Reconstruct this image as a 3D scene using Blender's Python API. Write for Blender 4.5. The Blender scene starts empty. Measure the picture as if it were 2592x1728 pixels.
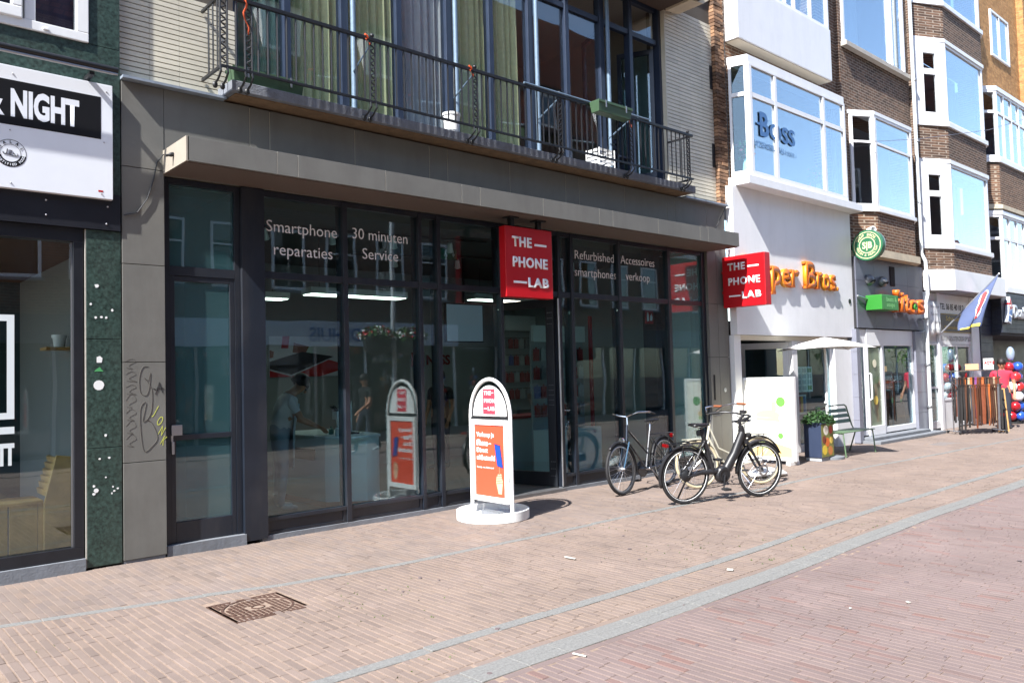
import bpy, bmesh, math, random
import numpy as np
from mathutils import Vector, Matrix
random.seed(7); rng = np.random.default_rng(7)
sc = bpy.context.scene
COL = sc.collection
R = math.radians

# ------------------------------------------------------------------ camera
YAW, PITCH, ROLL, FPX = 0.73017168, 0.04068898, -0.0256294, 2024.386
fw = Vector((math.sin(YAW)*math.cos(PITCH), math.cos(YAW)*math.cos(PITCH), math.sin(PITCH)))
rt0 = Vector((math.cos(YAW), -math.sin(YAW), 0)); up0 = rt0.cross(fw)
rt = rt0*math.cos(ROLL) + up0*math.sin(ROLL); upv = -rt0*math.sin(ROLL) + up0*math.cos(ROLL)
cam = bpy.data.cameras.new('camera'); cam_o = bpy.data.objects.new('camera', cam); COL.objects.link(cam_o)
cam.sensor_width = 36; cam.lens = 36*FPX/2592; cam.clip_start = .05; cam.clip_end = 800
m = Matrix((rt, upv, -fw)).transposed().to_4x4(); m.translation = (0, 0, 1.65)
cam_o.matrix_world = m; sc.camera = cam_o
def in_view(x, y, z):                       # source pixel of a point, for picking the largest pieces
    d = Vector((x, y, z-1.65)); w = d.dot(fw)
    if w < .2: return None
    return 1296+FPX*d.dot(rt)/w, 864-FPX*d.dot(upv)/w, w

# ------------------------------------------------------------------ light
SUN = Vector((1, .24, -1.08)).normalized()
world = bpy.data.worlds.new('World'); sc.world = world; world.use_nodes = True
nt = world.node_tree; bg = nt.nodes['Background']
sky = nt.nodes.new('ShaderNodeTexSky'); sky.sky_type = 'NISHITA'; sky.sun_disc = False
sky.sun_elevation = math.asin(-SUN.z); sky.sun_rotation = math.atan2(-SUN.x, -SUN.y)
sky.air_density = 1.0; sky.dust_density = .6; sky.ozone_density = 1.6
nt.links.new(sky.outputs[0], bg.inputs[0]); bg.inputs[1].default_value = .13
sl = bpy.data.lights.new('sun', 'SUN'); sl.energy = 4.3; sl.angle = R(.7); sl.color = (1, .975, .94)
so = bpy.data.objects.new('sun', sl); COL.objects.link(so); so.location = (-30, -6, 40)
so.rotation_euler = SUN.to_track_quat('-Z', 'Y').to_euler()
sc.view_settings.view_transform = 'Standard'; sc.view_settings.look = 'None'
sc.view_settings.exposure = 1.6; sc.view_settings.gamma = 1
sc.render.engine = 'CYCLES'
cy = sc.cycles
cy.max_bounces = 9; cy.diffuse_bounces = 3; cy.glossy_bounces = 4; cy.transmission_bounces = 6; cy.transparent_max_bounces = 14
cy.caustics_reflective = False; cy.caustics_refractive = False; cy.sample_clamp_indirect = 6
cy.use_denoising = True
try: cy.denoiser = 'OPENIMAGEDENOISE'
except Exception: pass

# ------------------------------------------------------------------ materials
def s2l(v): v /= 255; return v/12.92 if v <= .04045 else ((v+.055)/1.055)**2.4
def C(r, g, b): return (s2l(r), s2l(g), s2l(b))
MATS = {}
def mat(name, col, rough=.6, metal=0, var=0, scale=6, bump=0, bscale=60, spec=.5, grime=0, coat=0):
    if name in MATS: return MATS[name]
    mt = bpy.data.materials.new(name); mt.use_nodes = True; MATS[name] = mt
    n = mt.node_tree.nodes; l = mt.node_tree.links; p = n['Principled BSDF']
    p.inputs['Base Color'].default_value = (*col, 1); p.inputs['Roughness'].default_value = rough
    p.inputs['Metallic'].default_value = metal; p.inputs['Specular IOR Level'].default_value = spec
    if coat: p.inputs['Coat Weight'].default_value = coat; p.inputs['Coat Roughness'].default_value = .08
    tc = n.new('ShaderNodeTexCoord')
    if var:
        nz = n.new('ShaderNodeTexNoise'); nz.inputs['Scale'].default_value = scale; nz.inputs['Detail'].default_value = 8
        nz.inputs['Roughness'].default_value = .65
        l.new(tc.outputs['Object'], nz.inputs['Vector'])
        mr = n.new('ShaderNodeMapRange'); mr.inputs[1].default_value = .3; mr.inputs[2].default_value = .7
        mr.inputs[3].default_value = 1-var; mr.inputs[4].default_value = 1+var
        l.new(nz.outputs[0], mr.inputs[0])
        vm = n.new('ShaderNodeVectorMath'); vm.operation = 'SCALE'; vm.inputs[0].default_value = col
        l.new(mr.outputs[0], vm.inputs['Scale']); last = vm.outputs[0]
        if grime:
            g = n.new('ShaderNodeTexNoise'); g.inputs['Scale'].default_value = 1.7; g.inputs['Detail'].default_value = 10; g.inputs['Roughness'].default_value = .7
            mp = n.new('ShaderNodeMapping'); mp.inputs['Scale'].default_value = (1.6, 1.6, .35)
            l.new(tc.outputs['Object'], mp.inputs[0]); l.new(mp.outputs[0], g.inputs['Vector'])
            r2 = n.new('ShaderNodeMapRange'); r2.inputs[1].default_value = .48; r2.inputs[2].default_value = .75; r2.inputs[3].default_value = 0; r2.inputs[4].default_value = grime
            l.new(g.outputs[0], r2.inputs[0])
            mx = n.new('ShaderNodeMix'); mx.data_type = 'RGBA'; l.new(r2.outputs[0], mx.inputs[0]); l.new(last, mx.inputs[6])
            mx.inputs[7].default_value = (.09, .08, .07, 1); last = mx.outputs[2]
        l.new(last, p.inputs['Base Color'])
        rr = n.new('ShaderNodeMapRange'); rr.inputs[3].default_value = max(.02, rough-.12); rr.inputs[4].default_value = min(1, rough+.12)
        l.new(nz.outputs[0], rr.inputs[0]); l.new(rr.outputs[0], p.inputs['Roughness'])
    if bump:
        b = n.new('ShaderNodeTexNoise'); b.inputs['Scale'].default_value = bscale; b.inputs['Detail'].default_value = 6
        l.new(tc.outputs['Object'], b.inputs['Vector'])
        bp = n.new('ShaderNodeBump'); bp.inputs['Strength'].default_value = bump; bp.inputs['Distance'].default_value = .01
        l.new(b.outputs[0], bp.inputs['Height']); l.new(bp.outputs[0], p.inputs['Normal'])
    return mt
def tint_mat(name, col, var, rough=.85, hue=None, bump=.25, bscale=90, spec=.3):
    """material whose lightness follows the per-piece attribute 'tint' (0..1)"""
    mt = mat(name, col, rough, spec=spec, bump=bump, bscale=bscale)
    n = mt.node_tree.nodes; l = mt.node_tree.links; p = n['Principled BSDF']
    at = n.new('ShaderNodeAttribute'); at.attribute_name = 'tint'
    rp = n.new('ShaderNodeValToRGB'); e = rp.color_ramp.elements
    e[0].color = (*[c*(1-var) for c in col], 1); e[1].color = (*[c*(1+var) for c in col], 1)
    for pos, cc in (hue or []):
        k = rp.color_ramp.elements.new(pos); k.color = (*cc, 1)
    l.new(at.outputs['Fac'], rp.inputs[0])
    tc = n.new('ShaderNodeTexCoord'); nz = n.new('ShaderNodeTexNoise'); nz.inputs['Scale'].default_value = 1.1; nz.inputs['Detail'].default_value = 10; nz.inputs['Roughness'].default_value = .7
    l.new(tc.outputs['Object'], nz.inputs['Vector'])
    mr = n.new('ShaderNodeMapRange'); mr.inputs[1].default_value = .3; mr.inputs[2].default_value = .7; mr.inputs[3].default_value = .84; mr.inputs[4].default_value = 1.13
    l.new(nz.outputs[0], mr.inputs[0])
    vm = n.new('ShaderNodeVectorMath'); vm.operation = 'SCALE'; l.new(rp.outputs[0], vm.inputs[0]); l.new(mr.outputs[0], vm.inputs['Scale'])
    last = vm.outputs[0]
    l.new(last, p.inputs['Base Color'])
    return mt
def glass(name, tint=(.82, .93, .9), f0=.075, rough=0, film=None, filmfac=0):
    if name in MATS: return MATS[name]
    mt = bpy.data.materials.new(name); mt.use_nodes = True; MATS[name] = mt
    n = mt.node_tree.nodes; l = mt.node_tree.links; n.clear()
    out = n.new('ShaderNodeOutputMaterial'); t = n.new('ShaderNodeBsdfTransparent'); t.inputs[0].default_value = (*tint, 1)
    g = n.new('ShaderNodeBsdfGlossy'); g.inputs['Roughness'].default_value = rough; g.inputs[0].default_value = (.96, .98, 1, 1)
    lw = n.new('ShaderNodeLayerWeight'); lw.inputs[0].default_value = .5
    pw = n.new('ShaderNodeMath'); pw.operation = 'POWER'; pw.inputs[1].default_value = 4.2; l.new(lw.outputs['Facing'], pw.inputs[0])
    ma = n.new('ShaderNodeMath'); ma.operation = 'MULTIPLY_ADD'; ma.inputs[1].default_value = 1-f0; ma.inputs[2].default_value = f0; ma.use_clamp = True
    l.new(pw.outputs[0], ma.inputs[0])
    tcg = n.new('ShaderNodeTexCoord'); wz = n.new('ShaderNodeTexNoise'); wz.inputs['Scale'].default_value = 1.3; wz.inputs['Detail'].default_value = 1; l.new(tcg.outputs['Object'], wz.inputs['Vector'])
    bg_ = n.new('ShaderNodeBump'); bg_.inputs['Strength'].default_value = .045; bg_.inputs['Distance'].default_value = .03; l.new(wz.outputs[0], bg_.inputs['Height']); l.new(bg_.outputs[0], g.inputs['Normal'])
    mx = n.new('ShaderNodeMixShader'); l.new(ma.outputs[0], mx.inputs[0])
    base = t.outputs[0]
    if film:
        d = n.new('ShaderNodeBsdfDiffuse'); d.inputs[0].default_value = (*film, 1)
        tl = n.new('ShaderNodeBsdfTranslucent'); tl.inputs[0].default_value = (*film, 1)
        m0 = n.new('ShaderNodeMixShader'); m0.inputs[0].default_value = .5; l.new(d.outputs[0], m0.inputs[1]); l.new(tl.outputs[0], m0.inputs[2])
        m2 = n.new('ShaderNodeMixShader'); m2.inputs[0].default_value = filmfac; l.new(base, m2.inputs[1]); l.new(m0.outputs[0], m2.inputs[2]); base = m2.outputs[0]
    l.new(base, mx.inputs[1]); l.new(g.outputs[0], mx.inputs[2]); l.new(mx.outputs[0], out.inputs[0])
    return mt
def emis(name, col, k):
    if name in MATS: return MATS[name]
    mt = mat(name, col, .5); p = mt.node_tree.nodes['Principled BSDF']
    p.inputs['Emission Color'].default_value = (*col, 1); p.inputs['Emission Strength'].default_value = k
    return mt
def brick_mat(name, c1, c2, mortar, bw=.21, bh=.065, ms=.012, axis='XZ', rough=.85, off=.5):
    if name in MATS: return MATS[name]
    mt = mat(name, c1, rough, spec=.25); n = mt.node_tree.nodes; l = mt.node_tree.links; p = n['Principled BSDF']
    tc = n.new('ShaderNodeTexCoord'); sp = n.new('ShaderNodeSeparateXYZ'); cb = n.new('ShaderNodeCombineXYZ')
    l.new(tc.outputs['Object'], sp.inputs[0])
    if axis == 'XZ':                         # walls of any heading: run along x plus y
        ad = n.new('ShaderNodeMath'); ad.operation = 'ADD'; l.new(sp.outputs[0], ad.inputs[0]); l.new(sp.outputs[1], ad.inputs[1])
        l.new(ad.outputs[0], cb.inputs[0]); l.new(sp.outputs[2], cb.inputs[1])
    else: l.new(sp.outputs[1], cb.inputs[0]); l.new(sp.outputs[0], cb.inputs[1])
    bt = n.new('ShaderNodeTexBrick'); bt.offset = off
    bt.inputs['Scale'].default_value = 1; bt.inputs['Brick Width'].default_value = bw; bt.inputs['Row Height'].default_value = bh
    bt.inputs['Mortar Size'].default_value = ms; bt.inputs['Mortar Smooth'].default_value = .2; bt.inputs['Bias'].default_value = 0
    bt.inputs['Color1'].default_value = (*c1, 1); bt.inputs['Color2'].default_value = (*c2, 1); bt.inputs['Mortar'].default_value = (*mortar, 1)
    l.new(cb.outputs[0], bt.inputs['Vector'])
    nz = n.new('ShaderNodeTexNoise'); nz.inputs['Scale'].default_value = 9; nz.inputs['Detail'].default_value = 9; l.new(tc.outputs['Object'], nz.inputs['Vector'])
    mr = n.new('ShaderNodeMapRange'); mr.inputs[1].default_value = .3; mr.inputs[2].default_value = .7; mr.inputs[3].default_value = .75; mr.inputs[4].default_value = 1.25
    l.new(nz.outputs[0], mr.inputs[0])
    vm = n.new('ShaderNodeVectorMath'); vm.operation = 'SCALE'; l.new(bt.outputs[0], vm.inputs[0]); l.new(mr.outputs[0], vm.inputs['Scale']); l.new(vm.outputs[0], p.inputs['Base Color'])
    iv = n.new('ShaderNodeMath'); iv.operation = 'SUBTRACT'; iv.inputs[0].default_value = 1; l.new(bt.outputs['Fac'], iv.inputs[1])
    bp = n.new('ShaderNodeBump'); bp.inputs['Strength'].default_value = .8; bp.inputs['Distance'].default_value = .012
    l.new(iv.outputs[0], bp.inputs['Height']); l.new(bp.outputs[0], p.inputs['Normal'])
    return mt

# ------------------------------------------------------------------ mesh helpers
class MB:
    def __init__(s): s.v = []; s.f = []; s.mi = []
    def add(s, vs, fs, mi=0):
        b = len(s.v); s.v += [tuple(q) for q in vs]; s.f += [tuple(b+i for i in f) for f in fs]; s.mi += [mi]*len(fs); return s
    def box(s, x0, y0, z0, x1, y1, z1, mi=0):
        x0, x1 = sorted((x0, x1)); y0, y1 = sorted((y0, y1)); z0, z1 = sorted((z0, z1))
        return s.add([(x0,y0,z0),(x1,y0,z0),(x1,y1,z0),(x0,y1,z0),(x0,y0,z1),(x1,y0,z1),(x1,y1,z1),(x0,y1,z1)],
                     [(0,3,2,1),(4,5,6,7),(0,1,5,4),(1,2,6,5),(2,3,7,6),(3,0,4,7)], mi)
    def obox(s, c, u, v, w, mi=0):            # centre and three half-vectors
        c, u, v, w = map(Vector, (c, u, v, w))
        return s.add([c-u-v-w, c+u-v-w, c+u+v-w, c-u+v-w, c-u-v+w, c+u-v+w, c+u+v+w, c-u+v+w],
                     [(0,3,2,1),(4,5,6,7),(0,1,5,4),(1,2,6,5),(2,3,7,6),(3,0,4,7)], mi)
    def prism(s, poly, z0, z1, mi=0):         # plan polygon raised from z0 to z1
        n = len(poly); vs = [(x, y, z0) for x, y in poly]+[(x, y, z1) for x, y in poly]
        return s.add(vs, [tuple(range(n))[::-1], tuple(range(n, 2*n))]+[(i, (i+1) % n, n+(i+1) % n, n+i) for i in range(n)], mi)
    def extr(s, poly, o, u, v, w, mi=0):      # polygon in the u,v plane at o, swept by w
        o, u, v, w = map(Vector, (o, u, v, w)); n = len(poly)
        a = [o+u*x+v*y for x, y in poly]; b = [q+w for q in a]
        return s.add(a+b, [tuple(range(n))[::-1], tuple(range(n, 2*n))]+[(i, (i+1) % n, n+(i+1) % n, n+i) for i in range(n)], mi)
    def quad(s, a, b, c, d, mi=0): return s.add([a, b, c, d], [(0, 1, 2, 3)], mi)
    def path(s, pts, r, n=8, closed=False, mi=0, cap=True):
        pts = [Vector(q) for q in pts]; rs = r if isinstance(r, (list, tuple)) else [r]*len(pts); k = len(pts); rings = []
        prev = None
        for i, q in enumerate(pts):
            a = pts[(i-1) % k] if (closed or i) else q; b = pts[(i+1) % k] if (closed or i < k-1) else q
            t = (b-a).normalized() if (b-a).length > 1e-9 else Vector((0, 0, 1))
            if prev is None: e = t.cross(Vector((0, 0, 1)));  e = e if e.length > 1e-3 else t.cross(Vector((1, 0, 0)))
            else: e = prev-t*prev.dot(t)
            e.normalize(); prev = e; g = t.cross(e)
            rings.append([q+(e*math.cos(2*math.pi*j/n)+g*math.sin(2*math.pi*j/n))*rs[i] for j in range(n)])
        vs = [p for rg in rings for p in rg]; fs = []
        for i in range(k if closed else k-1):
            i2 = (i+1) % k
            for j in range(n): fs.append((i*n+j, i*n+(j+1) % n, i2*n+(j+1) % n, i2*n+j))
        if cap and not closed: fs += [tuple(range(n))[::-1], tuple((k-1)*n+j for j in range(n))]
        return s.add(vs, fs, mi)
    def lathe(s, prof, c=(0, 0, 0), axis=(0, 0, 1), n=24, mi=0, cap=True):   # prof: (radius, height)
        c = Vector(c); w = Vector(axis).normalized(); u = w.cross(Vector((0, 0, 1))); u = u if u.length > 1e-3 else Vector((1, 0, 0)); u.normalize(); v = w.cross(u)
        vs = [c+w*h+(u*math.cos(2*math.pi*j/n)+v*math.sin(2*math.pi*j/n))*r for r, h in prof for j in range(n)]
        fs = [(i*n+j, i*n+(j+1) % n, (i+1)*n+(j+1) % n, (i+1)*n+j) for i in range(len(prof)-1) for j in range(n)]
        if cap: fs += [tuple(range(n))[::-1], tuple((len(prof)-1)*n+j for j in range(n))]
        return s.add(vs, fs, mi)
    def ball(s, c, r, n=12, mi=0, sz=(1, 1, 1)):
        c = Vector(c); pr = []
        vs = []; k = n//2
        for i in range(k+1):
            a = math.pi*i/k
            for j in range(n): vs.append(c+Vector((r*sz[0]*math.sin(a)*math.cos(2*math.pi*j/n), r*sz[1]*math.sin(a)*math.sin(2*math.pi*j/n), r*sz[2]*math.cos(a))))
        return s.add(vs, [(i*n+j, (i+1)*n+j, (i+1)*n+(j+1) % n, i*n+(j+1) % n) for i in range(k) for j in range(n)], mi)
    def build(s, name, m, parent=None, smooth=False, bevel=0, local=False, kind=None, label=None):
        me = bpy.data.meshes.new(name); me.from_pydata(s.v, [], s.f)
        for q in (m if isinstance(m, (list, tuple)) else [m]): me.materials.append(q)
        if any(s.mi): me.polygons.foreach_set('material_index', s.mi)
        bm = bmesh.new(); bm.from_mesh(me); bmesh.ops.remove_doubles(bm, verts=bm.verts, dist=1e-6); bmesh.ops.recalc_face_normals(bm, faces=bm.faces); bm.to_mesh(me); bm.free()
        if smooth:
            me.polygons.foreach_set('use_smooth', [True]*len(me.polygons))
            try: me.set_sharp_from_angle(angle=R(40))
            except Exception: pass
        return link(name, me, parent, bevel, local, kind, label)
def link(name, me, parent=None, bevel=0, local=False, kind=None, label=None):
    o = bpy.data.objects.new(name, me); COL.objects.link(o)
    if parent is not None:
        o.parent = parent
        if not local: o.matrix_parent_inverse = Matrix.Translation(-parent.location) if parent.type == 'EMPTY' else Matrix()
    if bevel:
        b = o.modifiers.new('bevel', 'BEVEL'); b.width = bevel; b.segments = 2; b.limit_method = 'ANGLE'; b.angle_limit = R(50)
    if kind: o['kind'] = kind
    if label: o['label'] = label
    return o
def B(*a): return MB().box(*a)
def thing(name, label, cat, loc=(0, 0, 0), rz=0, group=None):
    o = bpy.data.objects.new(name, None); COL.objects.link(o); o.empty_display_size = .2
    o.location = loc; o.rotation_euler = (0, 0, rz); o['label'] = label; o['category'] = cat
    if group: o['group'] = group
    return o
def tag(o, label, cat, group=None):
    o['label'] = label; o['category'] = cat
    if group: o['group'] = group
    return o
def text(st, size, o, u=(1, 0, 0), v=(0, 0, 1), m=None, parent=None, ext=.004, bold=0, sx=1, align='LEFT', name='lettering', local=False, shear=0, space=1, font_bold=False):
    cu = bpy.data.curves.new('t', 'FONT'); cu.body = st; cu.size = size; cu.extrude = ext; cu.offset = bold*size; cu.align_x = align; cu.shear = shear; cu.space_character = space; cu.resolution_u = 3
    to = bpy.data.objects.new('t', cu); COL.objects.link(to)
    dg = bpy.context.evaluated_depsgraph_get(); me = bpy.data.meshes.new_from_object(to.evaluated_get(dg))
    bpy.data.objects.remove(to); bpy.data.curves.remove(cu); me.name = name
    u, v, o = Vector(u), Vector(v), Vector(o); w = u.cross(v)
    mm = Matrix((u*sx, v, w)).transposed().to_4x4(); mm.translation = o; me.transform(mm)
    me.materials.clear(); me.materials.append(m)
    return link(name, me, parent, local=local)
def arc(n, a0, a1, rx, ry=None, cx=0, cy=0):
    ry = rx if ry is None else ry
    return [(cx+rx*math.cos(R(a0+(a1-a0)*i/n)), cy+ry*math.sin(R(a0+(a1-a0)*i/n))) for i in range(n+1)]

ORD = ['first', 'second', 'third', 'fourth', 'fifth', 'sixth', 'seventh', 'eighth', 'ninth', 'tenth', 'eleventh', 'twelfth', 'thirteenth', 'fourteenth', 'fifteenth', 'sixteenth', 'seventeenth', 'eighteenth', 'nineteenth']
# shared materials
frame_m = mat('dark blue grey powder coat', C(27, 33, 43), .38, var=.12, scale=3, spec=.5, grime=.25)
clad_m = mat('warm grey ceramic cladding', C(106, 105, 100), .62, var=.10, scale=2.5, bump=.05, bscale=40, grime=.42)
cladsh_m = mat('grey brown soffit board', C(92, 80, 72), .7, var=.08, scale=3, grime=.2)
white_m = mat('white paint', C(225, 226, 226), .45, var=.03, scale=4, grime=.12)
white2_m = mat('white aluminium', C(226, 227, 229), .4, var=.03, scale=3, grime=.10)
black_m = mat('black steel', C(24, 25, 28), .45, var=.15, scale=9, bump=.1, bscale=120)
red_m = mat('sign red', C(178, 12, 24), .38, var=.03, scale=3)
conc_m = mat('grey concrete', C(112, 116, 122), .85, var=.14, scale=7, bump=.3, bscale=50, grime=.4)
chrome_m = mat('chrome', (.7, .7, .72), .18, 1)
alu_m = mat('brushed aluminium', (.45, .46, .48), .45, 1)
rubber_m = mat('black rubber', C(32, 32, 34), .75, var=.15, scale=20)
lett_m = mat('white lettering', C(238, 238, 240), .5)
pane_m = glass('shop glass', (.74, .90, .92), .075)
# ------------------------------------------------------------------ ground, pavement, road
def lerp(pts, x):
    if x <= pts[0][0]: return pts[0][1]
    for i in range(len(pts)-1):
        (a, b), (c, d) = pts[i], pts[i+1]
        if x <= c:
            h = c-a; t = (x-a)/h; s0 = (d-pts[max(0, i-1)][1])/(c-pts[max(0, i-1)][0]); e = pts[min(len(pts)-1, i+2)]; s1 = (e[1]-b)/(e[0]-a)
            return (2*t**3-3*t*t+1)*b+(t**3-2*t*t+t)*h*s0+(-2*t**3+3*t*t)*d+(t**3-t*t)*h*s1
    return pts[-1][1]
S1 = [(-6, 6.9), (.6, 6.68), (1.1, 6.57), (2.3, 6.32), (3.0, 6.12), (4.2, 6.03), (12, 5.95), (19, 5.62), (30, 5.3)]      # far band
S2 = [(-6, 4.1), (2.6, 4.04), (5, 4.02), (9.5, 4.15), (15, 4.12), (22, 3.9), (30, 3.6)]                                    # kerb band
S3 = [(-6, 3.52), (2.5, 3.5), (5, 3.47), (9, 3.56), (13, 3.56), (22, 3.35), (30, 3.05)]                         # wide band
W1, W2, W3 = .04, .05, .10
sand_m = mat('joint sand', C(134, 117, 104), .95, var=.25, scale=14, bump=.4, bscale=200, spec=.1)
far_m = brick_mat('far paving', C(120, 105, 98), C(115, 101, 95), C(146, 130, 118), .2, .056, .006, axis='YX')
walk_m = tint_mat('pavement brick', C(118, 105, 97), .13, hue=[(.25, C(115, 103, 97)), (.5, C(119, 106, 98)), (.75, C(122, 107, 97))])
road_m = tint_mat('road brick', C(111, 96, 92), .14, hue=[(.10, C(114, 90, 84)), (.25, C(110, 96, 93)), (.8, C(113, 99, 95))])
near_m = tint_mat('worn pavement brick', C(117, 103, 95), .13, hue=[(.4, C(118, 104, 96)), (.7, C(121, 106, 96))])
gran_m = mat('grey granite setts', C(112, 111, 108), .85, var=.3, scale=60, bump=.35, bscale=160)
ground = B(-120, -120, -.30, 160, 160, -.05).build('ground', far_m, kind='structure')
def sag(x, y): return .004*math.sin(x*1.3+y*.7)+.003*math.sin(x*3.1-y*2.3)-.004
def sand_sheet(name, x0, x1, y0, y1, dz, st=.15):
    nx, ny = int((x1-x0)/st), int((y1-y0)/st); o = MB()
    o.add([(x0+(x1-x0)*i/nx, y0+(y1-y0)*j/ny, sag(x0+(x1-x0)*i/nx, y0+(y1-y0)*j/ny)-dz) for j in range(ny+1) for i in range(nx+1)],
          [(j*(nx+1)+i, j*(nx+1)+i+1, (j+1)*(nx+1)+i+1, (j+1)*(nx+1)+i) for j in range(ny) for i in range(nx)])
    return o.build(name, sand_m, kind='structure')
pavement = sand_sheet('pavement', -2, 27, 3.45, 8.4, .0042)
road = sand_sheet('road', -2, 27, .3, 3.44, .0036)
B(-40, -1.2, -.049, 60, .29, -.012).build('road', far_m, kind='structure')
P1 = [(-.5, -.5), (.5, -.5), (.5, .5), (-.5, .5)]
def brick_mesh(bricks, name):
    V = []; F = []; T = []
    for (cx, cy, hx, hy, z, t, tx, ty, rz) in bricks:
        b = len(V); c, s_ = math.cos(rz), math.sin(rz); ch = .0022
        for (kx, ky, dz) in ((hx, hy, -.022), (hx, hy, -ch), (hx-ch, hy-ch, 0)):
            for sx, sy in ((-1, -1), (1, -1), (1, 1), (-1, 1)):
                x, y = sx*kx, sy*ky; V.append((cx+c*x-s_*y, cy+s_*x+c*y, z+dz+tx*x+ty*y))
        for k in (0, 4):
            for i in range(4): F.append((b+k+i, b+k+(i+1) % 4, b+k+4+(i+1) % 4, b+k+4+i)); T.append(t)
        F.append((b+8, b+9, b+10, b+11)); T.append(t)
    me = bpy.data.meshes.new(name); me.from_pydata(V, [], F)
    a = me.attributes.new('tint', 'FLOAT', 'FACE'); a.data.foreach_set('value', T); return me
def courses(x0, x1, lo, hi, gapx, gapy, L=.2, pitch=.0565, jit=1.0, holes=()):
    out = []; x = x0; k = 0
    while x < x1:
        xc = x+pitch/2; a, b = lo(xc), hi(xc)
        y = a-random.uniform(0, L) if k % 2 else a-random.uniform(0, L)*.5
        while y < b:
            y0, y1 = max(y, a), min(y+L, b); y += L
            if y1-y0 < .035: continue
            yc = (y0+y1)/2
            if any(hx0 < xc < hx1 and hy0 < yc < hy1 for hx0, hx1, hy0, hy1 in holes): continue
            gx = gapx*random.uniform(.6, 1.4)
            out.append((xc+random.gauss(0, .0006)*jit, yc, (pitch-gx)/2, (y1-y0-gapy*random.uniform(.4, 1.8))/2, sag(xc, yc)+random.gauss(0, .0007)*jit,
                        min(1, max(0, random.gauss(.5, .24))), random.gauss(0, .007)*jit, random.gauss(0, .004)*jit, random.gauss(0, .005)*jit))
        x += pitch; k += 1
    return out
MH = (2.25, 2.81, 5.40, 5.97); MH2 = (17.1, 17.9, 6.2, 6.6)
zones = [
 ('walk', walk_m, pavement, courses(.4, 26, lambda x: lerp(S1, x)+W1+.002, lambda x: 7.96, .0032, .0035, jit=.9, holes=[MH2])),
 ('walk2', near_m, pavement, courses(.9, 26, lambda x: lerp(S2, x)+W2+.001, lambda x: lerp(S1, x)-W1-.002, .0095, .003, holes=[MH])),
 ('kerb', near_m, pavement, courses(1.9, 26, lambda x: lerp(S3, x)+W3+.062, lambda x: lerp(S2, x)-W2-.002, .0095, .004)),
 ('road', road_m, road, courses(2.4, 26, lambda x: .4, lambda x: lerp(S3, x)-W3-.062, .0085, .0026, jit=.6)),
]
def soldier(off):
    out = []; x = 1.9
    while x < 26:
        y = lerp(S3, x+.1)+off; dy = lerp(S3, x+.2)-lerp(S3, x)
        out.append((x+.1, y, .0985, .027, sag(x, y)-.002, random.uniform(.3, .7), random.gauss(0, .004), 0, math.atan2(dy, .2))); x += .2
    return out
zones[2][3].extend(soldier(W3+.03)); zones[3][3].extend(soldier(-W3-.03))
cand = []
for zi, (zn, zm, zp, bl) in enumerate(zones):
    for bi, b in enumerate(bl):
        q = in_view(b[0], b[1], 0)
        if q and 0 < q[0] < 2592 and 0 < q[1] < 1728: cand.append((b[2]*b[3]/q[2]**3, zi, bi))
cand.sort(reverse=True); single = {(z, b) for _, z, b in cand[:300]}
for zi, (zn, zm, zp, bl) in enumerate(zones):
    bulk = [b for bi, b in enumerate(bl) if (zi, bi) not in single]
    me = brick_mesh(bulk, 'brick_paving'); me.materials.append(zm); link('brick_paving', me, zp, kind='stuff')
    for bi, b in enumerate(bl):
        if (zi, bi) in single:
            me = brick_mesh([b], 'brick'); me.materials.append(zm); link('brick', me, zp)
# granite bands as separate slabs
for nm, S, W, L, z in (('granite_strip', S1, W1, .5, .0015), ('granite_strip', S2, W2, .5, .002), ('granite_strip', S3, W3, .32, .002)):
    strip = B(-2, lerp(S, 0)-W, -.044, .3, lerp(S, 0)+W, -.004).build('granite_strip', gran_m, kind='structure')
    x = .3; k = 0
    while x < 26:
        x1 = x+L*random.uniform(.9, 1.1); ya, yb = lerp(S, x), lerp(S, x1)
        rows = ((-1, 1),) if W < .08 else ((-1, -.012), (-.008, 1))
        for r0, r1 in rows:
            o_ = 0 if r0 < 0 or W < .08 else L*.5
            MB().prism([(x+o_+.002, ya+W*r0), (x1+o_-.002, yb+W*r0), (x1+o_-.002, yb+W*r1), (x+o_+.002, ya+W*r1)], -.04, z+sag((x+x1)/2, (ya+yb)/2)+random.gauss(0, .0008)).build('slab', gran_m, strip, bevel=.003)
        x = x1
# manhole covers
rust_m = mat('rusty cast iron', C(84, 62, 52), .75, .3, var=.3, scale=30, bump=.4, bscale=90)
pit_m = mat('dark iron recess', C(38, 30, 28), .9, var=.2, scale=20)
sandy_m = mat('sand in recesses', C(150, 132, 118), .95, var=.2, scale=40)
mh = thing('manhole_cover', 'square rusty cast iron manhole cover with round lid in foreground pavement', 'manhole cover', (2.53, 5.69, 0))
cx, cyy = 2.53, 5.685
B(2.252, 5.402, -.036, 2.808, 5.968, -.011).build('tray', sandy_m, mh)
f_ = MB()
for a in ((2.255, 5.405, 2.805, 5.425), (2.255, 5.945, 2.805, 5.965), (2.255, 5.425, 2.275, 5.945), (2.785, 5.425, 2.805, 5.945)): f_.box(a[0], a[1], -.03, a[2], a[3], .001)
f_.build('rim', rust_m, mh)
MB().lathe([(.255, -.02), (.255, .002), (.238, .002), (.238, -.02)], (cx, cyy, 0), n=48, cap=False).build('ring', rust_m, mh)
lid = MB().lathe([(.225, -.03), (.225, -.006)], (cx, cyy, 0), n=48).build('lid', pit_m, mh)
g = MB()
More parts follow.
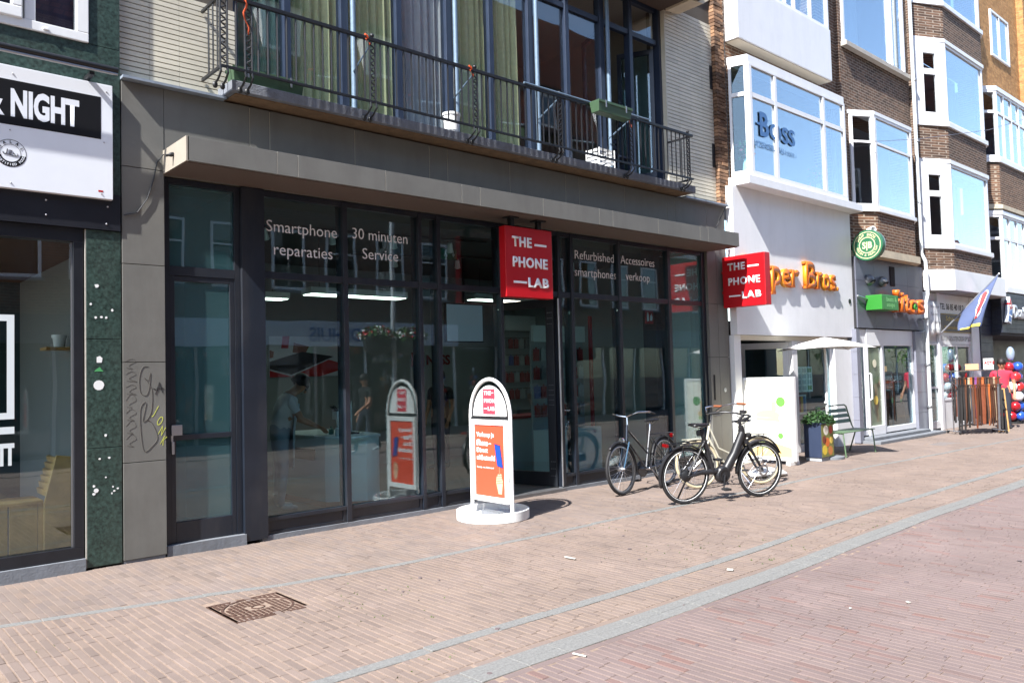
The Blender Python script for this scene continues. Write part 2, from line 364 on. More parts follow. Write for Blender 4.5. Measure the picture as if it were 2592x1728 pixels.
for i in range(-6, 7):
    d = i*.034; h = math.sqrt(max(0, .222**2-d*d))
    y0 = cyy-h
    while y0 < cyy+h-.02:
        y1 = min(cyy+h, y0+.052)
        if not (abs(d) < .075 and abs((y0+y1)/2-cyy) < .05): g.box(cx+d-.011, y0, -.008, cx+d+.011, y1-.012, .002)
        y0 += .055
g.build('ribs', rust_m, lid, kind='stuff')
for sx in (-1, 1):
    for sy in (-1, 1):
        for j in range(5):
            a = .262-j*.035
            q = math.sqrt(max(0, .262**2-a*a)) if a < .262 else 0
            if .262-q > .012: MB().box(cx+sx*a-.011, cyy+sy*q+sy*.004, -.01, cx+sx*a+.011, cyy+sy*.26, .001).build('rib', rust_m, mh)
MB().lathe([(.05, -.006), (.05, .003), (.04, .003), (.04, -.004)], (cx, cyy, 0), n=24, cap=False).build('emblem', rust_m, lid)
tag(MB().box(17.1, 6.2, -.03, 17.9, 6.6, .0).build('manhole_cover', mat('worn grey iron plate', C(120, 112, 108), .8, .2, var=.2, scale=20, bump=.4)), 'flat grey iron hatch in the pavement near the belt rack', 'manhole cover')
# litter and stains
lit_m = mat('litter paper', C(170, 166, 158), .7)
for k, (x, y, w, l_, a, lb) in enumerate(((3.42, 3.30, .006, .09, .25, 'thin white plastic stick on the road beside the wide granite band'), (5.15, 5.05, .011, .12, .1, 'pale wooden spoon lying on the pavement in front of the shop'),
        (5.72, 3.78, .02, .05, .5, 'crumpled white paper scrap next to the kerb band'), (5.35, 2.6, .008, .016, .3, 'tiny white scrap lying on the road bricks, the smallest one'), (5.75, 2.38, .009, .03, -.4, 'white cigarette paper scrap on the road bricks'))):
    o = MB(); q = [(-w, -l_/2), (w, -l_/2), (w*.8, 0), (w*1.1, l_/2), (-w, l_/2), (-w*1.2, 0)]
    o.extr(q, (x, y, .003), (math.cos(a), math.sin(a), .05), (-math.sin(a), math.cos(a), .02), (0, 0, .006)); tag(o.build('litter', lit_m), lb, 'litter')
gum_m = mat('old gum', C(96, 84, 84), .8)
gums = MB()
for k in range(45):
    x = random.uniform(2.5, 9); y = random.uniform(1.2, 5.8); r = random.uniform(.006, .02)
    gums.lathe([(r, -.003), (r*.9, .0025+sag(x, y)+.003)], (x, y, 0), n=9)
gums.build('gum_spots', gum_m, road, kind='stuff')
weed_m = mat('moss in joints', C(66, 80, 34), .9, var=.3, scale=60)
wd = MB()
for k in range(500):
    x = .9+.0565*round(random.uniform(0, 8)/.0565)+random.gauss(0, .002); y = random.uniform(4.15, 5.9) if random.random() < .85 else random.uniform(3.7, 3.9)
    if MH[0]-.02 < x < MH[1]+.02 and MH[2]-.02 < y < MH[3]+.02: continue
    if math.sin(x*2.1+1)+math.sin(y*3.3+x) < .3: continue
    h = random.uniform(.004, .012); a = random.uniform(0, 3.1); dx, dy = .006*math.cos(a), .012*math.sin(a)
    wd.add([(x-dx, y-dy, -.006), (x+dx, y+dy, -.006), (x+random.gauss(0, .004), y+random.gauss(0, .004), h-.004)], [(0, 1, 2)])
wd.build('moss', weed_m, pavement, kind='stuff')
# ------------------------------------------------------------------ phone shop building
A = thing('shop_building', 'grey clad phone shop with dark glass front and pale glazed brick upper wall', 'building', (7.2, 8.2, 0))
mort_m = mat('pale joint', C(190, 184, 166), .9)
dark_m = mat('dark void', C(20, 20, 22), .9)
zinc_m = mat('zinc flashing', C(150, 160, 172), .5, .4, var=.15, scale=12, grime=.3)
g = .0035
PZ = [0.0, .92, 1.85, 2.77, 3.69, 4.5]
left = B(2.25, 7.935, .02, 2.625, 8.28, 4.49).build('pillar', dark_m, A)
for a, b in zip(PZ, PZ[1:]): B(2.245+g, 7.915, a+g+(.03 if a == 0 else 0), 2.63, 8.3, b-g).build('cladding_panel', clad_m, left, bevel=.002)
B(2.25, 7.925, 0, 2.62, 8.0, .03).build('base', conc_m, left)
right = B(11.625, 7.935, .02, 12.19, 8.28, 3.66).build('pillar', dark_m, A)
for a, b in zip(PZ, PZ[1:]):
    if b > 4: b = 3.665
    if a < 3.6 and b-a > .2:
        B(11.62, 7.915, a+g+(.05 if a == 0 else 0), 11.885-g, 8.3, b-g).build('cladding_panel', clad_m, right, bevel=.002)
        B(11.885+g, 7.915, a+g+(.05 if a == 0 else 0), 12.2, 8.3, b-g).build('cladding_panel', clad_m, right, bevel=.002)
B(11.69, 7.908, 1.12, 11.73, 7.916, 1.55).build('letter_slot', dark_m, right)
MB().lathe([(.035, 0), (.035, .012), (.022, .014), (.022, .004)], (12.02, 7.916, 1.28), (0, -1, 0), 20).build('bell', alu_m, right)
JX = [2.63, 3.5, 3.72, 4.75, 5.8, 6.08, 7.13, 8.2, 8.48, 9.5, 10.55, 10.77, 11.65]
fas = B(2.64, 7.9215, 3.668, 12.19, 8.2, 4.49).build('fascia', mort_m, A)
for a, b in zip(JX[:-1]+[11.65], JX[1:]+[12.2]):
    if b-a > .01: B(a+.003, 7.918, 3.665, b-.003, 7.99, 4.5).build('cladding_panel', clad_m, fas, bevel=.002)
B(2.24, 7.83, 4.502, 3.22, 8.05, 4.527).build('flashing', zinc_m, A); B(10.97, 7.83, 4.502, 12.22, 8.05, 4.527).build('flashing', zinc_m, A)
# canopy
can = B(2.645, 7.2985, 3.668, 11.635, 7.915, 3.8755).build('canopy', mort_m, A)
for a, b in zip(JX, JX[1:]):
    B(a+.004, 7.295, 3.665, b-.004, 7.33, 3.89).build('cladding_panel', clad_m, can, bevel=.0015)
    B(a+.002, 7.332, 3.877, b-.002, 7.914, 3.888).build('top_plate', clad_m, can)
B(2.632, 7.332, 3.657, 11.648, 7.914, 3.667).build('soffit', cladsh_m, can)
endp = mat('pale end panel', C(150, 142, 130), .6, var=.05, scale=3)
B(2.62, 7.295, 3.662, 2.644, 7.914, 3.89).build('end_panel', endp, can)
B(11.636, 7.332, 3.668, 11.655, 7.914, 3.889).build('end_panel', clad_m, can)
MB().lathe([(.02, 0), (.02, .03), (.012, .05), (.012, .075)], (2.62, 7.62, 3.79), (-1, 0, -.35), 12).build('anchor', black_m, can)
MB().path([(2.26, 7.90, 3.22), (2.38, 7.90, 3.26), (2.47, 7.90, 3.4), (2.53, 7.90, 3.6), (2.56, 7.90, 3.76), (2.61, 7.88, 3.84), (2.66, 7.86, 3.86)], .006, 6).build('cable', black_m, can)
# shop front
Y0, Y1 = 7.965, 8.13
sf = B(3.41, 7.94, .02, 3.655, 8.2, 3.655).build('shopfront', frame_m, A)     # wide metal column carries the front
def mull(x0, x1, z0=.05, z1=3.655, y0=Y0, y1=Y1): B(x0, y0, z0, x1, y1, z1).build('mullion', frame_m, sf, bevel=.003)
MULL = [(4.60, 4.66), (5.64, 5.69), (5.92, 5.975), (6.95, 7.0), (8.04, 8.095), (8.30, 8.36), (9.35, 9.41), (10.58, 10.65), (11.52, 11.615)]
for a, b in MULL: mull(a, b)
B(10.44, 8.135, .03, 10.62, 8.4, 3.64).build('column', frame_m, sf)
bays = [(3.66, 4.60), (4.66, 5.64), (5.69, 5.92), (5.975, 6.95), (7.0, 8.04), (8.095, 8.30), (8.36, 9.35), (9.41, 10.58), (10.65, 11.52)]
film_m = glass('frosted film glass', (.72, .88, .89), .08, film=C(140, 196, 198), filmfac=.34)
for i, (a, b) in enumerate(bays):
    gm = film_m if i == 8 else pane_m
    e = .0015
    B(a+e, 7.975, 2.725, b-e, 8.05, 2.80).build('transom', frame_m, sf, bevel=.002)
    B(a+e, 7.975, 3.595, b-e, 8.05, 3.655).build('transom', frame_m, sf)
    B(a+e, 8.012, 2.80, b-e, 8.026, 3.595).build('pane', gm, sf)
    if i == 4: continue
    B(a+e, 8.012, .225, b-e, 8.026, 2.725).build('pane', gm, sf)
    B(a+e, 7.972, .185, b-e, 8.06, .225).build('sill', frame_m, sf, bevel=.002)
    B(a+.04, 7.995, .075, b-.04, 8.02, .185).build('plinth_panel', frame_m, sf, bevel=.003)
    f2 = MB()
    f2.box(a+e, 7.980, .045, b-e, 8.05, .075)
    f2.box(a+e, 7.985, .0752, a+.04, 8.05, .1848); f2.box(b-.04, 7.985, .0752, b-e, 8.05, .1848)
    f2.build('plinth_frame', frame_m, sf)
B(3.6, 7.955, -.01, 7.0, 8.2, .044).build('kerb_base', conc_m, sf); B(8.04, 7.955, -.01, 11.62, 8.2, .044).build('kerb_base', conc_m, sf)
B(6.99, 7.93, -.01, 8.05, 8.25, .038).build('threshold', mat('metal threshold', C(120, 120, 122), .4, .6, var=.1), sf)
MB().path([(8.03, 7.97, .06), (8.03, 7.97, 2.7)], .012, 8).build('door_pole', alu_m, sf)
# flat entrance door at left
fd = B(2.635, 7.99, .10, 2.70, 8.09, 3.655).build('entrance_door', frame_m, A)
dd = MB().box(3.35, 7.99, .10, 3.405, 8.09, 3.655).box(2.702, 7.992, 2.70, 3.348, 8.088, 2.79).box(2.702, 7.992, 3.60, 3.348, 8.088, 3.655)
dd.build('frame', frame_m, fd)
lf = MB().box(2.702, 8.0, .10, 2.75, 8.06, 2.698).box(3.30, 8.0, .10, 3.348, 8.06, 2.698).box(2.752, 8.0, 1.09, 3.298, 8.06, 1.14).box(2.752, 8.0, 2.645, 3.298, 8.06, 2.698).box(2.752, 8.0, .10, 3.298, 8.06, .30)
lf.build('leaf', frame_m, fd, bevel=.003)
film2_m = glass('door film glass', (.66, .80, .83), .08, film=C(112, 164, 170), filmfac=.26)
B(2.751, 8.02, 1.141, 3.299, 8.034, 2.644).build('pane', film2_m, fd); B(2.751, 8.02, .301, 3.299, 8.034, 1.089).build('pane', film2_m, fd)
B(2.703, 8.02, 2.791, 3.347, 8.034, 3.599).build('pane', film2_m, fd)
hd = MB().box(2.70, 7.965, 1.14, 2.80, 7.985, 1.24).box(2.70, 7.965, .96, 2.725, 7.995, 1.08).box(2.70, 7.985, 1.0, 2.72, 8.0, 1.22); hd.build('handle', alu_m, fd, bevel=.003)
B(2.64, 7.93, -.01, 3.42, 8.12, .098).build('doorstep', conc_m, fd)
# open shop door, hinged at the right jamb, leaf swung inwards
do = thing('glass_door', 'open black framed glass shop door swung inwards under the hanging red sign', 'door', (8.03, 8.06, .05)); do.rotation_euler = (0, 0, R(180-76))
lf = MB().box(0, -.03, .0, .13, .03, 2.66).box(.93, -.03, 0, 1.02, .03, 2.66).box(.1302, -.028, 0, .9298, .028, .2).box(.1302, -.028, 2.54, .9298, .028, 2.66)
lf.build('leaf', mat('black door frame', C(30, 34, 40), .4, var=.1), do, bevel=.003, local=True)
B(.131, -.006, .201, .929, .006, 2.539).build('pane', pane_m, do, local=True)
MB().box(.93, -.07, .98, 1.0, -.03, 1.18).box(.93, .03, .98, 1.0, .07, 1.18).box(.84, .05, 1.06, .96, .07, 1.085).build('handle', alu_m, do, bevel=.004, local=True)
rv = MB()
for z in (.15, .25, .35, 1.15, 1.22, 1.29, 1.36, 1.43, 2.3, 2.38, 2.46):
    for x in (.03, .06, .09): rv.box(x-.004, .03, z-.004, x+.004, .034, z+.004); rv.box(x-.004, -.034, z-.004, x+.004, -.03, z+.004)
rv.build('hinge_plate', alu_m, do, local=True)
do['category'] = 'door'
# vinyl lettering on the panes
vx = mat('vinyl lettering', C(225, 228, 232), .6)
def vin(st, xa, xb, z, h):
    o = text(st, h*1.38, (0, 0, 0), m=vx, parent=None, ext=.0008, bold=-.004)
    xs = [v.co.x for v in o.data.vertices]; w = max(xs)-min(xs); k = (xb-xa)/w
    o.data.transform(Matrix.Translation((xa, 8.0095, z)) @ Matrix.Diagonal((k, 1, 1, 1)) @ Matrix.Translation((-min(xs), 0, 0)))
    o.parent = sf; return o
vin('Smartphone', 3.71, 4.55, 3.235, .13); vin('reparaties', 3.79, 4.49, 2.99, .13)
vin('30 minuten', 4.75, 5.51, 3.255, .13); vin('Service', 4.88, 5.37, 3.03, .13)
vin('Refurbished', 8.44, 9.30, 3.305, .135); vin('smartphones', 8.43, 9.34, 3.055, .135)
vin('Accessoires', 9.46, 10.29, 3.31, .135); vin('verkoop', 9.57, 10.16, 3.06, .135)

# upper wall of long glazed bricks
tile_m = tint_mat('glazed cream brick', C(200, 194, 176), .08, rough=.4, bump=.06, bscale=20, spec=.5, hue=[(.5, C(204, 198, 180))])
gm_ = mat('dark raked joint', C(74, 68, 62), .9)
uw1 = B(2.245, 8.03, 4.49, 3.38, 8.4, 8.6).build('upper_wall', gm_, A); uw = B(10.78, 8.03, 4.49, 12.16, 8.4, 8.6).build('upper_wall', gm_, A)
def tiles(x0, x1, z0, z1, pz, L, y, uw):
    r = 0; z = z0
    while z < z1:
        x = x0
        while x < x1-.02:
            xe = min(x+L, x1)
            me = MB().box(x+.0012, y, z, xe-.0012, y+.05, z+pz-.010); o = me.build('brick', tile_m, uw)
            a = o.data.attributes.new('tint', 'FLOAT', 'FACE'); t = min(1, max(0, random.gauss(.5, .25))); a.data.foreach_set('value', [t]*6)
            x = xe
        z += pz; r += 1
tiles(2.245, 3.385, 4.535, 5.5, .0515, .285, 8.0, uw1)
tiles(10.775, 12.10, 4.535, 7.75, .0635, .3325, 8.0, uw)
B(10.752, 8.0, 4.53, 10.774, 8.3, 8.6).build('reveal', tile_m, uw)
# toothed brown brick edge between the two buildings
rb_m = tint_mat('brown brick', C(128, 96, 74), .35, bump=.5, bscale=60, hue=[(.3, C(92, 74, 62)), (.6, C(140, 108, 84)), (.85, C(160, 126, 98))])
bs = B(12.12, 8.0, 4.55, 12.36, 8.3, 8.6).build('brick_edge', gm_, A)
z = 4.55; k = 0
while z < 8.25:
    for xa, xb in (((12.105, 12.20), (12.21, 12.38)) if k % 2 else ((12.105, 12.29), (12.30, 12.385))):
        o = MB().box(xa, 7.915+random.uniform(0, .02), z, xb, 8.05, z+.052).build('brick', rb_m, bs)
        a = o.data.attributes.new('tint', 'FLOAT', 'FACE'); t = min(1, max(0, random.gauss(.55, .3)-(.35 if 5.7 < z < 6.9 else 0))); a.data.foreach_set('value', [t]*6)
    z += .064; k += 1
MB().path([(12.41, 7.93, 8.4), (12.41, 7.92, 5.2), (12.38, 7.90, 4.9), (12.2, 7.88, 4.5), (11.9, 7.9, 4.1), (11.75, 7.9, 3.88)], .008, 6).build('cable', black_m, bs)
for z in (5.2, 6.6): B(12.02, 7.985, z, 12.085, 8.0, z+.42).build('anchor_plate', black_m, uw)
# upper window front, set back
wf_m = mat('dark blue window frame', C(40, 50, 68), .4, var=.1, scale=4)
up_glass = glass('upper window glass', (.96, .98, .98), .075)
uwn = MB().box(3.385, 8.08, 4.62, 3.45, 8.2, 8.6).build('window_front', wf_m, A)
WX = [3.45, 4.02, 4.74, 5.50, 6.28, 7.0, 7.74, 8.49, 9.27, 9.97, 10.69]
for i, x in enumerate(WX[1:-1]):
    w = .04 if i % 2 == 0 else .05
    B(x-w, 8.08, 4.62, x+w, 8.2, 8.6).build('mullion', wf_m, uwn, bevel=.004)
B(10.69, 8.08, 4.62, 10.75, 8.2, 8.6).build('mullion', wf_m, uwn)
for i, (a, b) in enumerate(zip(WX, WX[1:])):
    a += .05 if i else 0; b -= .05
    B(a, 8.10, 7.06, b, 8.18, 7.14).build('transom', wf_m, uwn); B(a, 8.10, 4.62, b, 8.18, 4.70).build('transom', wf_m, uwn); B(a, 8.10, 7.62, b, 8.18, 7.70).build('transom', wf_m, uwn)
    B(a, 8.135, 7.14, b, 8.145, 7.62).build('pane', up_glass, uwn)
    if i < 8: B(a, 8.135, 4.70, b, 8.145, 7.06).build('pane', up_glass, uwn)
pipe_m = mat('blue grey steel column', C(104, 124, 142), .5, .2, var=.15, scale=20)
for x in (4.82, 6.34, 7.80, 9.34): MB().path([(x, 8.03, 4.64), (x, 8.03, 8.5)], .032, 14).build('column', pipe_m, uwn, smooth=True)
B(8.0, 7.4, 7.66, 10.95, 8.07, 7.9).build('soffit_box', mat('brown soffit wood', C(70, 56, 48), .7), A)
MB().extr([(0, 0), (.35, .04), (.62, .22), (.68, .5), (0, .5)], (10.74, 7.95, 7.62), (1, 0, 0), (0, 0, 1), (0, -.5, 0)).build('cornice', mat('cream stone cornice', C(196, 184, 162), .8, var=.1), A)
# double doors of the balcony, swung inwards
for x, a in ((9.34, 68), (10.68, 118)):
    d = thing('balcony_door', 'dark framed balcony door leaf standing open, ' + ('left one' if a == 68 else 'right one'), 'door', (x, 8.19, 4.70)); d.rotation_euler = (0, 0, R(a))
    MB().box(0, -.025, 0, .07, .025, 2.33).box(.55, -.025, 0, .62, .025, 2.33).box(.0702, -.024, 0, .5498, .024, .25).box(.0702, -.024, 2.25, .5498, .024, 2.33).build('leaf', wf_m, d, local=True)
    B(.0702, -.005, .25, .5498, .005, 2.25).build('pane', pane_m, d, local=True)
# room behind the upper windows
rw_m = mat('room plaster', C(168, 162, 152), .9)
B(3.3, 8.25, 4.50, 10.9, 11.5, 4.60).build('upper_floor', mat('wood floor', C(110, 84, 62), .6), A)
B(3.3, 11.5, 4.6, 10.9, 11.6, 8.5).build('room_wall', rw_m, A); B(3.2, 8.21, 4.6, 3.3, 11.5, 8.5).build('room_wall', rw_m, A); B(10.9, 8.21, 4.6, 11.0, 11.5, 8.5).build('room_wall', rw_m, A)
B(3.2, 8.21, 7.75, 11.0, 11.6, 7.85).build('room_ceiling', rw_m, A); B(3.2, 7.9, 8.6, 12.3, 12, 8.8).build('roof', gm_, A)
# curtains
def curtain(x0, x1, y, z0, z1, m, label, amp=.035, per=.11):
    n = int((x1-x0)/.012); o = MB(); vs = []; 
    for zz, kk in ((z0, 1.2), ((z0*2+z1)/3, 1.05), ((z0+2*z1)/3, .95), (z1, .8)):
        for i in range(n+1):
            x = x0+(x1-x0)*i/n; vs.append((x+.006*math.sin(zz*5+i), y+amp*kk*math.sin(2*math.pi*x/per+.5*math.sin(x*9))+.012*math.sin(x*23), zz))
    o.add(vs, [(r*(n+1)+i, r*(n+1)+i+1, (r+1)*(n+1)+i+1, (r+1)*(n+1)+i) for r in range(3) for i in range(n)])
    return tag(o.build('curtain', m, smooth=True), label, 'curtain', 'curtains behind the balcony windows')
cg = mat('green yellow drape', C(206, 212, 166), .9, var=.1, scale=18); cgr = mat('grey sheer drape', C(190, 196, 200), .9, var=.08, scale=14)
cdg = mat('dark green drape', C(130, 160, 140), .9, var=.1, scale=14)
curtain(3.45, 4.04, 8.25, 4.62, 7.6, cdg, 'dark green curtain behind the leftmost balcony window')
curtain(4.08, 4.74, 8.25, 4.62, 7.6, cg, 'green yellow curtain in the second balcony window from the left')
curtain(4.80, 5.47, 8.25, 4.62, 7.6, cg, 'green yellow curtain right of the first steel column')
curtain(5.52, 6.26, 8.25, 4.62, 7.6, cgr, 'grey sheer curtain hanging between green ones')
curtain(6.32, 7.0, 8.25, 4.62, 7.6, cg, 'green yellow curtain just right of the grey sheer one')
curtain(7.05, 7.62, 8.25, 4.62, 7.6, cg, 'green yellow curtain left of the red brick reflection')
# ------------------------------------------------------------------ balcony slab and railing
bal = thing('balcony', 'long narrow concrete balcony with black wrought iron railing above the canopy', 'balcony', (7, 7.75, 4.5))
slabm = mat('weathered concrete slab', C(112, 116, 124), .88, var=.22, scale=9, bump=.5, bscale=60, grime=.5)
sl_ = MB().prism([(3.2, 7.64), (10.97, 7.64), (10.97, 8.09), (3.2, 8.09)], 4.535, 4.645).build('slab', slabm, bal, bevel=.008)
B(3.26, 7.70, 4.524, 10.9, 8.0, 4.536).build('underside', mat('brown slab underside', C(120, 96, 72), .9, var=.25, scale=8), bal)
RY = 7.50; zt, zb = 5.40, 4.70
MB().box(3.03, RY-.018, zt-.02, 10.72, RY+.018, zt+.02).build('top_rail', black_m, bal, bevel=.004)
MB().box(3.03, RY-.012, zb-.014, 10.72, RY+.012, zb+.014).build('bottom_rail', black_m, bal, bevel=.003)
for x in (3.04, 10.71):
    MB().box(x-.012, RY+.0122, zt-.014, x+.012, 7.99, zt+.014).build('return_rail', black_m, bal); MB().box(x-.012, RY+.0122, zb-.014, x+.012, 7.99, zb+.014).build('return_rail', black_m, bal)
POST = [3.06, 3.31, 4.74, 6.21, 7.69, 9.19, 10.60]
ball = MB()
base_me = None
def post(x):
    p = MB()
    for dx in (-.035, .035): p.path([(x+dx, RY, zb-.03), (x+dx, RY, zt-.03)], .0115, 6)
    p.path([(x+.022*math.sin(t*math.pi/4.5*1.0*2), RY, zb+.03+(zt-zb-.08)*t/40) for t in range(41)], .009, 6)
    for dx in (-.035, .035): p.path([(x+dx, RY, zb), (x+dx, RY-.02, zb-.06), (x+dx*1.05, RY+.05, zb-.12), (x+dx*1.1, 7.635, zb-.15)], .011, 7)
    o = p.build('post', black_m, bal, smooth=True)
    k = MB().ball((x, RY, zt+.045), .026, 12); k.path([(x, RY, zt), (x, RY, zt+.03)], .012, 8); k.build('finial', black_m, o, smooth=True)
    b = MB(); 
    for dx in (-.037, .037): b.ball((x+dx, 7.625, zb-.155), .03, 10, sz=(.9, .7, 1.2))
    b.build('fixing', black_m, o, smooth=True)
for x in POST: post(x)
bar_me = MB().path([(0, 0, zb), (0, 0, zt-.08), (0, 0, zt-.01)], [.0105, .0105, .0105], 6)
first = None
for a, b in zip(POST, POST[1:]):
    n = max(2, round((b-a)/.105))
    for i in range(1, n):
        x = a+(b-a)*i/n
        if abs(x-a) < .05 or abs(x-b) < .05: continue
        if first is None:
            first = bar_me.build('baluster', black_m, bal); first.location = (x, RY, 0); 
        else:
            c_ = first.copy(); COL.objects.link(c_); c_.location = (x, RY, 0)
for x in (4.74, 6.21, 7.69, 9.19): MB().path([(x, RY+.01, zt-.03), (x+.06, 8.0, zt-.19)], .011, 6).build('stay', pipe_m, bal)
for i in (0, 1, 2):
    y = RY+.1+.11*i
    for x in (3.04, 10.71): MB().path([(x, y, zb), (x, y, zt)], .0085, 6).build('baluster', black_m, bal)
MB().path([(7.02, RY-.02, zt+.03), (9.6, RY-.02, zt+.04)], .014, 8).build('lashed_tube', pipe_m, bal)
# things on the balcony
green_p = mat('sage green plastic', C(60, 84, 60), .5, var=.05)
def trough(label, loc, L=.62):
    t = thing('planter_box', label, 'planter', loc)
    o = MB(); h = .16
    a = [(-L/2+.02, -.07, 0), (L/2-.02, -.07, 0), (L/2-.02, .07, 0), (-L/2+.02, .07, 0), (-L/2, -.09, h), (L/2, -.09, h), (L/2, .09, h), (-L/2, .09, h), (-L/2+.015, -.075, h), (L/2-.015, -.075, h), (L/2-.015, .075, h), (-L/2+.015, .075, h), (-L/2+.03, -.06, .08), (L/2-.03, -.06, .08), (L/2-.03, .06, .08), (-L/2+.03, .06, .08)]
    o.add(a, [(3, 2, 1, 0), (0, 1, 5, 4), (1, 2, 6, 5), (2, 3, 7, 6), (3, 0, 4, 7), (4, 5, 9, 8), (5, 6, 10, 9), (6, 7, 11, 10), (7, 4, 8, 11), (8, 9, 13, 12), (9, 10, 14, 13), (10, 11, 15, 14), (11, 8, 12, 15), (12, 13, 14, 15)])
    o.build('trough', green_p, t, local=True, bevel=.006)
    MB().box(-L/2-.004, -.096, h-.03, L/2+.004, -.0905, h+.004).box(-L/2-.004, .0905, h-.03, L/2+.004, .096, h+.004).build('lip', green_p, t, local=True)
    B(-L/2+.035, -.055, .081, L/2-.035, .055, .11).build('soil', mat('dry soil', C(86, 66, 50), .95), t, local=True)
    for x in (-L*.3, L*.3): B(x-.01, -.105, h-.09, x+.01, -.098, h+.01).build('hook', alu_m, t, local=True)
    return t
trough('sage green planter box hung on the railing near the open balcony doors', (8.62, RY-.115, 5.27), .72)
trough('long green planter box standing on the left end of the balcony floor', (3.62, 7.78, 4.646), .78)
wp = thing('pot', 'white plastic pot on the balcony behind the middle railing post', 'pot', (6.08, 7.82, 4.646))
MB().lathe([(.085, 0), (.105, .24), (.115, .24), (.115, .27), (.10, .27), (.095, .05)], n=24).build('body', white_m, wp, local=True, smooth=True)
MB().lathe([(.096, .20), (.096, .215)], n=24).build('soil', mat('dry soil', C(86, 66, 50), .95), wp, local=True)
orange = mat('orange ribbon', C(196, 76, 22), .6)
def ribbon(x, z, l, label):
    o = MB(); n = 10
    pts = [(x+.02*math.sin(t*1.1)+.05*max(0, t-6)/4, RY-.03-.012*math.cos(t*1.4), z-l*t/n) for t in range(n+1)]
    vs = []
    for i, q in enumerate(pts):
        w = .013*(1-.6*abs(i/n-.4)); vs += [(q[0]-w, q[1], q[2]), (q[0]+w, q[1]+.012, q[2])]
    o.add(vs, [(2*i, 2*i+1, 2*i+3, 2*i+2) for i in range(n)])
    o.path([(x-.02, RY-.02, z+.02), (x+.02, RY+.02, z+.03), (x, RY-.03, z)], .012, 6)
    ob = o.build('ribbon', orange, smooth=True); sd = ob.modifiers.new('s', 'SOLIDIFY'); sd.thickness = .003
    tag(ob, label, 'ribbon', 'orange ribbons tied to the railing')
ribbon(3.27, zt, .34, 'long orange ribbon tied to the left corner of the railing')
ribbon(4.66, zt+.01, .09, 'small orange ribbon on the railing post left of the grey curtain')
ribbon(6.13, zt+.01, .1, 'orange ribbon tied to the railing post beside the white pot')
ribbon(9.13, zt+.03, .2, 'orange ribbon on the railing post right of the hanging planter')
tb = thing('toy', 'small orange and white figurine on the left railing corner', 'ornament', (3.17, RY, zt+.017))
MB().ball((0, 0, .02), .02, 10).ball((.07, 0, .03), .03, 10).build('body', white_m, tb, local=True, smooth=True)
MB().ball((-.035, 0, .015), .014, 8).ball((.035, 0, .018), .014, 8).build('beak', orange, tb, local=True, smooth=True)
ac = thing('crate', 'grey slatted plastic crate on the balcony by the open doors', 'crate', (8.9, 7.86, 4.646))
B(-.16, -.12, 0, .16, .12, .03).build('base', white_m, ac, local=True)
for z in (.07, .13, .19, .25): MB().box(-.16, -.12, z, .16, -.105, z+.035).box(-.16, .105, z, .16, .12, z+.035).box(-.16, -.1048, z, -.145, .1048, z+.035).box(.145, -.1048, z, .16, .1048, z+.035).build('slat', white_m, ac, local=True)
for sx in (-1, 1):
    for sy in (-1, 1): B(sx*.162, sy*.122, .031, sx*.175, sy*.135, .29).build('leg', white_m, ac, local=True)
ch = thing('chair', 'dark blue chair standing in the open balcony doorway', 'chair', (9.85, 8.35, 4.62))
dkb = mat('dark blue plastic', C(34, 42, 58), .5)
B(-.22, -.2, .42, .22, .2, .45).build('seat', dkb, ch, local=True)
for z in (.58, .68, .78): B(-.2, .17, z, .2, .2, z+.06).build('slat', dkb, ch, local=True)
for sx in (-1, 1):
    B(sx*.18, -.2, 0, sx*.215, -.165, .42).build('leg', dkb, ch, local=True); B(sx*.201, .166, 0, sx*.235, .201, .86).build('leg', dkb, ch, local=True)
# ------------------------------------------------------------------ inside the phone shop
in_w = mat('interior wall', C(150, 152, 154), .9); in_f = mat('interior floor', C(104, 98, 94), .45, var=.08, scale=2); in_c = mat('interior ceiling', C(84, 82, 80), .9, var=.06)
RM = thing('shop_interior', 'pale walls, grey ceiling and stone floor of the phone shop seen through its glass', 'room', (7.5, 10, 0))
B(3.42, 8.21, -.02, 11.65, 12.9, .036).build('floor', in_f, RM); B(3.42, 8.13, 3.645, 11.65, 12.9, 3.75).build('ceiling', in_c, RM)
B(3.42, 12.9, .0, 11.65, 13.0, 3.75).build('wall', in_w, RM); B(11.645, 8.31, .0, 11.75, 12.9, 3.65).build('wall', in_w, RM); B(3.42, 8.21, .037, 3.50, 12.9, 3.64).build('wall', in_w, RM)
B(2.3, 9.6, 0, 3.41, 9.7, 3.7).build('hall_wall', in_w, RM); B(2.27, 8.3, -.02, 3.41, 9.6, .09).build('hall_floor', in_f, RM); B(2.27, 8.3, 3.64, 3.41, 9.6, 3.7).build('hall_ceiling', in_c, RM); B(2.26, 8.31, .1, 2.30, 9.6, 3.64).build('hall_wall', in_w, RM)
lamp_m = emis('lit diffuser', (1, .93, .78), 2.2)
for (x0, y0, x1, y1, z, lb) in ((5.3, 10.05, 6.9, 10.35, 2.83, 'long suspended light box over the repair counter'), (4.2, 10.9, 5.4, 11.2, 2.83, 'shorter suspended light box near the poster wall'), (8.7, 10.6, 10.2, 10.9, 2.95, 'suspended light box in front of the accessory wall')):
    t = thing('ceiling_light', lb, 'lamp', ((x0+x1)/2, (y0+y1)/2, z))
    MB().box(x0, y0, z+.012, x1, y1, z+.10).build('housing', white_m, t); B(x0+.02, y0+.02, z, x1-.02, y1-.02, z+.011).build('diffuser', lamp_m, t)
    for x in (x0+.2, x1-.2): MB().path([(x, (y0+y1)/2, z+.1), (x, (y0+y1)/2, 3.645)], .004, 5).build('cable', black_m, t)
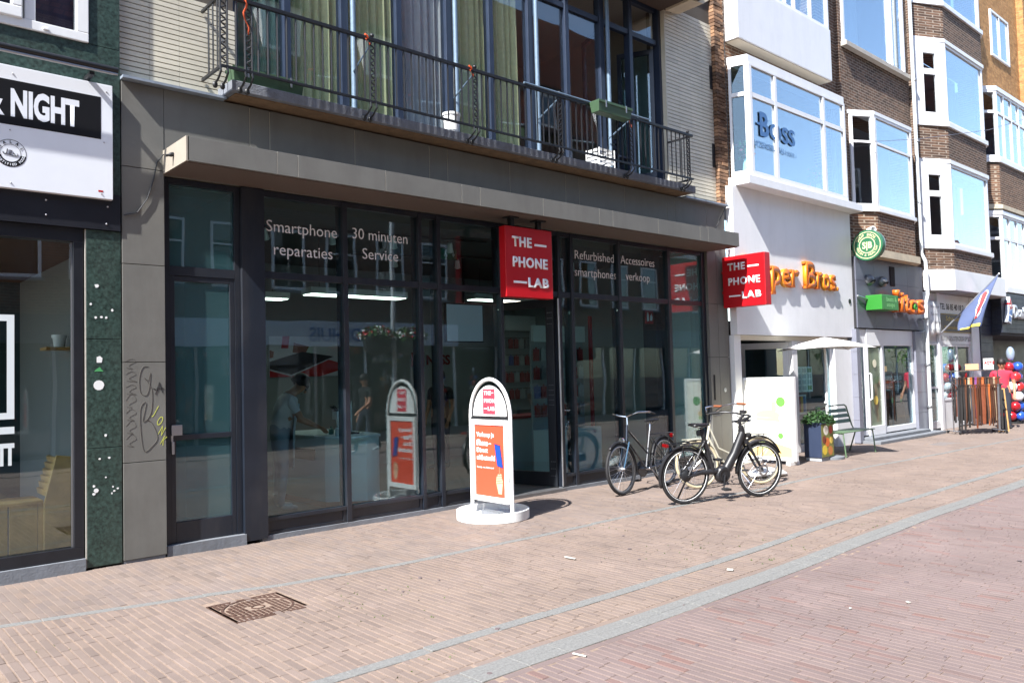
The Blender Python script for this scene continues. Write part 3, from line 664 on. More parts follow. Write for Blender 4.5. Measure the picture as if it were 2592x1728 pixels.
# posters
def poster(x0, x1, z0, z1, y, label):
    t = thing('wall_poster', label, 'poster', ((x0+x1)/2, y, z0)); w, h = x1-x0, z1-z0
    B(x0, y-.02, z0, x1, y, z1).build('panel', mat('poster white', C(206, 204, 216), .6), t)
    e = lambda q, m, nm, k: MB().extr([(a*w, b*h) for a, b in q], (x0, y-.0205-k*.001, z0), (1, 0, 0), (0, 0, 1), (0, -.0008, 0)).build(nm, m, t)
    e([(0, 0), (.72, 0), (1, .14), (1, .34), (.84, .42), (.3, .06), (0, .2)], mat('poster red', C(176, 30, 36), .6), 'cloth', 1)
    e([(0, .38), (.46, .62), (.92, .5), (.3, .05), (0, .2)], mat('poster black', C(36, 32, 42), .4), 'tablet', 2)
    e([(.0, .2), (.3, .05), (.92, .5), (.92, .47), (.3, .01), (0, .16)], mat('poster grey', C(190, 186, 200), .6), 'tablet_edge', 3)
    e([(.16, .7), (.26, .7), (.28, 1), (.18, 1)], mat('poster red', C(176, 30, 36), .6), 'badge', 3)
    e([(.32, .6), (.5, .56), (.56, .75), (.34, .85)], mat('poster skin', C(150, 96, 88), .6), 'hand', 1)
    e([(0, .46), (.05, .48), (.06, .62), (0, .66)], mat('poster skin', C(150, 96, 88), .6), 'fingers', 3)
poster(5.98, 7.30, 1.70, 2.40, 12.88, 'poster of an opened tablet under repair on the shop back wall, left one')
dr_m = mat('dark red lettering', C(120, 24, 28), .6)
wl = thing('wall_sign', 'dark red wall lettering beside the boxed numeral on the shop back wall', 'sign', (8.95, 12.88, 1.8))
text('NESS', .27, (9.25, 12.886, 1.88), m=dr_m, parent=wl, ext=.006, bold=.02); text('1', .22, (9.0, 12.886, 1.9), m=dr_m, parent=wl, ext=.006, bold=.02)
MB().box(8.9, 12.87, 1.84, 9.2, 12.889, 1.87).box(8.9, 12.87, 2.09, 9.2, 12.889, 2.12).box(8.9, 12.87, 1.871, 8.93, 12.889, 2.089).box(9.17, 12.87, 1.871, 9.2, 12.889, 2.089).build('box_frame', dr_m, wl)
ex = thing('exit_sign', 'small green emergency exit sign hanging from the shop ceiling', 'sign', (7.56, 10, 3.2))
B(7.48, 9.99, 3.48, 7.82, 10.02, 3.645).build('plate', mat('exit green', C(20, 96, 60), .5), ex)
MB().extr([(-.03, .05), (.03, .05), (0, 0)], (7.74, 9.985, 3.52), (1, 0, 0), (0, 0, 1), (0, .004, 0)).box(7.733, 9.985, 3.57, 7.747, 9.989, 3.62).build('arrow', white_m, ex)
MB().box(7.56, 9.985, 3.52, 7.575, 9.989, 3.56).box(7.575, 9.985, 3.55, 7.60, 9.989, 3.60).box(7.60, 9.985, 3.515, 7.615, 9.989, 3.56).ball((7.595, 9.987, 3.615), .012, 8).build('running_figure', white_m, ex)
fs = thing('fire_sign', 'red fire extinguisher sign inside the glass right of the shop door', 'sign', (10.3, 8.2, 2.5))
B(10.22, 8.17, 2.41, 10.42, 8.18, 2.62).build('plate', mat('fire red', C(160, 24, 30), .5), fs)
MB().box(10.26, 8.162, 2.45, 10.30, 8.169, 2.56).box(10.27, 8.162, 2.561, 10.29, 8.169, 2.59).build('extinguisher_mark', white_m, fs)
MB().extr([(0, 0), (.05, 0), (.06, .06), (.035, .12), (.03, .07), (.01, .09)], (10.335, 8.169, 2.46), (1, 0, 0), (0, 0, 1), (0, -.006, 0)).build('flame_mark', white_m, fs)
# spot rails and camera dome
for (x0, y0, x1, y1, lb) in ((3.8, 9.6, 7.6, 9.0, 'black spot rail crossing the ceiling over the repair counter'), (6.5, 11.0, 10.8, 9.4, 'black spot rail crossing the ceiling near the door')):
    t = thing('spot_rail', lb, 'lamp', (x0, y0, 3.6)); MB().path([(x0, y0, 3.6), (x1, y1, 3.6)], .02, 6).build('rail', black_m, t)
    for k in range(4):
        f = .15+.23*k; x, y = x0+(x1-x0)*f, y0+(y1-y0)*f
        MB().lathe([(.03, 0), (.045, .14), (.05, .15)], (x, y, 3.56), (.4, .5, -.8), 12).build('spotlight', white_m, t)
# repair counter and the things on it
ct = thing('repair_counter', 'white rounded repair counter behind the left shop windows', 'counter', (5.3, 9.3, .036))
ctm = mat('white laminate', C(214, 222, 222), .4)
MB().prism([(4.92, 9.05)]+[(5.32+.33*math.cos(R(a)), 9.05-.0+.33*math.sin(R(a))-.0) for a in range(-90, 1, 10)][::1]+[(5.65, 10.5), (4.92, 10.5)], .12, .90).build('body', ctm, ct, smooth=True)
MB().prism([(4.96, 9.1), (5.6, 9.1), (5.6, 10.45), (4.96, 10.45)], .037, .12).build('plinth', mat('pink plinth', C(170, 110, 104), .7), ct)
MB().prism([(4.90, 9.0), (5.0, 8.7), (5.33, 8.69), (5.58, 8.8), (5.68, 9.05), (5.68, 10.53), (4.90, 10.53)], .9005, .93).build('worktop', ctm, ct, bevel=.006)
B(4.905, 9.3, .62, 4.919, 9.9, .76).build('drawer', black_m, ct)
ms = thing('microscope', 'white repair microscope standing on the counter', 'microscope', (5.35, 9.2, .93))
MB().box(-.10, -.1, 0, .10, .1, .02).build('base', black_m, ms, local=True); MB().path([(.08, .07, .02), (.08, .07, .42)], .014, 8).path([(.08, .07, .38), (-.14, 0, .38)], .012, 8).build('arm', white_m, ms, local=True)
MB().box(-.2, -.06, .2, -.08, .06, .30).lathe([(.03, 0), (.04, .07)], (-.14, 0, .13), n=12).build('head', white_m, ms, local=True); MB().path([(-.17, .03, .3), (-.24, .03, .38)], .02, 8).path([(-.17, -.03, .3), (-.24, -.03, .38)], .02, 8).build('eyepiece', black_m, ms, local=True)
for k, (x, y, h, c_, lb) in enumerate(((5.05, 8.95, .14, C(190, 200, 200), 'clear bottle on the repair counter near the man'), (5.18, 9.35, .1, C(60, 130, 120), 'teal cleaning cloth pot on the repair counter'), (5.5, 9.55, .2, C(40, 60, 110), 'blue bottle at the far end of the repair counter'))):
    tag(MB().lathe([(.03, 0), (.033, .005), (.033, h*.65), (.014, h*.8), (.014, h)], (x, y, .931), n=14).build('bottle', mat('bottle %d' % k, c_, .3), smooth=True), lb, 'bottle')
# second counter by the door, with red top
c2 = thing('sales_counter', 'white sales counter with red top edge inside the open door', 'counter', (8.9, 10, .036))
B(8.5, 9.75, .037, 10.1, 10.3, .92).build('body', ctm, c2, bevel=.02); B(8.46, 9.71, .9205, 10.14, 10.34, .96).build('worktop', red_m, c2, bevel=.006)
# accessory wall with hanging packs
aw = thing('accessory_wall', 'white display wall panel with rails for phone accessories', 'display', (10.8, 11.6, .036))
B(10.75, 12.4, .9, 11.6, 12.46, 2.75).build('panel', in_w, aw); B(10.75, 12.2, 2.55, 11.6, 12.399, 2.85).build('header', white_m, aw)
for z in (1.15, 1.5, 1.85, 2.2): MB().path([(10.78, 12.36, z+.2), (11.57, 12.36, z+.2)], .008, 6).build('rail', black_m, aw)
pk = [mat('pack red', C(150, 36, 40), .5), mat('pack white', C(170, 172, 176), .5), mat('pack grey', C(120, 120, 126), .5), mat('pack blue', C(70, 84, 150), .5)]
pk_me = {}
for zi, z in enumerate((1.15, 1.5, 1.85, 2.2)):
    for i in range(5):
        mi = random.choice((0, 0, 0, 1, 1, 2, 3)); 
        if mi not in pk_me: _o = MB().box(-.05, -.02, 0, .05, .02, .19).box(-.012, -.008, .1902, .012, .008, .22).build('accessory_pack', pk[mi]); pk_me[mi] = _o.data; bpy.data.objects.remove(_o)
        o = link('accessory_pack', pk_me[mi]); o.location = (10.86+i*.15, 12.34, z-.02)
        tag(o, '%s accessory pack, %s from left in the %s row of the back display wall' % (('red', 'white', 'grey', 'blue')[mi], ORD[i], ('bottom', 'second', 'third', 'top')[zi]), 'package', 'packs on the display wall')
# side display at the right wall, seen through the right panes
sd_ = thing('side_display', 'red and white accessory display rack against the right window', 'display', (9.2, 9.2, .036))
B(8.75, 9.32, .037, 9.95, 9.36, 2.3).build('panel', in_w, sd_)
B(8.75, 9.26, 2.16, 9.95, 9.319, 2.42).build('header', white_m, sd_); B(8.75, 8.95, .037, 9.95, 9.319, .75).build('cabinet', ctm, sd_)
for zi, z in enumerate((.95, 1.25, 1.55, 1.85)):
    for i in range(8):
        mi = (0, 0, 1, 3, 0, 1, 0, 2)[(i+zi*3) % 8]
        o = link('accessory_pack', pk_me[mi] if mi in pk_me else pk_me[0]); o.location = (8.83+i*.145, 9.29, z)
        tag(o, '%s accessory pack, %s from left in the %s row of the window rack' % (('red', 'white', 'grey', 'blue')[mi], ORD[i], ('bottom', 'second', 'third', 'top')[zi]), 'package', 'packs on the window rack')
MB().box(10.02, 9.2, .037, 10.07, 9.25, 2.6).build('red_post', red_m, sd_)
refl_panel = thing('reflection_panel', 'pale glowing screen mounted high in the shop middle', 'reflection panel', (8.35, 10.5, 2.2))  # added panel imitating a white reflection in the shop glass
B(7.95, 10.5, 2.2, 8.75, 10.55, 2.85).build('casing', black_m, refl_panel); B(7.97, 10.492, 2.22, 8.73, 10.499, 2.83).build('display', emis('mirrored white glow', (.55, .62, .75), .03), refl_panel)  # faint glow stands for the mirrored white
MB().path([(8.35, 10.52, 2.85), (8.35, 10.52, 3.645)], .02, 8).build('mount', black_m, refl_panel)
# hanging and projecting signs
def phone_sign(t, o, u, v, w, W, H, D):
    """box sign with its face toward w; o is the lower left corner of the face"""
    o, u, v, w = map(Vector, (o, u, v, w))
    MB().obox(o+u*W/2+v*H/2-w*D/2, u*W/2, v*H/2, w*D/2).build('box', red_m, t, bevel=.008)
    def tf(st, xa, xb, za, zb):
        q = text(st, 1, (0, 0, 0), m=lett_m, ext=0, bold=.03, space=1.12); xs = [k.co.x for k in q.data.vertices]; zs = [k.co.z for k in q.data.vertices]
        kx = W*(xb-xa)/(max(xs)-min(xs)); kz = H*(zb-za)/(max(zs)-min(zs)); P = o+u*(W*xa-kx*min(xs))+v*(H*za-kz*min(zs))+w*.004
        mm = Matrix((u*kx, -w, v*kz)).transposed().to_4x4(); mm.translation = P; q.data.transform(mm); q.parent = t; q.matrix_parent_inverse = Matrix.Translation(-t.location)
        sd = q.modifiers.new('s', 'SOLIDIFY'); sd.thickness = .012; sd.offset = 0
    tf('THE', .135, .545, .715, .86); tf('PHONE', .14, .885, .425, .575); tf('LAB', .455, .90, .15, .29)
    for xa, xb, z in ((.61, .865, .765), (.15, .42, .215)):
        MB().obox(o+u*W*(xa+xb)/2+v*H*z+w*.004, u*W*(xb-xa)/2, v*H*.015, w*.006).build('dash', lett_m, t)
hs = thing('hanging_sign', 'red square sign reading THE PHONE LAB hanging from the canopy above the door', 'sign', (7.05, 7.56, 2.63))
phone_sign(hs, (6.645, 7.50, 2.625), (1, 0, 0), (0, 0, 1), (0, -1, 0), .825, .905, .12)
for x in (6.80, 7.28):
    B(x-.03, 7.53, 3.531, x+.03, 7.59, 3.64).build('hanger', black_m, hs); B(x-.08, 7.49, 3.641, x+.08, 7.63, 3.656).build('plate', black_m, hs)
ps = thing('projecting_sign', 'red square sign reading THE PHONE LAB standing out from the right pillar', 'sign', (12.1, 7.5, 2.69))
phone_sign(ps, (12.0, 7.87, 2.70), (0, -1, 0), (0, 0, 1), (-1, 0, 0), .82, .88, .17)
for z in (2.95, 3.30): B(12.05, 7.871, z, 12.11, 7.92, z+.04).build('arm', red_m, ps)
# ------------------------------------------------------------------ green marble shop at left
LB = thing('marble_shop', 'dark green marble shop with white NIGHT sign board at the left edge', 'building', (1.2, 8.2, 0))
grn = mat('green marble', C(46, 64, 58), .4, var=.75, scale=34, grime=.2)
n = grn.node_tree.nodes
wall_core = B(-1.5, 7.99, .01, 2.235, 8.05, .02).build('wall', dark_m, LB)
for z0, z1 in ((0.02, 1.075), (1.08, 2.06), (2.065, 3.06)):
    B(1.945, 7.92, z0, 2.238, 8.3, z1).build('marble_panel', grn, wall_core, bevel=.003)
B(1.936, 7.922, .02, 1.944, 8.3, 3.06).build('worn_edge', mat('chalky plaster', C(150, 146, 138), .9, var=.2, scale=30), wall_core)
band_m = mat('near black fascia', C(22, 24, 32), .45, var=.1, scale=3)
B(-1.5, 7.90, 3.065, 2.23, 8.25, 3.40).build('fascia', band_m, LB)
rv = MB()
for x, z in ((1.62, 3.28), (2.12, 3.28), (1.62, 3.15), (2.11, 3.12)): rv.ball((x, 7.898, z), .009, 8)
rv.build('screws', alu_m, LB, kind='stuff')
for x0, x1, z0, z1 in ((-1.5, 2.238, 3.405, 4.77), (1.975, 2.238, 4.775, 5.26), (1.975, 2.238, 5.265, 7.0), (-1.5, .3, 4.775, 7.0)): B(x0, 7.92, z0, x1, 8.3, z1).build('marble_panel', grn, wall_core, bevel=.002)
# upper window with white frame
uwi = MB().box(.3, 7.90, 4.775, 1.97, 8.02, 4.86).box(1.87, 7.90, 4.8602, 1.97, 8.02, 7.0).build('window', white_m, LB, bevel=.006)
MB().box(1.46, 7.905, 4.8602, 1.545, 8.0, 7.0).build('mullion', white_m, uwi, bevel=.006)
MB().box(.5, 7.88, 4.85, 1.44, 7.96, 4.95).box(1.36, 7.88, 4.9502, 1.44, 7.96, 7.0).build('casement', white_m, uwi, bevel=.008)
B(1.546, 7.94, 4.861, 1.869, 7.95, 7.0).build('pane', up_glass, uwi); B(.4, 7.93, 4.951, 1.359, 7.94, 7.0).build('pane', up_glass, uwi)
B(.2, 8.05, 4.78, 2.0, 8.06, 7.0).build('dark_room', mat('dark curtain', C(40, 36, 60), .9), uwi)
B(1.60, 7.885, 4.80, 1.64, 7.90, 4.815).build('drain_cap', white_m, uwi)
# sign board
sg = thing('sign_board', 'white shop sign board with black NIGHT panel and halal emblem', 'sign', (1.7, 7.87, 3.34))
bd_m = mat('white sign panel', C(226, 230, 236), .35, var=.02)
B(.2, 7.85, 3.34, 2.155, 7.915, 4.40).build('board', bd_m, sg, bevel=.004)
bk = mat('printed black', C(14, 14, 16), .4)
B(.3, 7.8485, 3.885, 2.055, 7.8495, 4.275).build('black_panel', bk, sg)
def fit_text(st, xa, xb, za, zb, y, m, parent, bold=.02, ext=.001):
    o = text(st, 1, (0, 0, 0), m=m, ext=0, bold=bold)
    xs = [v.co.x for v in o.data.vertices]; zs = [v.co.z for v in o.data.vertices]
    kx = (xb-xa)/(max(xs)-min(xs)); kz = (zb-za)/(max(zs)-min(zs))
    o.data.transform(Matrix.Translation((xa, y, za)) @ Matrix.Diagonal((kx, 1, kz, 1)) @ Matrix.Translation((-min(xs), 0, -min(zs))))
    o.parent = parent; o.matrix_parent_inverse = Matrix.Translation(-parent.location) if parent.type == 'EMPTY' else Matrix(); return o
fit_text('NIGHT', 1.345, 1.875, 3.955, 4.205, 7.847, bd_m, sg, bold=.045)
fit_text('&', 1.12, 1.30, 3.955, 4.2, 7.847, bd_m, sg, bold=.045)
cx, cz, r = 1.345, 3.64, .118
def ringz(r0, r1, a0, a1, y, m, nm, nseg=40):
    q = arc(nseg, a0, a1, r1)+arc(nseg, a1, a0, r0)
    o = MB(); k = nseg+1
    vs = [(cx+a, y, cz+b) for a, b in q]; o.add(vs, [(i, i+1, 2*k-2-i, 2*k-1-i) for i in range(k-1)]); o.build(nm, m, sg)
ringz(.114, .118, 0, 360, 7.8485, bk, 'emblem_ring'); ringz(.074, .077, 0, 360, 7.8485, bk, 'emblem_ring'); ringz(.077, .115, -165, -8, 7.8484, bk, 'emblem_band'); 
for i, ch in enumerate('HALAL'): a = R(150-i*30); text(ch, .034, (cx+.085*math.cos(a), 7.8475, cz+.085*math.sin(a)), (math.sin(a), 0, -math.cos(a)), (math.cos(a), 0, math.sin(a)), bk, sg, ext=.0005, bold=.02, align='CENTER')
for i, ch in enumerate('CERTIFIED FOOD'):
    a = R(-158+i*11.2); 
    if ch != ' ': text(ch, .028, (cx+.107*math.cos(a), 7.8470, cz+.107*math.sin(a)), (-math.sin(a), 0, math.cos(a)), (-math.cos(a), 0, -math.sin(a)), bd_m, sg, ext=.0005, bold=.02, align='CENTER')
ar = MB()     # flowing central script
for pts in ([(.052, .0), (.05, -.018), (.03, -.02), (.0, -.016), (-.012, -.012)], [(.03, -.004), (.018, .004), (.036, -.014)], [(-.005, .03), (-.008, -.004), (-.016, -.014), (-.03, -.012)], [(-.024, .034), (-.03, -.002), (-.04, -.014), (-.055, -.006), (-.057, .008)], [(.008, .026), (.0, -.01)]):
    ar.path([(cx+a, 7.848, cz+b) for a, b in pts], .0025, 5)
ar.build('emblem_script', bk, sg)
MB().box(2.03, 7.8485, 3.40, 2.07, 7.8495, 3.415).build('maker_mark', red_m, sg)
sc_ = MB()
for x, z in ((1.36, 4.33), (2.10, 4.335), (1.34, 3.84), (2.08, 3.86), (1.345, 3.385), (2.055, 3.385)): sc_.ball((x, 7.849, z), .007, 8)
sc_.build('screws', alu_m, sg, kind='stuff')
tl = thing('sign_lamp', 'black tubular lamp bar above the NIGHT sign board', 'lamp', (1.6, 7.75, 4.49))
MB().path([(.2, 7.70, 4.50), (2.16, 7.70, 4.50)], .028, 12).build('tube', black_m, tl, smooth=True); MB().path([(.2, 7.695, 4.462), (2.155, 7.695, 4.462)], .013, 10).build('diffuser', alu_m, tl, smooth=True)
for x in (.6, 1.95): MB().box(x-.02, 7.715, 4.42, x+.02, 7.919, 4.45).box(x-.03, 7.905, 4.38, x+.03, 7.919, 4.4198).build('bracket', black_m, tl)
# shop window
sw = MB().box(-1.5, 7.94, .11, 1.925, 8.06, .215).box(-1.5, 7.94, 2.94, 1.925, 8.06, 3.064).box(1.845, 7.94, .2152, 1.925, 8.06, 2.9398).build('shop_window', mat('black window frame', C(26, 28, 34), .4, var=.1), LB, bevel=.003)
B(-1.5, 7.985, .216, 1.844, 7.995, 2.939).build('pane', glass('clear shop glass', (.80, .88, .89), .085), sw); MB().box(1.832, 7.975, .216, 1.844, 7.984, 2.938).build('bead', alu_m, sw)
B(-1.5, 7.905, -.01, 1.93, 8.1, .109).build('stone_sill', conc_m, sw)
wv = MB().box(.9, 7.982, 2.215, 1.395, 7.984, 2.27).box(1.34, 7.982, 1.43, 1.395, 7.984, 2.2148).box(.9, 7.982, 1.375, 1.395, 7.984, 1.4298).box(.9, 7.982, 1.25, 1.395, 7.984, 1.31).box(.9, 7.982, 1.13, 1.395, 7.984, 1.17)
for x in (1.1, 1.2, 1.29, 1.35): wv.box(x, 7.982, .98, x+.025, 7.984, 1.1298)
wv.build('window_graphic', mat('white window vinyl', C(206, 214, 216), .6), sw)
# inside the left shop
wood = mat('varnished wood', C(176, 138, 84), .5, var=.22, scale=5, grime=.15)
LI = thing('snack_bar_interior', 'dim timber ceiling and walls of the snack bar behind the left window', 'room', (0, 9.5, 0))
B(-1.6, 8.1, 0, 2.23, 12, .1).build('floor', in_f, LI); B(-1.6, 8.1, 3.0, 2.23, 12, 3.1).build('ceiling', mat('plywood ceiling', C(92, 60, 40), .8, var=.2, scale=6), LI)
B(-1.6, 12, .1, 2.23, 12.1, 3.0).build('wall', mat('dark teal wall', C(40, 60, 62), .9), LI); B(2.16, 8.31, .1, 2.235, 12, 3.0).build('wall', mat('grey wall', C(120, 122, 120), .9), LI)
wb = thing('wooden_bench', 'wooden plank bench with sloping back inside the left shop window', 'bench', (1.4, 8.4, .1))
for i, x in enumerate((.95, 1.17, 1.40, 1.62)): B(x, 8.22, .101, x+.215, 8.25, .60).build('front_plank', wood, wb, bevel=.003)
MB().extr([(0, 0), (.22, 0), (.22, .9), (.10, .92), (0, .5)], (1.66, 8.215, .101), (1, 0, 0), (0, 0, 1), (0, -.03, 0)).build('side_panel', wood, wb, bevel=.003)
B(.9, 8.21, .601, 1.66, 8.62, .63).build('seat', wood, wb, bevel=.004)
for i in range(6): MB().obox((1.70+.016*i, 8.42, .68+.058*i), (.012, 0, .002), (0, .2, 0), (-.004, 0, .026)).build('back_slat', wood, wb)
pt = thing('pot', 'small white flower pot on a shelf inside the left shop', 'pot', (2.05, 9.4, 2.05)); MB().lathe([(.05, 0), (.065, .1), (.075, .1), (.075, .13), (.06, .13)], (2.05, 9.4, 2.05), n=20).build('body', white_m, pt, smooth=True); B(1.9, 9.25, 2.02, 2.158, 9.55, 2.049).build('shelf', wood, pt)
# stickers, chips and tags on the pillars
stk = mat('torn sticker', C(226, 226, 224), .8)
sp = MB()
for x, z, r in ((2.03, 2.55, .018), (1.98, 2.38, .011), (2.16, 2.33, .012), (2.02, 2.26, .012), (2.07, 2.265, .012), (2.11, 2.26, .011), (2.10, 1.19, .013), (2.05, .98, .01), (2.13, .985, .012), (2.1, .81, .009), (2.0, .74, .012), (2.02, .70, .02), (2.0, .67, .014), (2.16, .72, .009), (2.17, .68, .01), (2.2, .70, .009), (2.15, .66, .008)):
    a0 = random.uniform(0, 6); sp.extr([(r*random.uniform(.7, 1.2)*math.cos(a0+k*.9), r*random.uniform(.7, 1.2)*math.sin(a0+k*.9)) for k in range(7)], (x, 7.919, z), (1, 0, 0), (0, 0, 1), (0, -.002, 0))
sp.build('plaster_chips', stk, wall_core, kind='stuff')
MB().extr([(.045*math.cos(k*.5), .045*math.sin(k*.5)) for k in range(12)], (2.045, 7.919, 1.645), (1, 0, 0), (0, 0, 1), (0, -.001, 0)).build('round_sticker', stk, wall_core)
MB().extr([(-.022, -.03), (.02, -.03), (.026, .01), (.005, .03), (-.022, .02)], (2.05, 7.919, 1.88), (1, 0, 0), (0, 0, 1), (0, -.001, 0)).build('sticker', stk, wall_core)
MB().extr([(-.04, -.02), (.04, -.02), (.02, 0), (.01, .02), (-.02, 0)], (2.045, 7.919, 1.79), (1, 0, 0), (0, 0, 1), (0, -.001, 0)).build('sticker', mat('green sticker', C(70, 150, 90), .7), wall_core)
def scrawl(pts, r, m, nm='graffiti'):
    return MB().path([(x, 7.9135, z) for x, z in pts], r, 4).build(nm, m, left)
gk = mat('marker grey', C(78, 74, 68), .8); gbk = mat('marker black', C(26, 26, 26), .7); gyl = mat('marker yellow', C(196, 200, 84), .7)
def sm(q, n=6):
    out = []
    for i in range(len(q)-1):
        p0, p1, p2, p3 = q[max(0, i-1)], q[i], q[i+1], q[min(len(q)-1, i+2)]
        for k in range(n):
            t = k/n; out.append(tuple(.5*((2*p1[j])+(-p0[j]+p2[j])*t+(2*p0[j]-5*p1[j]+4*p2[j]-p3[j])*t*t+(-p0[j]+3*p1[j]-3*p2[j]+p3[j])*t**3) for j in (0, 1)))
    return out+[q[-1]]
scrawl(sm([(2.47, 1.81), (2.42, 1.80), (2.39, 1.70), (2.40, 1.57), (2.45, 1.54), (2.48, 1.62), (2.49, 1.75), (2.47, 1.68), (2.44, 1.70), (2.50, 1.60), (2.50, 1.42), (2.47, 1.33), (2.42, 1.30), (2.45, 1.47), (2.40, 1.42), (2.40, 1.2), (2.43, 1.02), (2.50, 1.06), (2.55, 1.14), (2.50, 1.28), (2.43, 1.31)]), .0022, gk)
scrawl([(2.515, 1.60), (2.56, 1.58)], .004, gbk); scrawl([(2.53, 1.55), (2.57, 1.66), (2.60, 1.56)], .004, gbk); scrawl([(2.545, 1.60), (2.61, 1.60)], .004, gbk)
for i, ch in enumerate('JONK'): text(ch, .13, (2.515+.018*i, 7.9135, 1.36-.095*i), (math.cos(.5), 0, -math.sin(.5)), (math.sin(.5), 0, math.cos(.5)), gyl, left, ext=.0005, bold=-.008, sx=.45, name='graffiti')
for i in range(7):
    z = 1.86-i*.12; scrawl(sm([(2.27, z), (2.32, z+.04+random.uniform(-.02, .02)), (2.36, z), (2.30, z-.04), (2.34+random.uniform(-.03, .03), z-.07), (2.28, z-.06)]), .0009, gk)
# ------------------------------------------------------------------ white building with bay and orange letters
brown_m = brick_mat('brown brick wall', C(120, 88, 68), C(88, 66, 54), C(150, 136, 120), .22, .064, .010)
dkbr_m = brick_mat('dark brown brick wall', C(110, 84, 68), C(74, 58, 50), C(140, 128, 116), .22, .064, .010)
tan_m = brick_mat('tan brick wall', C(184, 136, 84), C(160, 112, 66), C(150, 124, 92), .22, .064, .009)
bay_glass = glass('sky reflecting glass', (.80, .88, .92), .30)
def holed(x0, x1, y0, y1, z0, z1, holes):
    xs = sorted({x0, x1, *[h[0] for h in holes], *[h[1] for h in holes]}); zs = sorted({z0, z1, *[h[2] for h in holes], *[h[3] for h in holes]}); o = MB()
    for a, b in zip(xs, xs[1:]):
        run = None
        for c, d in list(zip(zs, zs[1:]))+[(None, None)]:
            solid = c is not None and not any(h[0] < (a+b)/2 < h[1] and h[2] < (c+d)/2 < h[3] for h in holes)
            if solid: run = (run[0], d) if run else (c, d)
            elif run: o.box(a, y0, run[0], b, y1, run[1]); run = None
    return o
def bars(parent, o, u, v, W, H, fr, div_x=(), div_z=(), d=.06, m=None, bw=.05, glassm=None, name='window'):
    """framed window in the plane u,v at o (lower left corner); w = u x v faces the viewer"""
    o, u, v = map(Vector, (o, u, v)); w = u.cross(v)
    def bx(x0, z0, x1, z1, dd=d): return MB().obox(o+u*(x0+x1)/2+v*(z0+z1)/2, u*(x1-x0)/2, v*(z1-z0)/2, w*dd/2)
    l, r, b, t = fr
    fm = MB()
    for q in ((0, 0, W, b), (0, H-t, W, H), (0, b+.0005, l, H-t-.0005), (W-r, b+.0005, W, H-t-.0005)):
        fm.obox(o+u*(q[0]+q[2])/2+v*(q[1]+q[3])/2, u*(q[2]-q[0])/2, v*(q[3]-q[1])/2, w*d/2)
    win = fm.build(name, m, parent, bevel=.004)
    xs = [l]+[x for x in div_x]+[W-r]; zs = [b]+[z for z in div_z]+[H-t]
    for x in div_x: bx(x-bw/2, b+.001, x+bw/2, H-t-.001, d*.9).build('mullion', m, win)
    for i in range(len(xs)-1):
        xa = xs[i]+(bw/2 if i else 0); xb = xs[i+1]-(bw/2 if i < len(xs)-2 else 0)
        for z in div_z: bx(xa+.001, z-bw/2, xb-.001, z+bw/2, d*.85).build('transom', m, win)
        for j in range(len(zs)-1):
            za = zs[j]+(bw/2 if j else 0); zb = zs[j+1]-(bw/2 if j < len(zs)-2 else 0)
            MB().obox(o+u*(xa+xb)/2+v*(za+zb)/2-w*.008, u*((xb-xa)/2-.0008), v*((zb-za)/2-.0008), w*.004).build('pane', glassm or bay_glass, win)
    return win
sky_tint_room = mat('sky tinted room', C(130, 142, 156), .9)  # blue of the sky mirrored in the panes is put into the wall colour
def room(parent, x0, x1, z0, z1, y0=8.3, y1=10.2):
    e = .03; MB().box(x0, y1, z0, x1, y1+e, z1).box(x0-e, y0, z0, x0, y1+e, z1).box(x1, y0, z0, x1+e, y1+e, z1).box(x0-e, y0, z1, x1+e, y1+e, z1+e).box(x0-e, y0, z0-e, x1+e, y1+e, z0).build('room', sky_tint_room, parent)
X, Z, NY = (1, 0, 0), (0, 0, 1), (0, -1, 0)
BB = thing('white_building', 'narrow building with white fascia, orange letters and a white bay window', 'building', (14.5, 8.2, 0))
holed(12.39, 16.70, 7.925, 8.3, 4.9, 12.5, [(12.55, 16.3, 5.06, 7.1), (12.5, 15.85, 8.65, 10.75)]).build('upper_wall', brown_m, BB)
bx_ = B(12.43, 7.65, 7.53, 15.93, 7.92, 8.60).build('balcony_box', white2_m, BB, bevel=.01)
B(12.46, 7.67, 7.515, 15.9, 7.92, 7.529).build('underside', mat('cream soffit', C(206, 196, 176), .8), bx_)
bars(bx_, (12.44, 7.70, 8.601), X, Z, 3.48, 2.2, (.07, .07, .06, .06), (.9, 1.75, 2.1, 2.75), (1.5,), m=white2_m)
bay = MB().prism([(12.45, 7.92), (12.58, 7.58), (16.25, 7.58), (16.42, 7.92)], 7.10, 7.24).build('bay_window', white2_m, BB, bevel=.008)
MB().prism([(12.36, 7.92), (12.40, 7.52), (16.80, 7.52), (16.84, 7.92)], 4.885, 5.04).build('sill', white2_m, bay, bevel=.008)
MB().prism([(12.52, 7.918), (12.62, 7.62), (16.2, 7.62), (16.32, 7.918)], 5.041, 5.06).build('floor', white_m, bay)
bars(bay, (12.60, 7.60, 5.061), X, Z, 3.66, 2.038, (.09, .08, .09, .05), (.90, 2.75), (1.47,), m=white2_m, bw=.085)
dl = Vector((12.58-12.45, 7.58-7.92, 0)); LL = dl.length; dl.normalize()
bars(bay, (12.46, 7.90, 5.061), tuple(dl), Z, LL-.03, 2.038, (.05, .06, .09, .05), (), (1.47,), m=white2_m, bw=.07, glassm=pane_m)
dr = Vector((16.42-16.25, 7.92-7.58, 0)); LR = dr.length; dr.normalize()
bars(bay, (16.26, 7.60, 5.061), tuple(dr), Z, LR-.03, 2.038, (.06, .05, .09, .05), (), (1.47,), m=white2_m, bw=.07)
room(bay, 12.5, 16.35, 5.06, 7.22); room(bay, 12.5, 15.9, 8.6, 10.8)
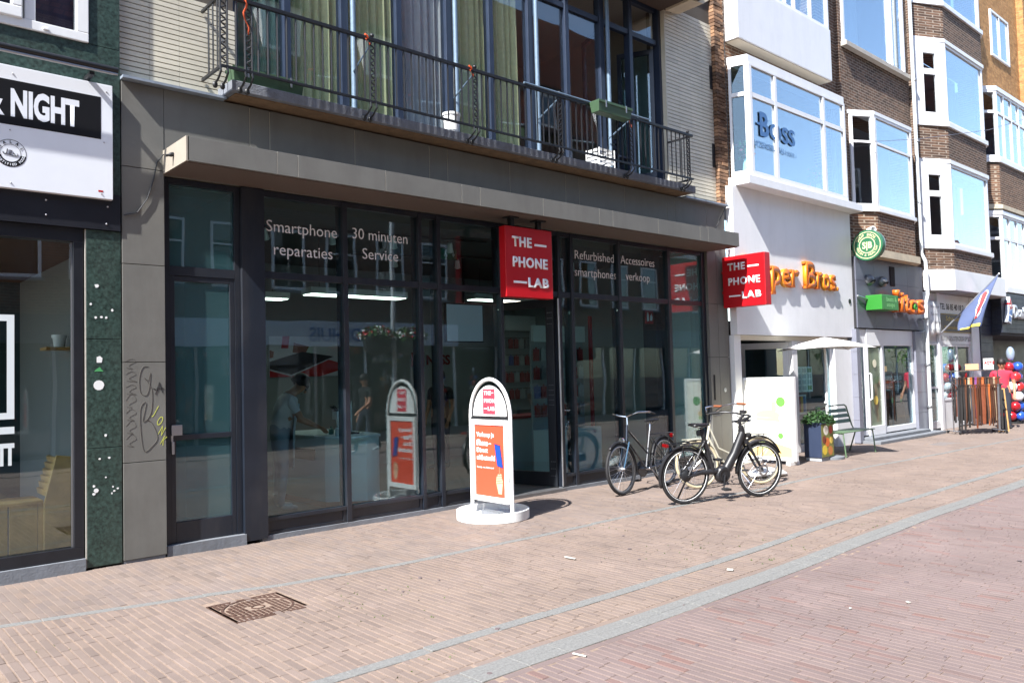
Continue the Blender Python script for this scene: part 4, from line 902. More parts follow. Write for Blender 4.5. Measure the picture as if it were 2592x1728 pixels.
vb = mat('blue vinyl', C(70, 112, 164), .6)
t = text('BOSS', 1, (0, 0, 0), m=vb); bpy.data.objects.remove(t)
fit_text('B', 12.93, 13.24, 5.83, 6.28, 7.585, vb, bay, bold=.03); fit_text('OSS', 13.26, 14.18, 5.83, 6.14, 7.585, vb, bay, bold=.03)
fit_text('UITZENDBUREAU', 12.72, 13.80, 5.62, 5.72, 7.585, vb, bay, bold=.005); fit_text('VOOR U', 13.84, 14.2, 5.62, 5.70, 7.585, vb, bay, bold=.0)
B(12.84, 7.583, 6.02, 12.95, 7.585, 6.07).build('logo_dash', vb, bay)
leaf_m = mat('houseplant leaf', C(70, 118, 84), .6, var=.3, scale=20); pink_m = mat('pink blossom', C(206, 110, 126), .7)
def vase(label, x, y, z):
    t = thing('vase', label, 'vase', (x, y, z)); MB().lathe([(.05, 0), (.07, .12), (.05, .28), (.04, .33), (.05, .35)], n=16).build('body', white_m, t, local=True, smooth=True)
    lv = MB(); pf = MB()
    for k in range(60):
        a = random.uniform(0, 6.28); h = random.uniform(.35, .75); r_ = random.uniform(.05, .22); c = Vector((r_*math.cos(a), r_*math.sin(a), h)); s_ = random.uniform(.03, .06)
        e1 = Vector((random.gauss(0, 1), random.gauss(0, 1), random.gauss(0, 1))).normalized()*s_; e2 = e1.cross(Vector((random.gauss(0, 1), random.gauss(0, 1), 1))).normalized()*s_*.5
        (pf if k % 4 == 0 else lv).quad(c-e1, c+e2, c+e1, c-e2)
    lv.build('leaves', leaf_m, t, local=True, kind='stuff'); pf.build('blossoms', pink_m, t, local=True, kind='stuff')
    st = MB(); st.path([(0, 0, .3), (.03, .02, .55)], .006, 5); st.build('stem', leaf_m, t, local=True)
vase('white vase of pink flowers in the left corner of the white bay window', 12.75, 7.78, 5.062)
vase('white vase with flowers near the right end of the white bay window', 15.75, 7.95, 5.062)
pn = B(12.26, 7.78, 2.24, 16.72, 7.92, 4.884).build('fascia_panel', white2_m, BB, bevel=.004)
sb = thing('shop_letters', 'raised orange letters of the soup shop name on the white fascia', 'sign', (14.6, 7.7, 3.1))
og = mat('orange letter face', C(206, 104, 30), .45); oy = mat('yellow orange letter side', C(212, 140, 24), .45)
def slab(st, xa, xb, za, zb):
    o = fit_text(st, xa, xb, za, zb, 7.70, og, sb, bold=.022); sd = o.modifiers.new('s', 'SOLIDIFY'); sd.thickness = .08; sd.offset = -1; sd.use_rim = True
    o.data.materials.append(oy); sd.material_offset_rim = 1; sd.material_offset = 1; o.data.transform(Matrix.Identity(4)); return o
CH = [('S', 12.42, 12.72, 3.16, 3.66), ('o', 12.75, 12.98, 3.16, 3.50), ('u', 13.0, 13.24, 3.16, 3.50), ('p', 13.36, 13.68, 3.0, 3.52), ('e', 13.72, 14.03, 3.15, 3.50), ('r', 14.07, 14.36, 3.16, 3.50), ('B', 14.62, 15.02, 3.17, 3.70), ('r', 15.06, 15.28, 3.18, 3.52), ('o', 15.30, 15.57, 3.17, 3.50), ('s', 15.60, 15.84, 3.17, 3.50), ('.', 15.87, 15.93, 3.18, 3.26)]
for a in CH:
    slab(*a)
    if a[0] in 'prB':                                  # little slab serifs of the face
        B(a[1]-.035, 7.703, a[3]-.001, a[1]+.11, 7.778, a[3]+.045).build('serif', og, sb); B(a[1]-.035, 7.703, a[4]-.05, a[1]+.03, 7.778, a[4]-.004).build('serif', og, sb)
MB().lathe([(.05, 0), (.05, .012)], (16.55, 7.779, 3.0), (0, -1, 0), 20).build('vent_grille', black_m, pn)
# shop below
cream = mat('cream painted timber', C(222, 216, 200), .6, var=.04)
sB = MB().box(12.24, 7.84, 0, 12.45, 8.05, 2.235).build('shopfront', white_m, BB, bevel=.004)
B(12.4502, 7.88, 2.15, 16.70, 8.0, 2.235).build('header', cream, sB); MB().box(14.26, 7.86, .0, 14.44, 8.0, 2.149).build('post', white_m, sB, bevel=.004)
MB().box(15.88, 7.82, .0, 16.70, 8.0, 2.149).build('pier', white_m, sB)
bars(sB, (14.442, 7.92, .0), X, Z, 1.436, 2.147, (.05, .05, .14, .05), (), (), m=white2_m, glassm=pane_m, name='shop_window')
odr = thing('shop_door', 'white framed glass door of the soup shop standing ajar', 'door', (14.24, 7.95, .03)); odr.rotation_euler = (0, 0, R(180-70))
MB().box(0, -.025, 0, .09, .025, 2.1).box(.81, -.025, 0, .9, .025, 2.1).box(.0902, -.024, 0, .8098, .024, .12).box(.0902, -.024, 1.98, .8098, .024, 2.1).build('leaf', white2_m, odr, local=True); B(.0905, -.005, .121, .8095, .005, 1.979).build('pane', pane_m, odr, local=True)
BI = thing('soup_shop_interior', 'dark brown and orange inside of the soup shop beyond its open door', 'room', (14, 9.5, 0))
B(12.4, 8.06, -.02, 16.7, 11, .02).build('floor', in_f, BI); B(12.4, 8.06, 2.4, 16.7, 11, 2.5).build('ceiling', mat('dark ceiling', C(50, 42, 38), .9), BI); B(12.4, 11, .02, 16.7, 11.1, 2.4).build('wall', mat('dark wood wall', C(84, 54, 38), .8, var=.2, scale=4), BI); B(16.6, 8.06, .021, 16.68, 11, 2.4).build('wall', mat('grey wall', C(120, 122, 120), .9), BI)
B(14.5, 10.9, 1.5, 16.0, 10.98, 2.0).build('orange_panel', mat('orange panel', C(190, 80, 40), .7), BI); B(14.2, 9.6, .021, 16.2, 10.1, 1.0).build('counter', mat('counter wood', C(150, 120, 90), .6), BI)
mn = thing('menu_sheet', 'white and green menu sheet stuck inside the soup shop window', 'poster', (14.75, 7.96, 1.2)); B(14.5, 7.945, 1.15, 15.15, 7.949, 1.65).build('sheet', mat('menu paper', C(220, 226, 220), .7), mn)
for i in range(3):
    for j in range(4): B(14.54+i*.21, 7.943, 1.19+j*.115, 14.69+i*.21, 7.9445, 1.27+j*.115).build('print', mat('menu green', C(96, 146, 66), .7) if (i == 2 and j in (0, 3)) else mat('menu grey', C(176, 184, 180), .7), mn)
lc = thing('leaflet_rack', 'clear leaflet holder with coloured flyers in the soup shop window', 'rack', (14.65, 7.96, .75)); B(14.5, 7.935, .72, 14.85, 7.95, 1.1).build('case', white_m, lc)
for i, c_ in enumerate((C(150, 40, 40), C(190, 160, 60), C(60, 110, 150))): B(14.53+i*.1, 7.925, .76, 14.61+i*.1, 7.9345, 1.07).build('flyer', mat('flyer %d' % i, c_, .6), lc)
# ------------------------------------------------------------------ dark building with round sign
CB = thing('brown_brick_building', 'dark brown brick building with white bay and dark grey shop fascia', 'building', (18.5, 8.2, 0))
holed(16.71, 20.32, 7.85, 8.25, 3.98, 13, [(17.1, 20.0, 5.06, 7.12), (16.92, 20.03, 8.72, 11.2)]).build('upper_wall', dkbr_m, CB)
bars(CB, (16.85, 7.84, 8.66), X, Z, 3.25, 2.6, (.09, .09, .08, .06), (2.35, 2.55), (), m=white2_m)
B(16.8, 7.72, 8.56, 20.25, 7.849, 8.655).build('sill', mat('grey stone sill', C(176, 170, 160), .8, var=.1), CB)
cwh = mat('white net curtain', C(214, 220, 226), .9)
curtain(16.95, 18.6, 8.3, 8.7, 11.1, cwh, 'white net curtain behind the upper window of the brown brick building'); curtain(12.55, 13.4, 8.4, 8.66, 10.6, cwh, 'white curtain behind the window over the white balcony box')
cpl = [(17.0, 7.85), (17.56, 7.55), (19.52, 7.55), (20.1, 7.85)]
ap = MB().prism(cpl, 4.14, 4.98).build('bay_apron', brown_m, CB)
MB().prism([(16.92, 7.848), (17.53, 7.50), (19.56, 7.50), (20.18, 7.848)], 4.9805, 5.06).build('bay_sill', white2_m, ap); 
cw = MB().prism([(16.95, 7.848), (17.54, 7.52), (19.54, 7.52), (20.15, 7.848)], 7.12, 7.2).build('bay_top', white2_m, ap)
bars(ap, (17.58, 7.56, 5.061), X, Z, 1.93, 2.055, (.06, .06, .07, .05), (), (1.45,), m=white2_m)
a1 = Vector((.56, -.30, 0)); l1 = a1.length; a1.normalize(); bars(ap, (17.005, 7.84, 5.061), tuple(a1), Z, l1-.01, 2.055, (.07, .1, .09, .05), (), (1.45,), m=white2_m, glassm=up_glass)
a2 = Vector((.58, .30, 0)); l2 = a2.length; a2.normalize(); bars(ap, (19.525, 7.562, 5.061), tuple(a2), Z, l2-.02, 2.055, (.07, .1, .09, .05), (), (1.45,), m=white2_m)
room(CB, 17.0, 20.1, 5.03, 7.2); room(CB, 16.85, 20.1, 8.6, 11.3)
MB().prism([(16.8, 7.9), (17.5, 7.48), (19.6, 7.48), (20.3, 7.9)], 3.98, 4.139).build('ledge', mat('pale ledge', C(196, 184, 160), .8, var=.12, grime=.3), ap)
dg = mat('dark grey fascia tile', C(92, 94, 106), .4, var=.08, scale=3)
fp = B(16.74, 7.74, 2.44, 20.25, 7.849, 3.97).build('fascia', mat('dark joint', C(40, 40, 44), .9), CB)
for z0, z1 in ((2.445, 2.95), (2.955, 3.46), (3.465, 3.965)):
    for i in range(4): B(16.745+i*.876, 7.71, z0, 16.745+(i+1)*.876-.005, 7.7395, z1).build('fascia_tile', dg, fp)
B(18.42, 7.695, 3.42, 18.66, 7.7095, 3.86).build('small_window', dark_m, fp)
for x in (17.3, 17.95): vh = MB().lathe([(.12, 0), (.12, .03), (.11, .07), (.07, .11), (.02, .125)], (x, 7.709, 3.48), (0, -1, .15), 20).build('vent_hood', mat('grey vent', C(120, 122, 126), .5, .5), fp, smooth=True); MB().lathe([(.085, 0), (.085, .01)], (x, 7.62, 3.43), (0, -.6, -.8), 18).build('opening', dark_m, vh)
MB().lathe([(.07, 0), (.07, .16), (.055, .16), (.055, .02)], (17.35, 7.66, 4.55), (-.5, -.8, .1), 16).build('flue', white_m, ap, smooth=True)
bt = thing('burrito_sign', 'green box sign with raised orange letters on dark grey fascia', 'sign', (18.4, 7.6, 2.8))
B(17.12, 7.35, 2.82, 17.95, 7.70, 3.14).build('box', mat('bright green', C(44, 124, 42), .4), bt, bevel=.01)
fit_text('beets &', 17.35, 17.85, 3.0, 3.1, 7.348, mat('pale green print', C(150, 220, 140), .5), bt, bold=0); fit_text('soups', 17.35, 17.75, 2.86, 2.95, 7.348, MATS['pale green print'], bt, bold=0)
MB().path([(16.72, 7.68, 3.12), (17.12, 7.66, 3.06)], .02, 8).build('conduit', alu_m, bt)
for ch, xa, xb, za, zb in (('r', 17.97, 18.2, 2.82, 3.13), ('r', 18.22, 18.44, 2.81, 3.11), ('i', 18.48, 18.66, 2.82, 3.26), ('t', 18.70, 18.95, 2.82, 3.22), ('o', 18.98, 19.38, 2.79, 3.12), ('s', 19.42, 19.8, 2.80, 3.14), ("'", 18.3, 18.44, 3.17, 3.31)):
    o = fit_text(ch, xa, xb, za, zb, 7.50, og, bt, bold=.02); sd = o.modifiers.new('s', 'SOLIDIFY'); sd.thickness = .12; sd.offset = -1
MB().lathe([(.07, 0), (.07, .03), (.04, .03), (.04, 0)], (19.18, 7.49, 2.95), (0, -1, 0), 18, cap=False).build('green_ring', mat('bright green', C(44, 124, 42), .4), bt)
rs = thing('round_sign', 'round green double sided sign reading SOUP BROS on the building corner', 'sign', (16.85, 7.5, 3.85))
gs = mat('soup green', C(38, 98, 66), .45); cs_ = mat('cream print', C(206, 198, 156), .5); cc = Vector((16.80, 7.47, 4.17))
MB().lathe([(.325, 0), (.325, .13)], cc, (1, 0, 0), 48).build('disc', gs, rs, smooth=True, bevel=.008); MB().lathe([(.328, .135), (.328, .15)], cc-Vector((.001, 0, 0)), (1, 0, 0), 48).build('rim', alu_m, rs)
for r0, r1 in ((.27, .285), (.155, .172)): MB().lathe([(r0, .001), (r0, -.003), (r1, -.003), (r1, .001)], cc, (1, 0, 0), 48, cap=False).build('ring', cs_, rs)
def ring_text(st, rad, a_mid, step, size, flip=False):
    nn = len(st)
    for i, ch in enumerate(st):
        a = R(a_mid+(i-(nn-1)/2)*(step if flip else -step)); e = (Vector((0, -1, 0))*math.cos(a)+Vector(Z)*math.sin(a))
        tng = (Vector((0, -1, 0))*math.sin(a)-Vector(Z)*math.cos(a))
        if flip: u_, v_, o_ = -tng, -e, cc+e*(rad+size*.35)
        else: u_, v_, o_ = tng, e, cc+e*(rad-size*.35)
        if ch != ' ': text(ch, size*1.3, o_-Vector((.002, 0, 0)), u_, v_, cs_, rs, ext=.002, bold=.02, align='CENTER')
ring_text('SOUP BROS.', .215, 90, 13.5, .058); ring_text('FRESH & HEALTHY', .215, -90, 11, .05, True)
text('S|B', .19, cc+Vector((-.002, .0, -.065)), (0, -1, 0), Z, cs_, rs, ext=.002, bold=.03, align='CENTER', sx=.85)
MB().path([tuple(cc+Vector((.06, .3, 0))), (16.86, 7.80, 4.17)], .03, 10).build('arm', black_m, rs); MB().lathe([(.06, 0), (.06, .05)], (16.86, 7.80, 4.17), (0, 1, 0), 14).build('flange', black_m, rs)
tile2 = mat('grey pier tile', C(120, 122, 134), .35, var=.06, scale=2)
sC = B(16.76, 7.76, .1, 16.78, 8.0, 2.43).build('shopfront', dark_m, CB)
for z in range(5): B(16.60, 7.69, .02+z*.48, 16.755, 8.0, .495+z*.48).build('pier_tile', tile2, sC); B(19.62, 7.69, .02+z*.48, 19.93, 8.0, .495+z*.48).build('pier_tile', tile2, sC); B(19.935, 7.69, .02+z*.48, 20.24, 8.0, .495+z*.48).build('pier_tile', tile2, sC)
wa = white2_m
bars(sC, (16.79, 7.78, .15), X, Z, .36, 2.27, (.03, .1, .1, .35), (), (), m=wa, glassm=pane_m, name='shop_window')
bars(sC, (17.151, 7.76, .13), X, Z, .78, 2.29, (.06, .06, .2, .36), (), (), m=wa, glassm=glass('door film glass light', (.7, .8, .7), .085, film=C(190, 206, 180), filmfac=.55), name='door')
bars(sC, (17.932, 7.78, .15), X, Z, 1.68, 2.27, (.1, .06, .12, .35), (), (), m=wa, glassm=pane_m, name='shop_window')
MB().path([(17.2, 7.72, .9), (17.2, 7.68, .92), (17.2, 7.68, 1.45), (17.2, 7.72, 1.47)], .018, 8).build('door_handle', white_m, sC, smooth=True)
for z, r_ in ((1.68, .09), (1.32, .08), (.88, .1)): MB().lathe([(r_, 0), (r_, .002)], (17.52+(.1 if z == 1.32 else 0), 7.742, z), (0, -1, 0), 20).build('door_sticker', mat('food sticker %d' % (r_*100), (C(220, 216, 190), C(224, 196, 90), C(90, 110, 80))[int(r_*100) % 3], .6), sC)
for k, x in enumerate((18.15, 18.62)):
    t = thing('window_poster', ('left' if k == 0 else 'right')+' dark poster reading RODE LION in the grey shop window', 'poster', (x, 7.79, .8)); B(x, 7.805, .72, x+.44, 7.81, 1.72).build('sheet', mat('poster brown black', C(54, 40, 40), .6), t); B(x, 7.802, 1.23, x+.44, 7.8045, 1.27).build('stripe', red_m, t)
    fit_text('RODE LION', x+.03, x+.41, 1.29, 1.39, 7.802, lett_m, t, bold=.03)
    for j in range(4): B(x+.05, 7.802, 1.17-j*.035, x+.05+random.uniform(.2, .36), 7.8045, 1.183-j*.035).build('print', lett_m, t)
    B(x+.3, 7.802, .78, x+.4, 7.8045, .9).build('mark', MATS['menu green'], t)
B(16.8, 9.0, 0, 20.2, 9.1, 2.6).build('inner_wall', mat('dim grey wall', C(90, 86, 82), .9), CB); B(16.8, 8.01, 2.45, 20.2, 9.1, 2.5).build('inner_ceiling', in_c, CB); B(16.8, 8.01, .02, 20.2, 9.1, .1).build('inner_floor', in_f, CB)
B(16.7, 7.32, -.01, 20.24, 7.75, .06).build('step', conc_m, CB, bevel=.01); B(16.8, 7.5, .061, 19.8, 7.76, .125).build('step', conc_m, CB, bevel=.01)
pp = thing('drainpipe', 'pale grey drainpipe running down beside the shoe repair shop', 'pipe', (20.32, 7.6, 0))
pm_ = mat('pale drainpipe', C(200, 206, 208), .5, var=.05)
MB().path([(20.12, 7.66, 13), (20.14, 7.66, 4.3), (20.2, 7.6, 4.1), (20.2, 7.58, 3.3), (20.16, 7.62, 3.1), (20.16, 7.63, .05)], .042, 12).build('pipe', pm_, pp, smooth=True)
for z in (.6, 1.6, 2.7, 5.5, 7, 8.5): MB().lathe([(.06, 0), (.06, .04)], (20.15, 7.64, z), n=14).build('clip', alu_m, pp)
# ------------------------------------------------------------------ shoe repair building
DB = thing('bay_building', 'brick building with stacked white angled bay windows over the shoe repair shop', 'building', (22.7, 8.2, 0))
holed(20.40, 25.0, 7.75, 8.2, 3.42, 14, [(20.6, 24.7, 4.57, 6.58), (20.6, 24.7, 7.62, 9.62), (20.6, 24.7, 10.67, 12.6)]).build('upper_wall', dkbr_m, DB)
dpl = [(20.42, 7.75), (21.3, 7.34), (24.0, 7.34), (24.88, 7.75)]
def off(pl, d): c0 = 22.65; return [(x+(d if x > c0 else -d)*1.0, y-(d if i in (1, 2) else 0)) for i, (x, y) in enumerate(pl)]
MB().prism([(20.40, 7.749), (21.1, 7.27), (24.8, 7.27), (25.3, 7.749)], 3.42, 3.93).build('fascia', white2_m, DB, bevel=.01)
MB().prism([(20.5, 7.749), (21.15, 7.31), (24.7, 7.31), (25.2, 7.749)], 3.40, 3.419).build('soffit', mat('grey soffit', C(150, 148, 146), .8), DB)
for k, (b0, w0, w1) in enumerate(((3.931, 4.45, 6.68), (6.681, 7.50, 9.72), (9.721, 10.55, 12.7))):
    wl_ = MB().prism(dpl, b0, w0-.001).build('bay_apron', dkbr_m, DB)
    MB().prism(off(dpl, .05), w0, w0+.12).build('bay_sill', white2_m, wl_, bevel=.006); MB().prism(off(dpl, .03), w1-.1, w1).build('bay_top', white2_m, wl_, bevel=.006)
    H = w1-w0-.222
    bars(wl_, (21.32, 7.37, w0+.121), X, Z, 2.66, H, (.09, .09, .06, .06), (), (), m=white2_m)
    a1 = Vector((.88, -.41, 0)); l1 = a1.length; a1.normalize(); bars(wl_, (20.44, 7.745, w0+.121), tuple(a1), Z, l1-.01, H, (.26, .32, .22, .3), (), (H*.62,), m=white2_m, bw=.14, glassm=up_glass)
    a2 = Vector((.88, .41, 0)); a2.normalize(); bars(wl_, (23.99, 7.372, w0+.121), tuple(a2), Z, l1-.01, H, (.2, .2, .2, .3), (), (H*.62,), m=white2_m, bw=.12)
    room(wl_, 20.55, 24.75, w0+.1, w1-.05)
    if k == 1: curtain(20.75, 21.15, 8.1, w0+.15, w1-.1, cwh, 'white curtain in the angled side of the upper white bay')
    if k == 0: curtain(20.75, 21.2, 8.1, w0+.15, w1-.1, cwh, 'white curtain in the angled side of the lower white bay'); curtain(23.4, 23.9, 8.1, w0+.15, w1-.1, cwh, 'white curtain at the far side of the lower white bay')
sD = B(20.42, 7.72, .0, 20.50, 7.9, 3.39).build('shopfront', white2_m, DB)
bars(sD, (20.51, 7.78, .05), X, Z, .62, 2.1, (.07, .06, .18, .05), (), (1.0,), m=white2_m, glassm=glass('shoe shop glass', (.7, .84, .82), .085, film=C(160, 196, 190), filmfac=.25), name='door')
B(21.131, 7.72, .0, 21.30, 7.9, 3.39).build('post', white2_m, sD); B(20.51, 7.78, 2.16, 21.13, 7.86, 3.39).build('panel', white2_m, sD); B(21.301, 7.76, 2.12, 23.99, 7.9, 3.39).build('signboard', white2_m, sD)
bars(sD, (21.301, 7.78, .7), X, Z, 1.1, 1.41, (.05, .05, .06, .05), (), (), m=white2_m, glassm=pane_m, name='shop_window'); B(21.301, 7.76, 0, 22.4, 7.9, .699).build('stall_riser', white_m, sD)
bars(sD, (22.41, 7.80, .03), X, Z, 1.0, 2.08, (.08, .1, .1, .05), (), (), m=white2_m, glassm=glass('dark door glass', (.2, .22, .24), .085), name='door'); B(23.42, 7.72, 0, 23.98, 7.9, 3.38).build('post', white2_m, sD)
bp_ = thing('dark_pier', 'dark blue timber pier between the shoe repair shop and the pizza shop', 'pier', (24.2, 7.8, 0)); nv = mat('dark navy cladding', C(34, 40, 56), .5, var=.1, scale=4)
for k in range(14): B(24.0, 7.70, .01+k*.24, 24.95, 7.9, .243+k*.24).build('board', nv, bp_)
bn = thing('banner', 'white cloth banner listing shoe repair services beside the drainpipe', 'banner', (20.8, 7.65, 2.3))
o = MB(); n_ = 12
vs = [(20.47+.62*i/n_, 7.70-.03*math.sin(i*.9+j*.7)*(j/6)-.02*j/6, 3.18-.85*j/6-.03*math.sin(i*.5)*(j == 6)) for j in range(7) for i in range(n_+1)]
o.add(vs, [(j*(n_+1)+i, j*(n_+1)+i+1, (j+1)*(n_+1)+i+1, (j+1)*(n_+1)+i) for j in range(6) for i in range(n_)]); ob = o.build('cloth', white_m, bn, smooth=True); ob.modifiers.new('s', 'SOLIDIFY').thickness = .004
ink = mat('grey ink', C(70, 70, 74), .7)
for i, st in enumerate(('Shoe repair', 'Tailoring', 'Dry cleaning', 'Key service')): fit_text(st, 20.53, 20.53+.05*len(st), 2.98-.19*i, 3.08-.19*i, 7.655, ink, bn, bold=0)
ss = thing('shoe_shop_sign', 'white board with telephone number and gold lettered dark panel over the shoe shop', 'sign', (22.4, 7.75, 2.1))
fit_text('TEL 06 85 40 18 2', 21.4, 23.0, 3.0, 3.16, 7.757, ink, ss, bold=.02); B(21.38, 7.74, 2.42, 23.5, 7.759, 2.9).build('dark_panel', mat('dark brown panel', C(74, 62, 52), .5), ss)
gd = mat('gold print', C(200, 170, 70), .5); fit_text('Schoenmakerij', 21.7, 23.2, 2.68, 2.84, 7.737, gd, ss, bold=.01); fit_text('Kleermakerij The Star', 21.6, 23.3, 2.48, 2.6, 7.737, gd, ss, bold=.01)
for z in (2.43, 2.88): B(21.39, 7.737, z, 23.49, 7.739, z+.012).build('gold_line', gd, ss)
fit_text('BUITEN GESLOTEN DEUR OP SLOT', 21.4, 23.5, 2.21, 2.33, 7.757, ink, ss, bold=0)
B(20.4, 9.0, 0, 24, 9.1, 3.4).build('inner_wall', mat('pale inner wall', C(150, 140, 136), .9), DB); B(21.35, 8.2, 1.1, 22.3, 8.25, 2.05).build('red_display', mat('pink red display', C(214, 80, 96), .6), DB); B(20.4, 7.9, 3.2, 24, 9.1, 3.3).build('inner_ceiling', in_c, DB)
# ------------------------------------------------------------------ tan brick building at the right edge
EB = thing('tan_brick_building', 'tan brick building with white bays and dark pizza shop at the right edge', 'building', (28, 8.4, 0))
holed(25.01, 36, 7.82, 8.3, 3.62, 15, [(25.3, 28.6, 3.76, 5.83), (25.3, 28.6, 7.49, 9.43), (26.45, 27.95, 10.8, 12.1)]).build('upper_wall', tan_m, EB); MB().box(29.0, 7.62, 3.3, 29.4, 7.819, 15).build('pilaster', tan_m, EB)
epl = [(25.2, 7.82), (25.62, 7.52), (28.3, 7.52), (28.7, 7.82)]
MB().prism(epl, 6.12, 7.30).build('bay_apron', brown_m, EB); MB().prism([(25.1, 7.819), (25.58, 7.46), (28.35, 7.46), (28.8, 7.819)], 6.0, 6.119).build('ledge', mat('pale ledge', C(196, 184, 160), .8), EB)
for (z0, z1) in ((3.62, 5.95), (7.35, 9.55)):
    bb = MB().prism([(25.14, 7.818), (25.59, 7.47), (28.33, 7.47), (28.76, 7.818)], z0, z0+.14).build('bay_sill', white2_m, EB); MB().prism([(25.14, 7.818), (25.59, 7.48), (28.33, 7.48), (28.76, 7.818)], z1-.12, z1).build('bay_top', white2_m, bb)
    bars(bb, (25.63, 7.54, z0+.141), X, Z, 2.66, z1-z0-.262, (.07, .07, .06, .06), (.62, 1.3, 1.98), ((z1-z0)*.6,), m=white2_m, bw=.08)
    a1 = Vector((.42, -.30, 0)); l1 = a1.length; a1.normalize(); bars(bb, (25.21, 7.815, z0+.141), tuple(a1), Z, l1-.01, z1-z0-.262, (.06, .08, .06, .06), (), ((z1-z0)*.6,), m=white2_m, bw=.08, glassm=up_glass)
    room(bb, 25.25, 28.65, z0+.1, z1-.05)
bars(EB, (26.4, 7.80, 10.75), X, Z, 1.6, 1.4, (.07, .07, .07, .07), (.75,), (), m=white2_m)
B(25.93, 7.805, 7.0, 26.05, 7.82, 7.4).build('lamp_box', mat('cream soffit', C(206, 196, 176), .8), EB)
for k in range(9): B(24.96, 7.45, 2.45+k*.125, 36, 7.80, 2.571+k*.125).build('fascia_board', nv, EB)
B(24.96, 7.50, 2.38, 36, 9.5, 2.449).build('porch_ceiling', mat('dark slatted ceiling', C(44, 46, 54), .7), EB); B(24.96, 9.4, 0, 36, 9.5, 2.38).build('porch_wall', nv, EB)
for x in (25.2, 26.6, 28.0): bars(EB, (x, 9.36, .05), X, Z, 1.3, 2.25, (.08, .08, .1, .1), (), (), m=mat('black window frame', C(26, 28, 34), .4), glassm=pane_m, name='glass_door')
dsg = thing('pizza_sign', 'backlit pizza shop sign with tilted red and blue tile on dark fascia', 'sign', (25.8, 7.4, 2.9))
def dom(nm, q, m, dy=0): MB().extr(q, (25.35, 7.44-dy, 3.05), X, Z, (0, -.10, 0)).build(nm, m, dsg, bevel=.004)
dom('tile_back', [(-.26, -.3), (.02, -.36), (.26, .1), (.02, .42)], mat('sign silver', C(170, 176, 186), .4)); dom('red_tile', [(0.0, .05), (.2, .1), (.04, .36), (-.08, .2)], red_m, .004); dom('blue_tile', [(-.22, -.26), (0, -.3), (.17, .05), (-.04, .02)], mat('sign blue', C(40, 90, 160), .4), .004)
MB().lathe([(.035, 0), (.035, .006)], (25.38, 7.334, 3.2), (0, -1, 0), 12).build('dot', lett_m, dsg); MB().lathe([(.03, 0), (.03, .006)], (25.27, 7.334, 2.93), (0, -1, 0), 12).build('dot', lett_m, dsg); MB().lathe([(.03, 0), (.03, .006)], (25.39, 7.334, 2.9), (0, -1, 0), 12).build('dot', lett_m, dsg)
o = fit_text("Domino's", 25.75, 27.6, 2.86, 3.26, 7.36, mat('sign silver', C(170, 176, 186), .4), dsg, bold=.04); sd = o.modifiers.new('s', 'SOLIDIFY'); sd.thickness = .08; sd.offset = -1
# ------------------------------------------------------------------ houses across the street (seen mirrored in the glass)
far_walk = B(-40, -4.6, -.05, 60, -1.21, -.004).build('pavement', far_m, kind='structure')
roof_m = brick_mat('red roof tiles', C(110, 56, 40), C(80, 44, 36), C(40, 26, 22), .24, .17, .02)
obr = brick_mat('red brown brick', C(112, 80, 66), C(88, 64, 56), C(120, 110, 100), .22, .064, .01)
winp = glass('far window glass', (.25, .3, .34), .12)
def far_house(x0, x1, h, ridge, label, wallm, shop_c, dorm=True):
    t = thing('terraced_house', label, 'building', ((x0+x1)/2, -5, 0), group='houses across the street')
    B(x0, -9, 3.3, x1, -4.6, h).build('wall', wallm, t)
    if ridge > h: MB().extr([(-4.4, h), (-6.8, ridge), (-9.2, h)], (x0, 0, 0), (0, 1, 0), (0, 0, 1), (x1-x0, 0, 0)).build('roof', roof_m, t)
    else: B(x0-.1, -9.1, h+.001, x1+.1, -4.4, h+.25).build('cornice', white_m, t)
    sf_ = B(x0, -4.75, 2.6, x1, -4.45, 3.29).build('shop_fascia', shop_c, t); B(x0, -9, 0, x1, -4.9, 3.25).build('shop_back', dark_m, t)
    n = max(2, int((x1-x0)/1.6)); wme = None
    for i in range(n):
        xa = x0+(x1-x0)*(i+.5)/n
        B(xa-.7, -4.7, .1, xa+.7, -4.62, 2.58).build('shop_window', winp, t); B(xa+.72, -4.72, 0, xa+.8, -4.58, 2.59).build('post', white_m if i % 2 else alu_m, t)
        z = 4.1
        while z+1.8 < h:
            w_ = bars(t, (xa+.5, -4.58, z), (-1, 0, 0), Z, 1.0, 1.75, (.07, .07, .08, .07), (), (1.15,), m=white_m, glassm=winp); B(xa-.42, -4.57+.0, z-.07, xa+.42+.14, -4.50, z-.001).build('sill', conc_m, w_)
            B(xa-.42, -4.595, z+.09, xa+.42, -4.592, z+1.0).build('blind', mat('pale blind', C(150, 160, 170), .9), w_); z += 2.9
        if dorm and ridge > h and i % 2 == 0:
            d_ = MB().box(xa-.6, -6.4, h+.3, xa+.6, -4.55, h+1.7).build('dormer', white_m, t); B(xa-.45, -4.549, h+.45, xa+.45, -4.53, h+1.5).build('pane', winp, d_); B(xa-.75, -6.2, h+1.701, xa+.75, -4.35, h+1.85).build('dormer_roof', dark_m, d_)
blue_f = mat('white blue fascia', C(190, 200, 214), .6)
far_house(-10, 6, 10.2, 15.4, 'brown brick house with tiled roof behind the camera, mirrored faintly at the left', obr, mat('dull fascia', C(60, 60, 66), .6))
far_house(6.02, 16, 10.6, 16.0, 'brick house with white shop fascia mirrored in the left shop windows', obr, blue_f)
far_house(16.02, 27, 10.4, 16.2, 'red roofed house with dormers mirrored in the balcony windows', obr, mat('dull fascia', C(60, 60, 66), .6))
far_house(27.02, 42, 6.4, 6.4, 'low flat roofed house mirrored in the right shop windows', brown_m, mat('grey fascia', C(120, 120, 124), .6))
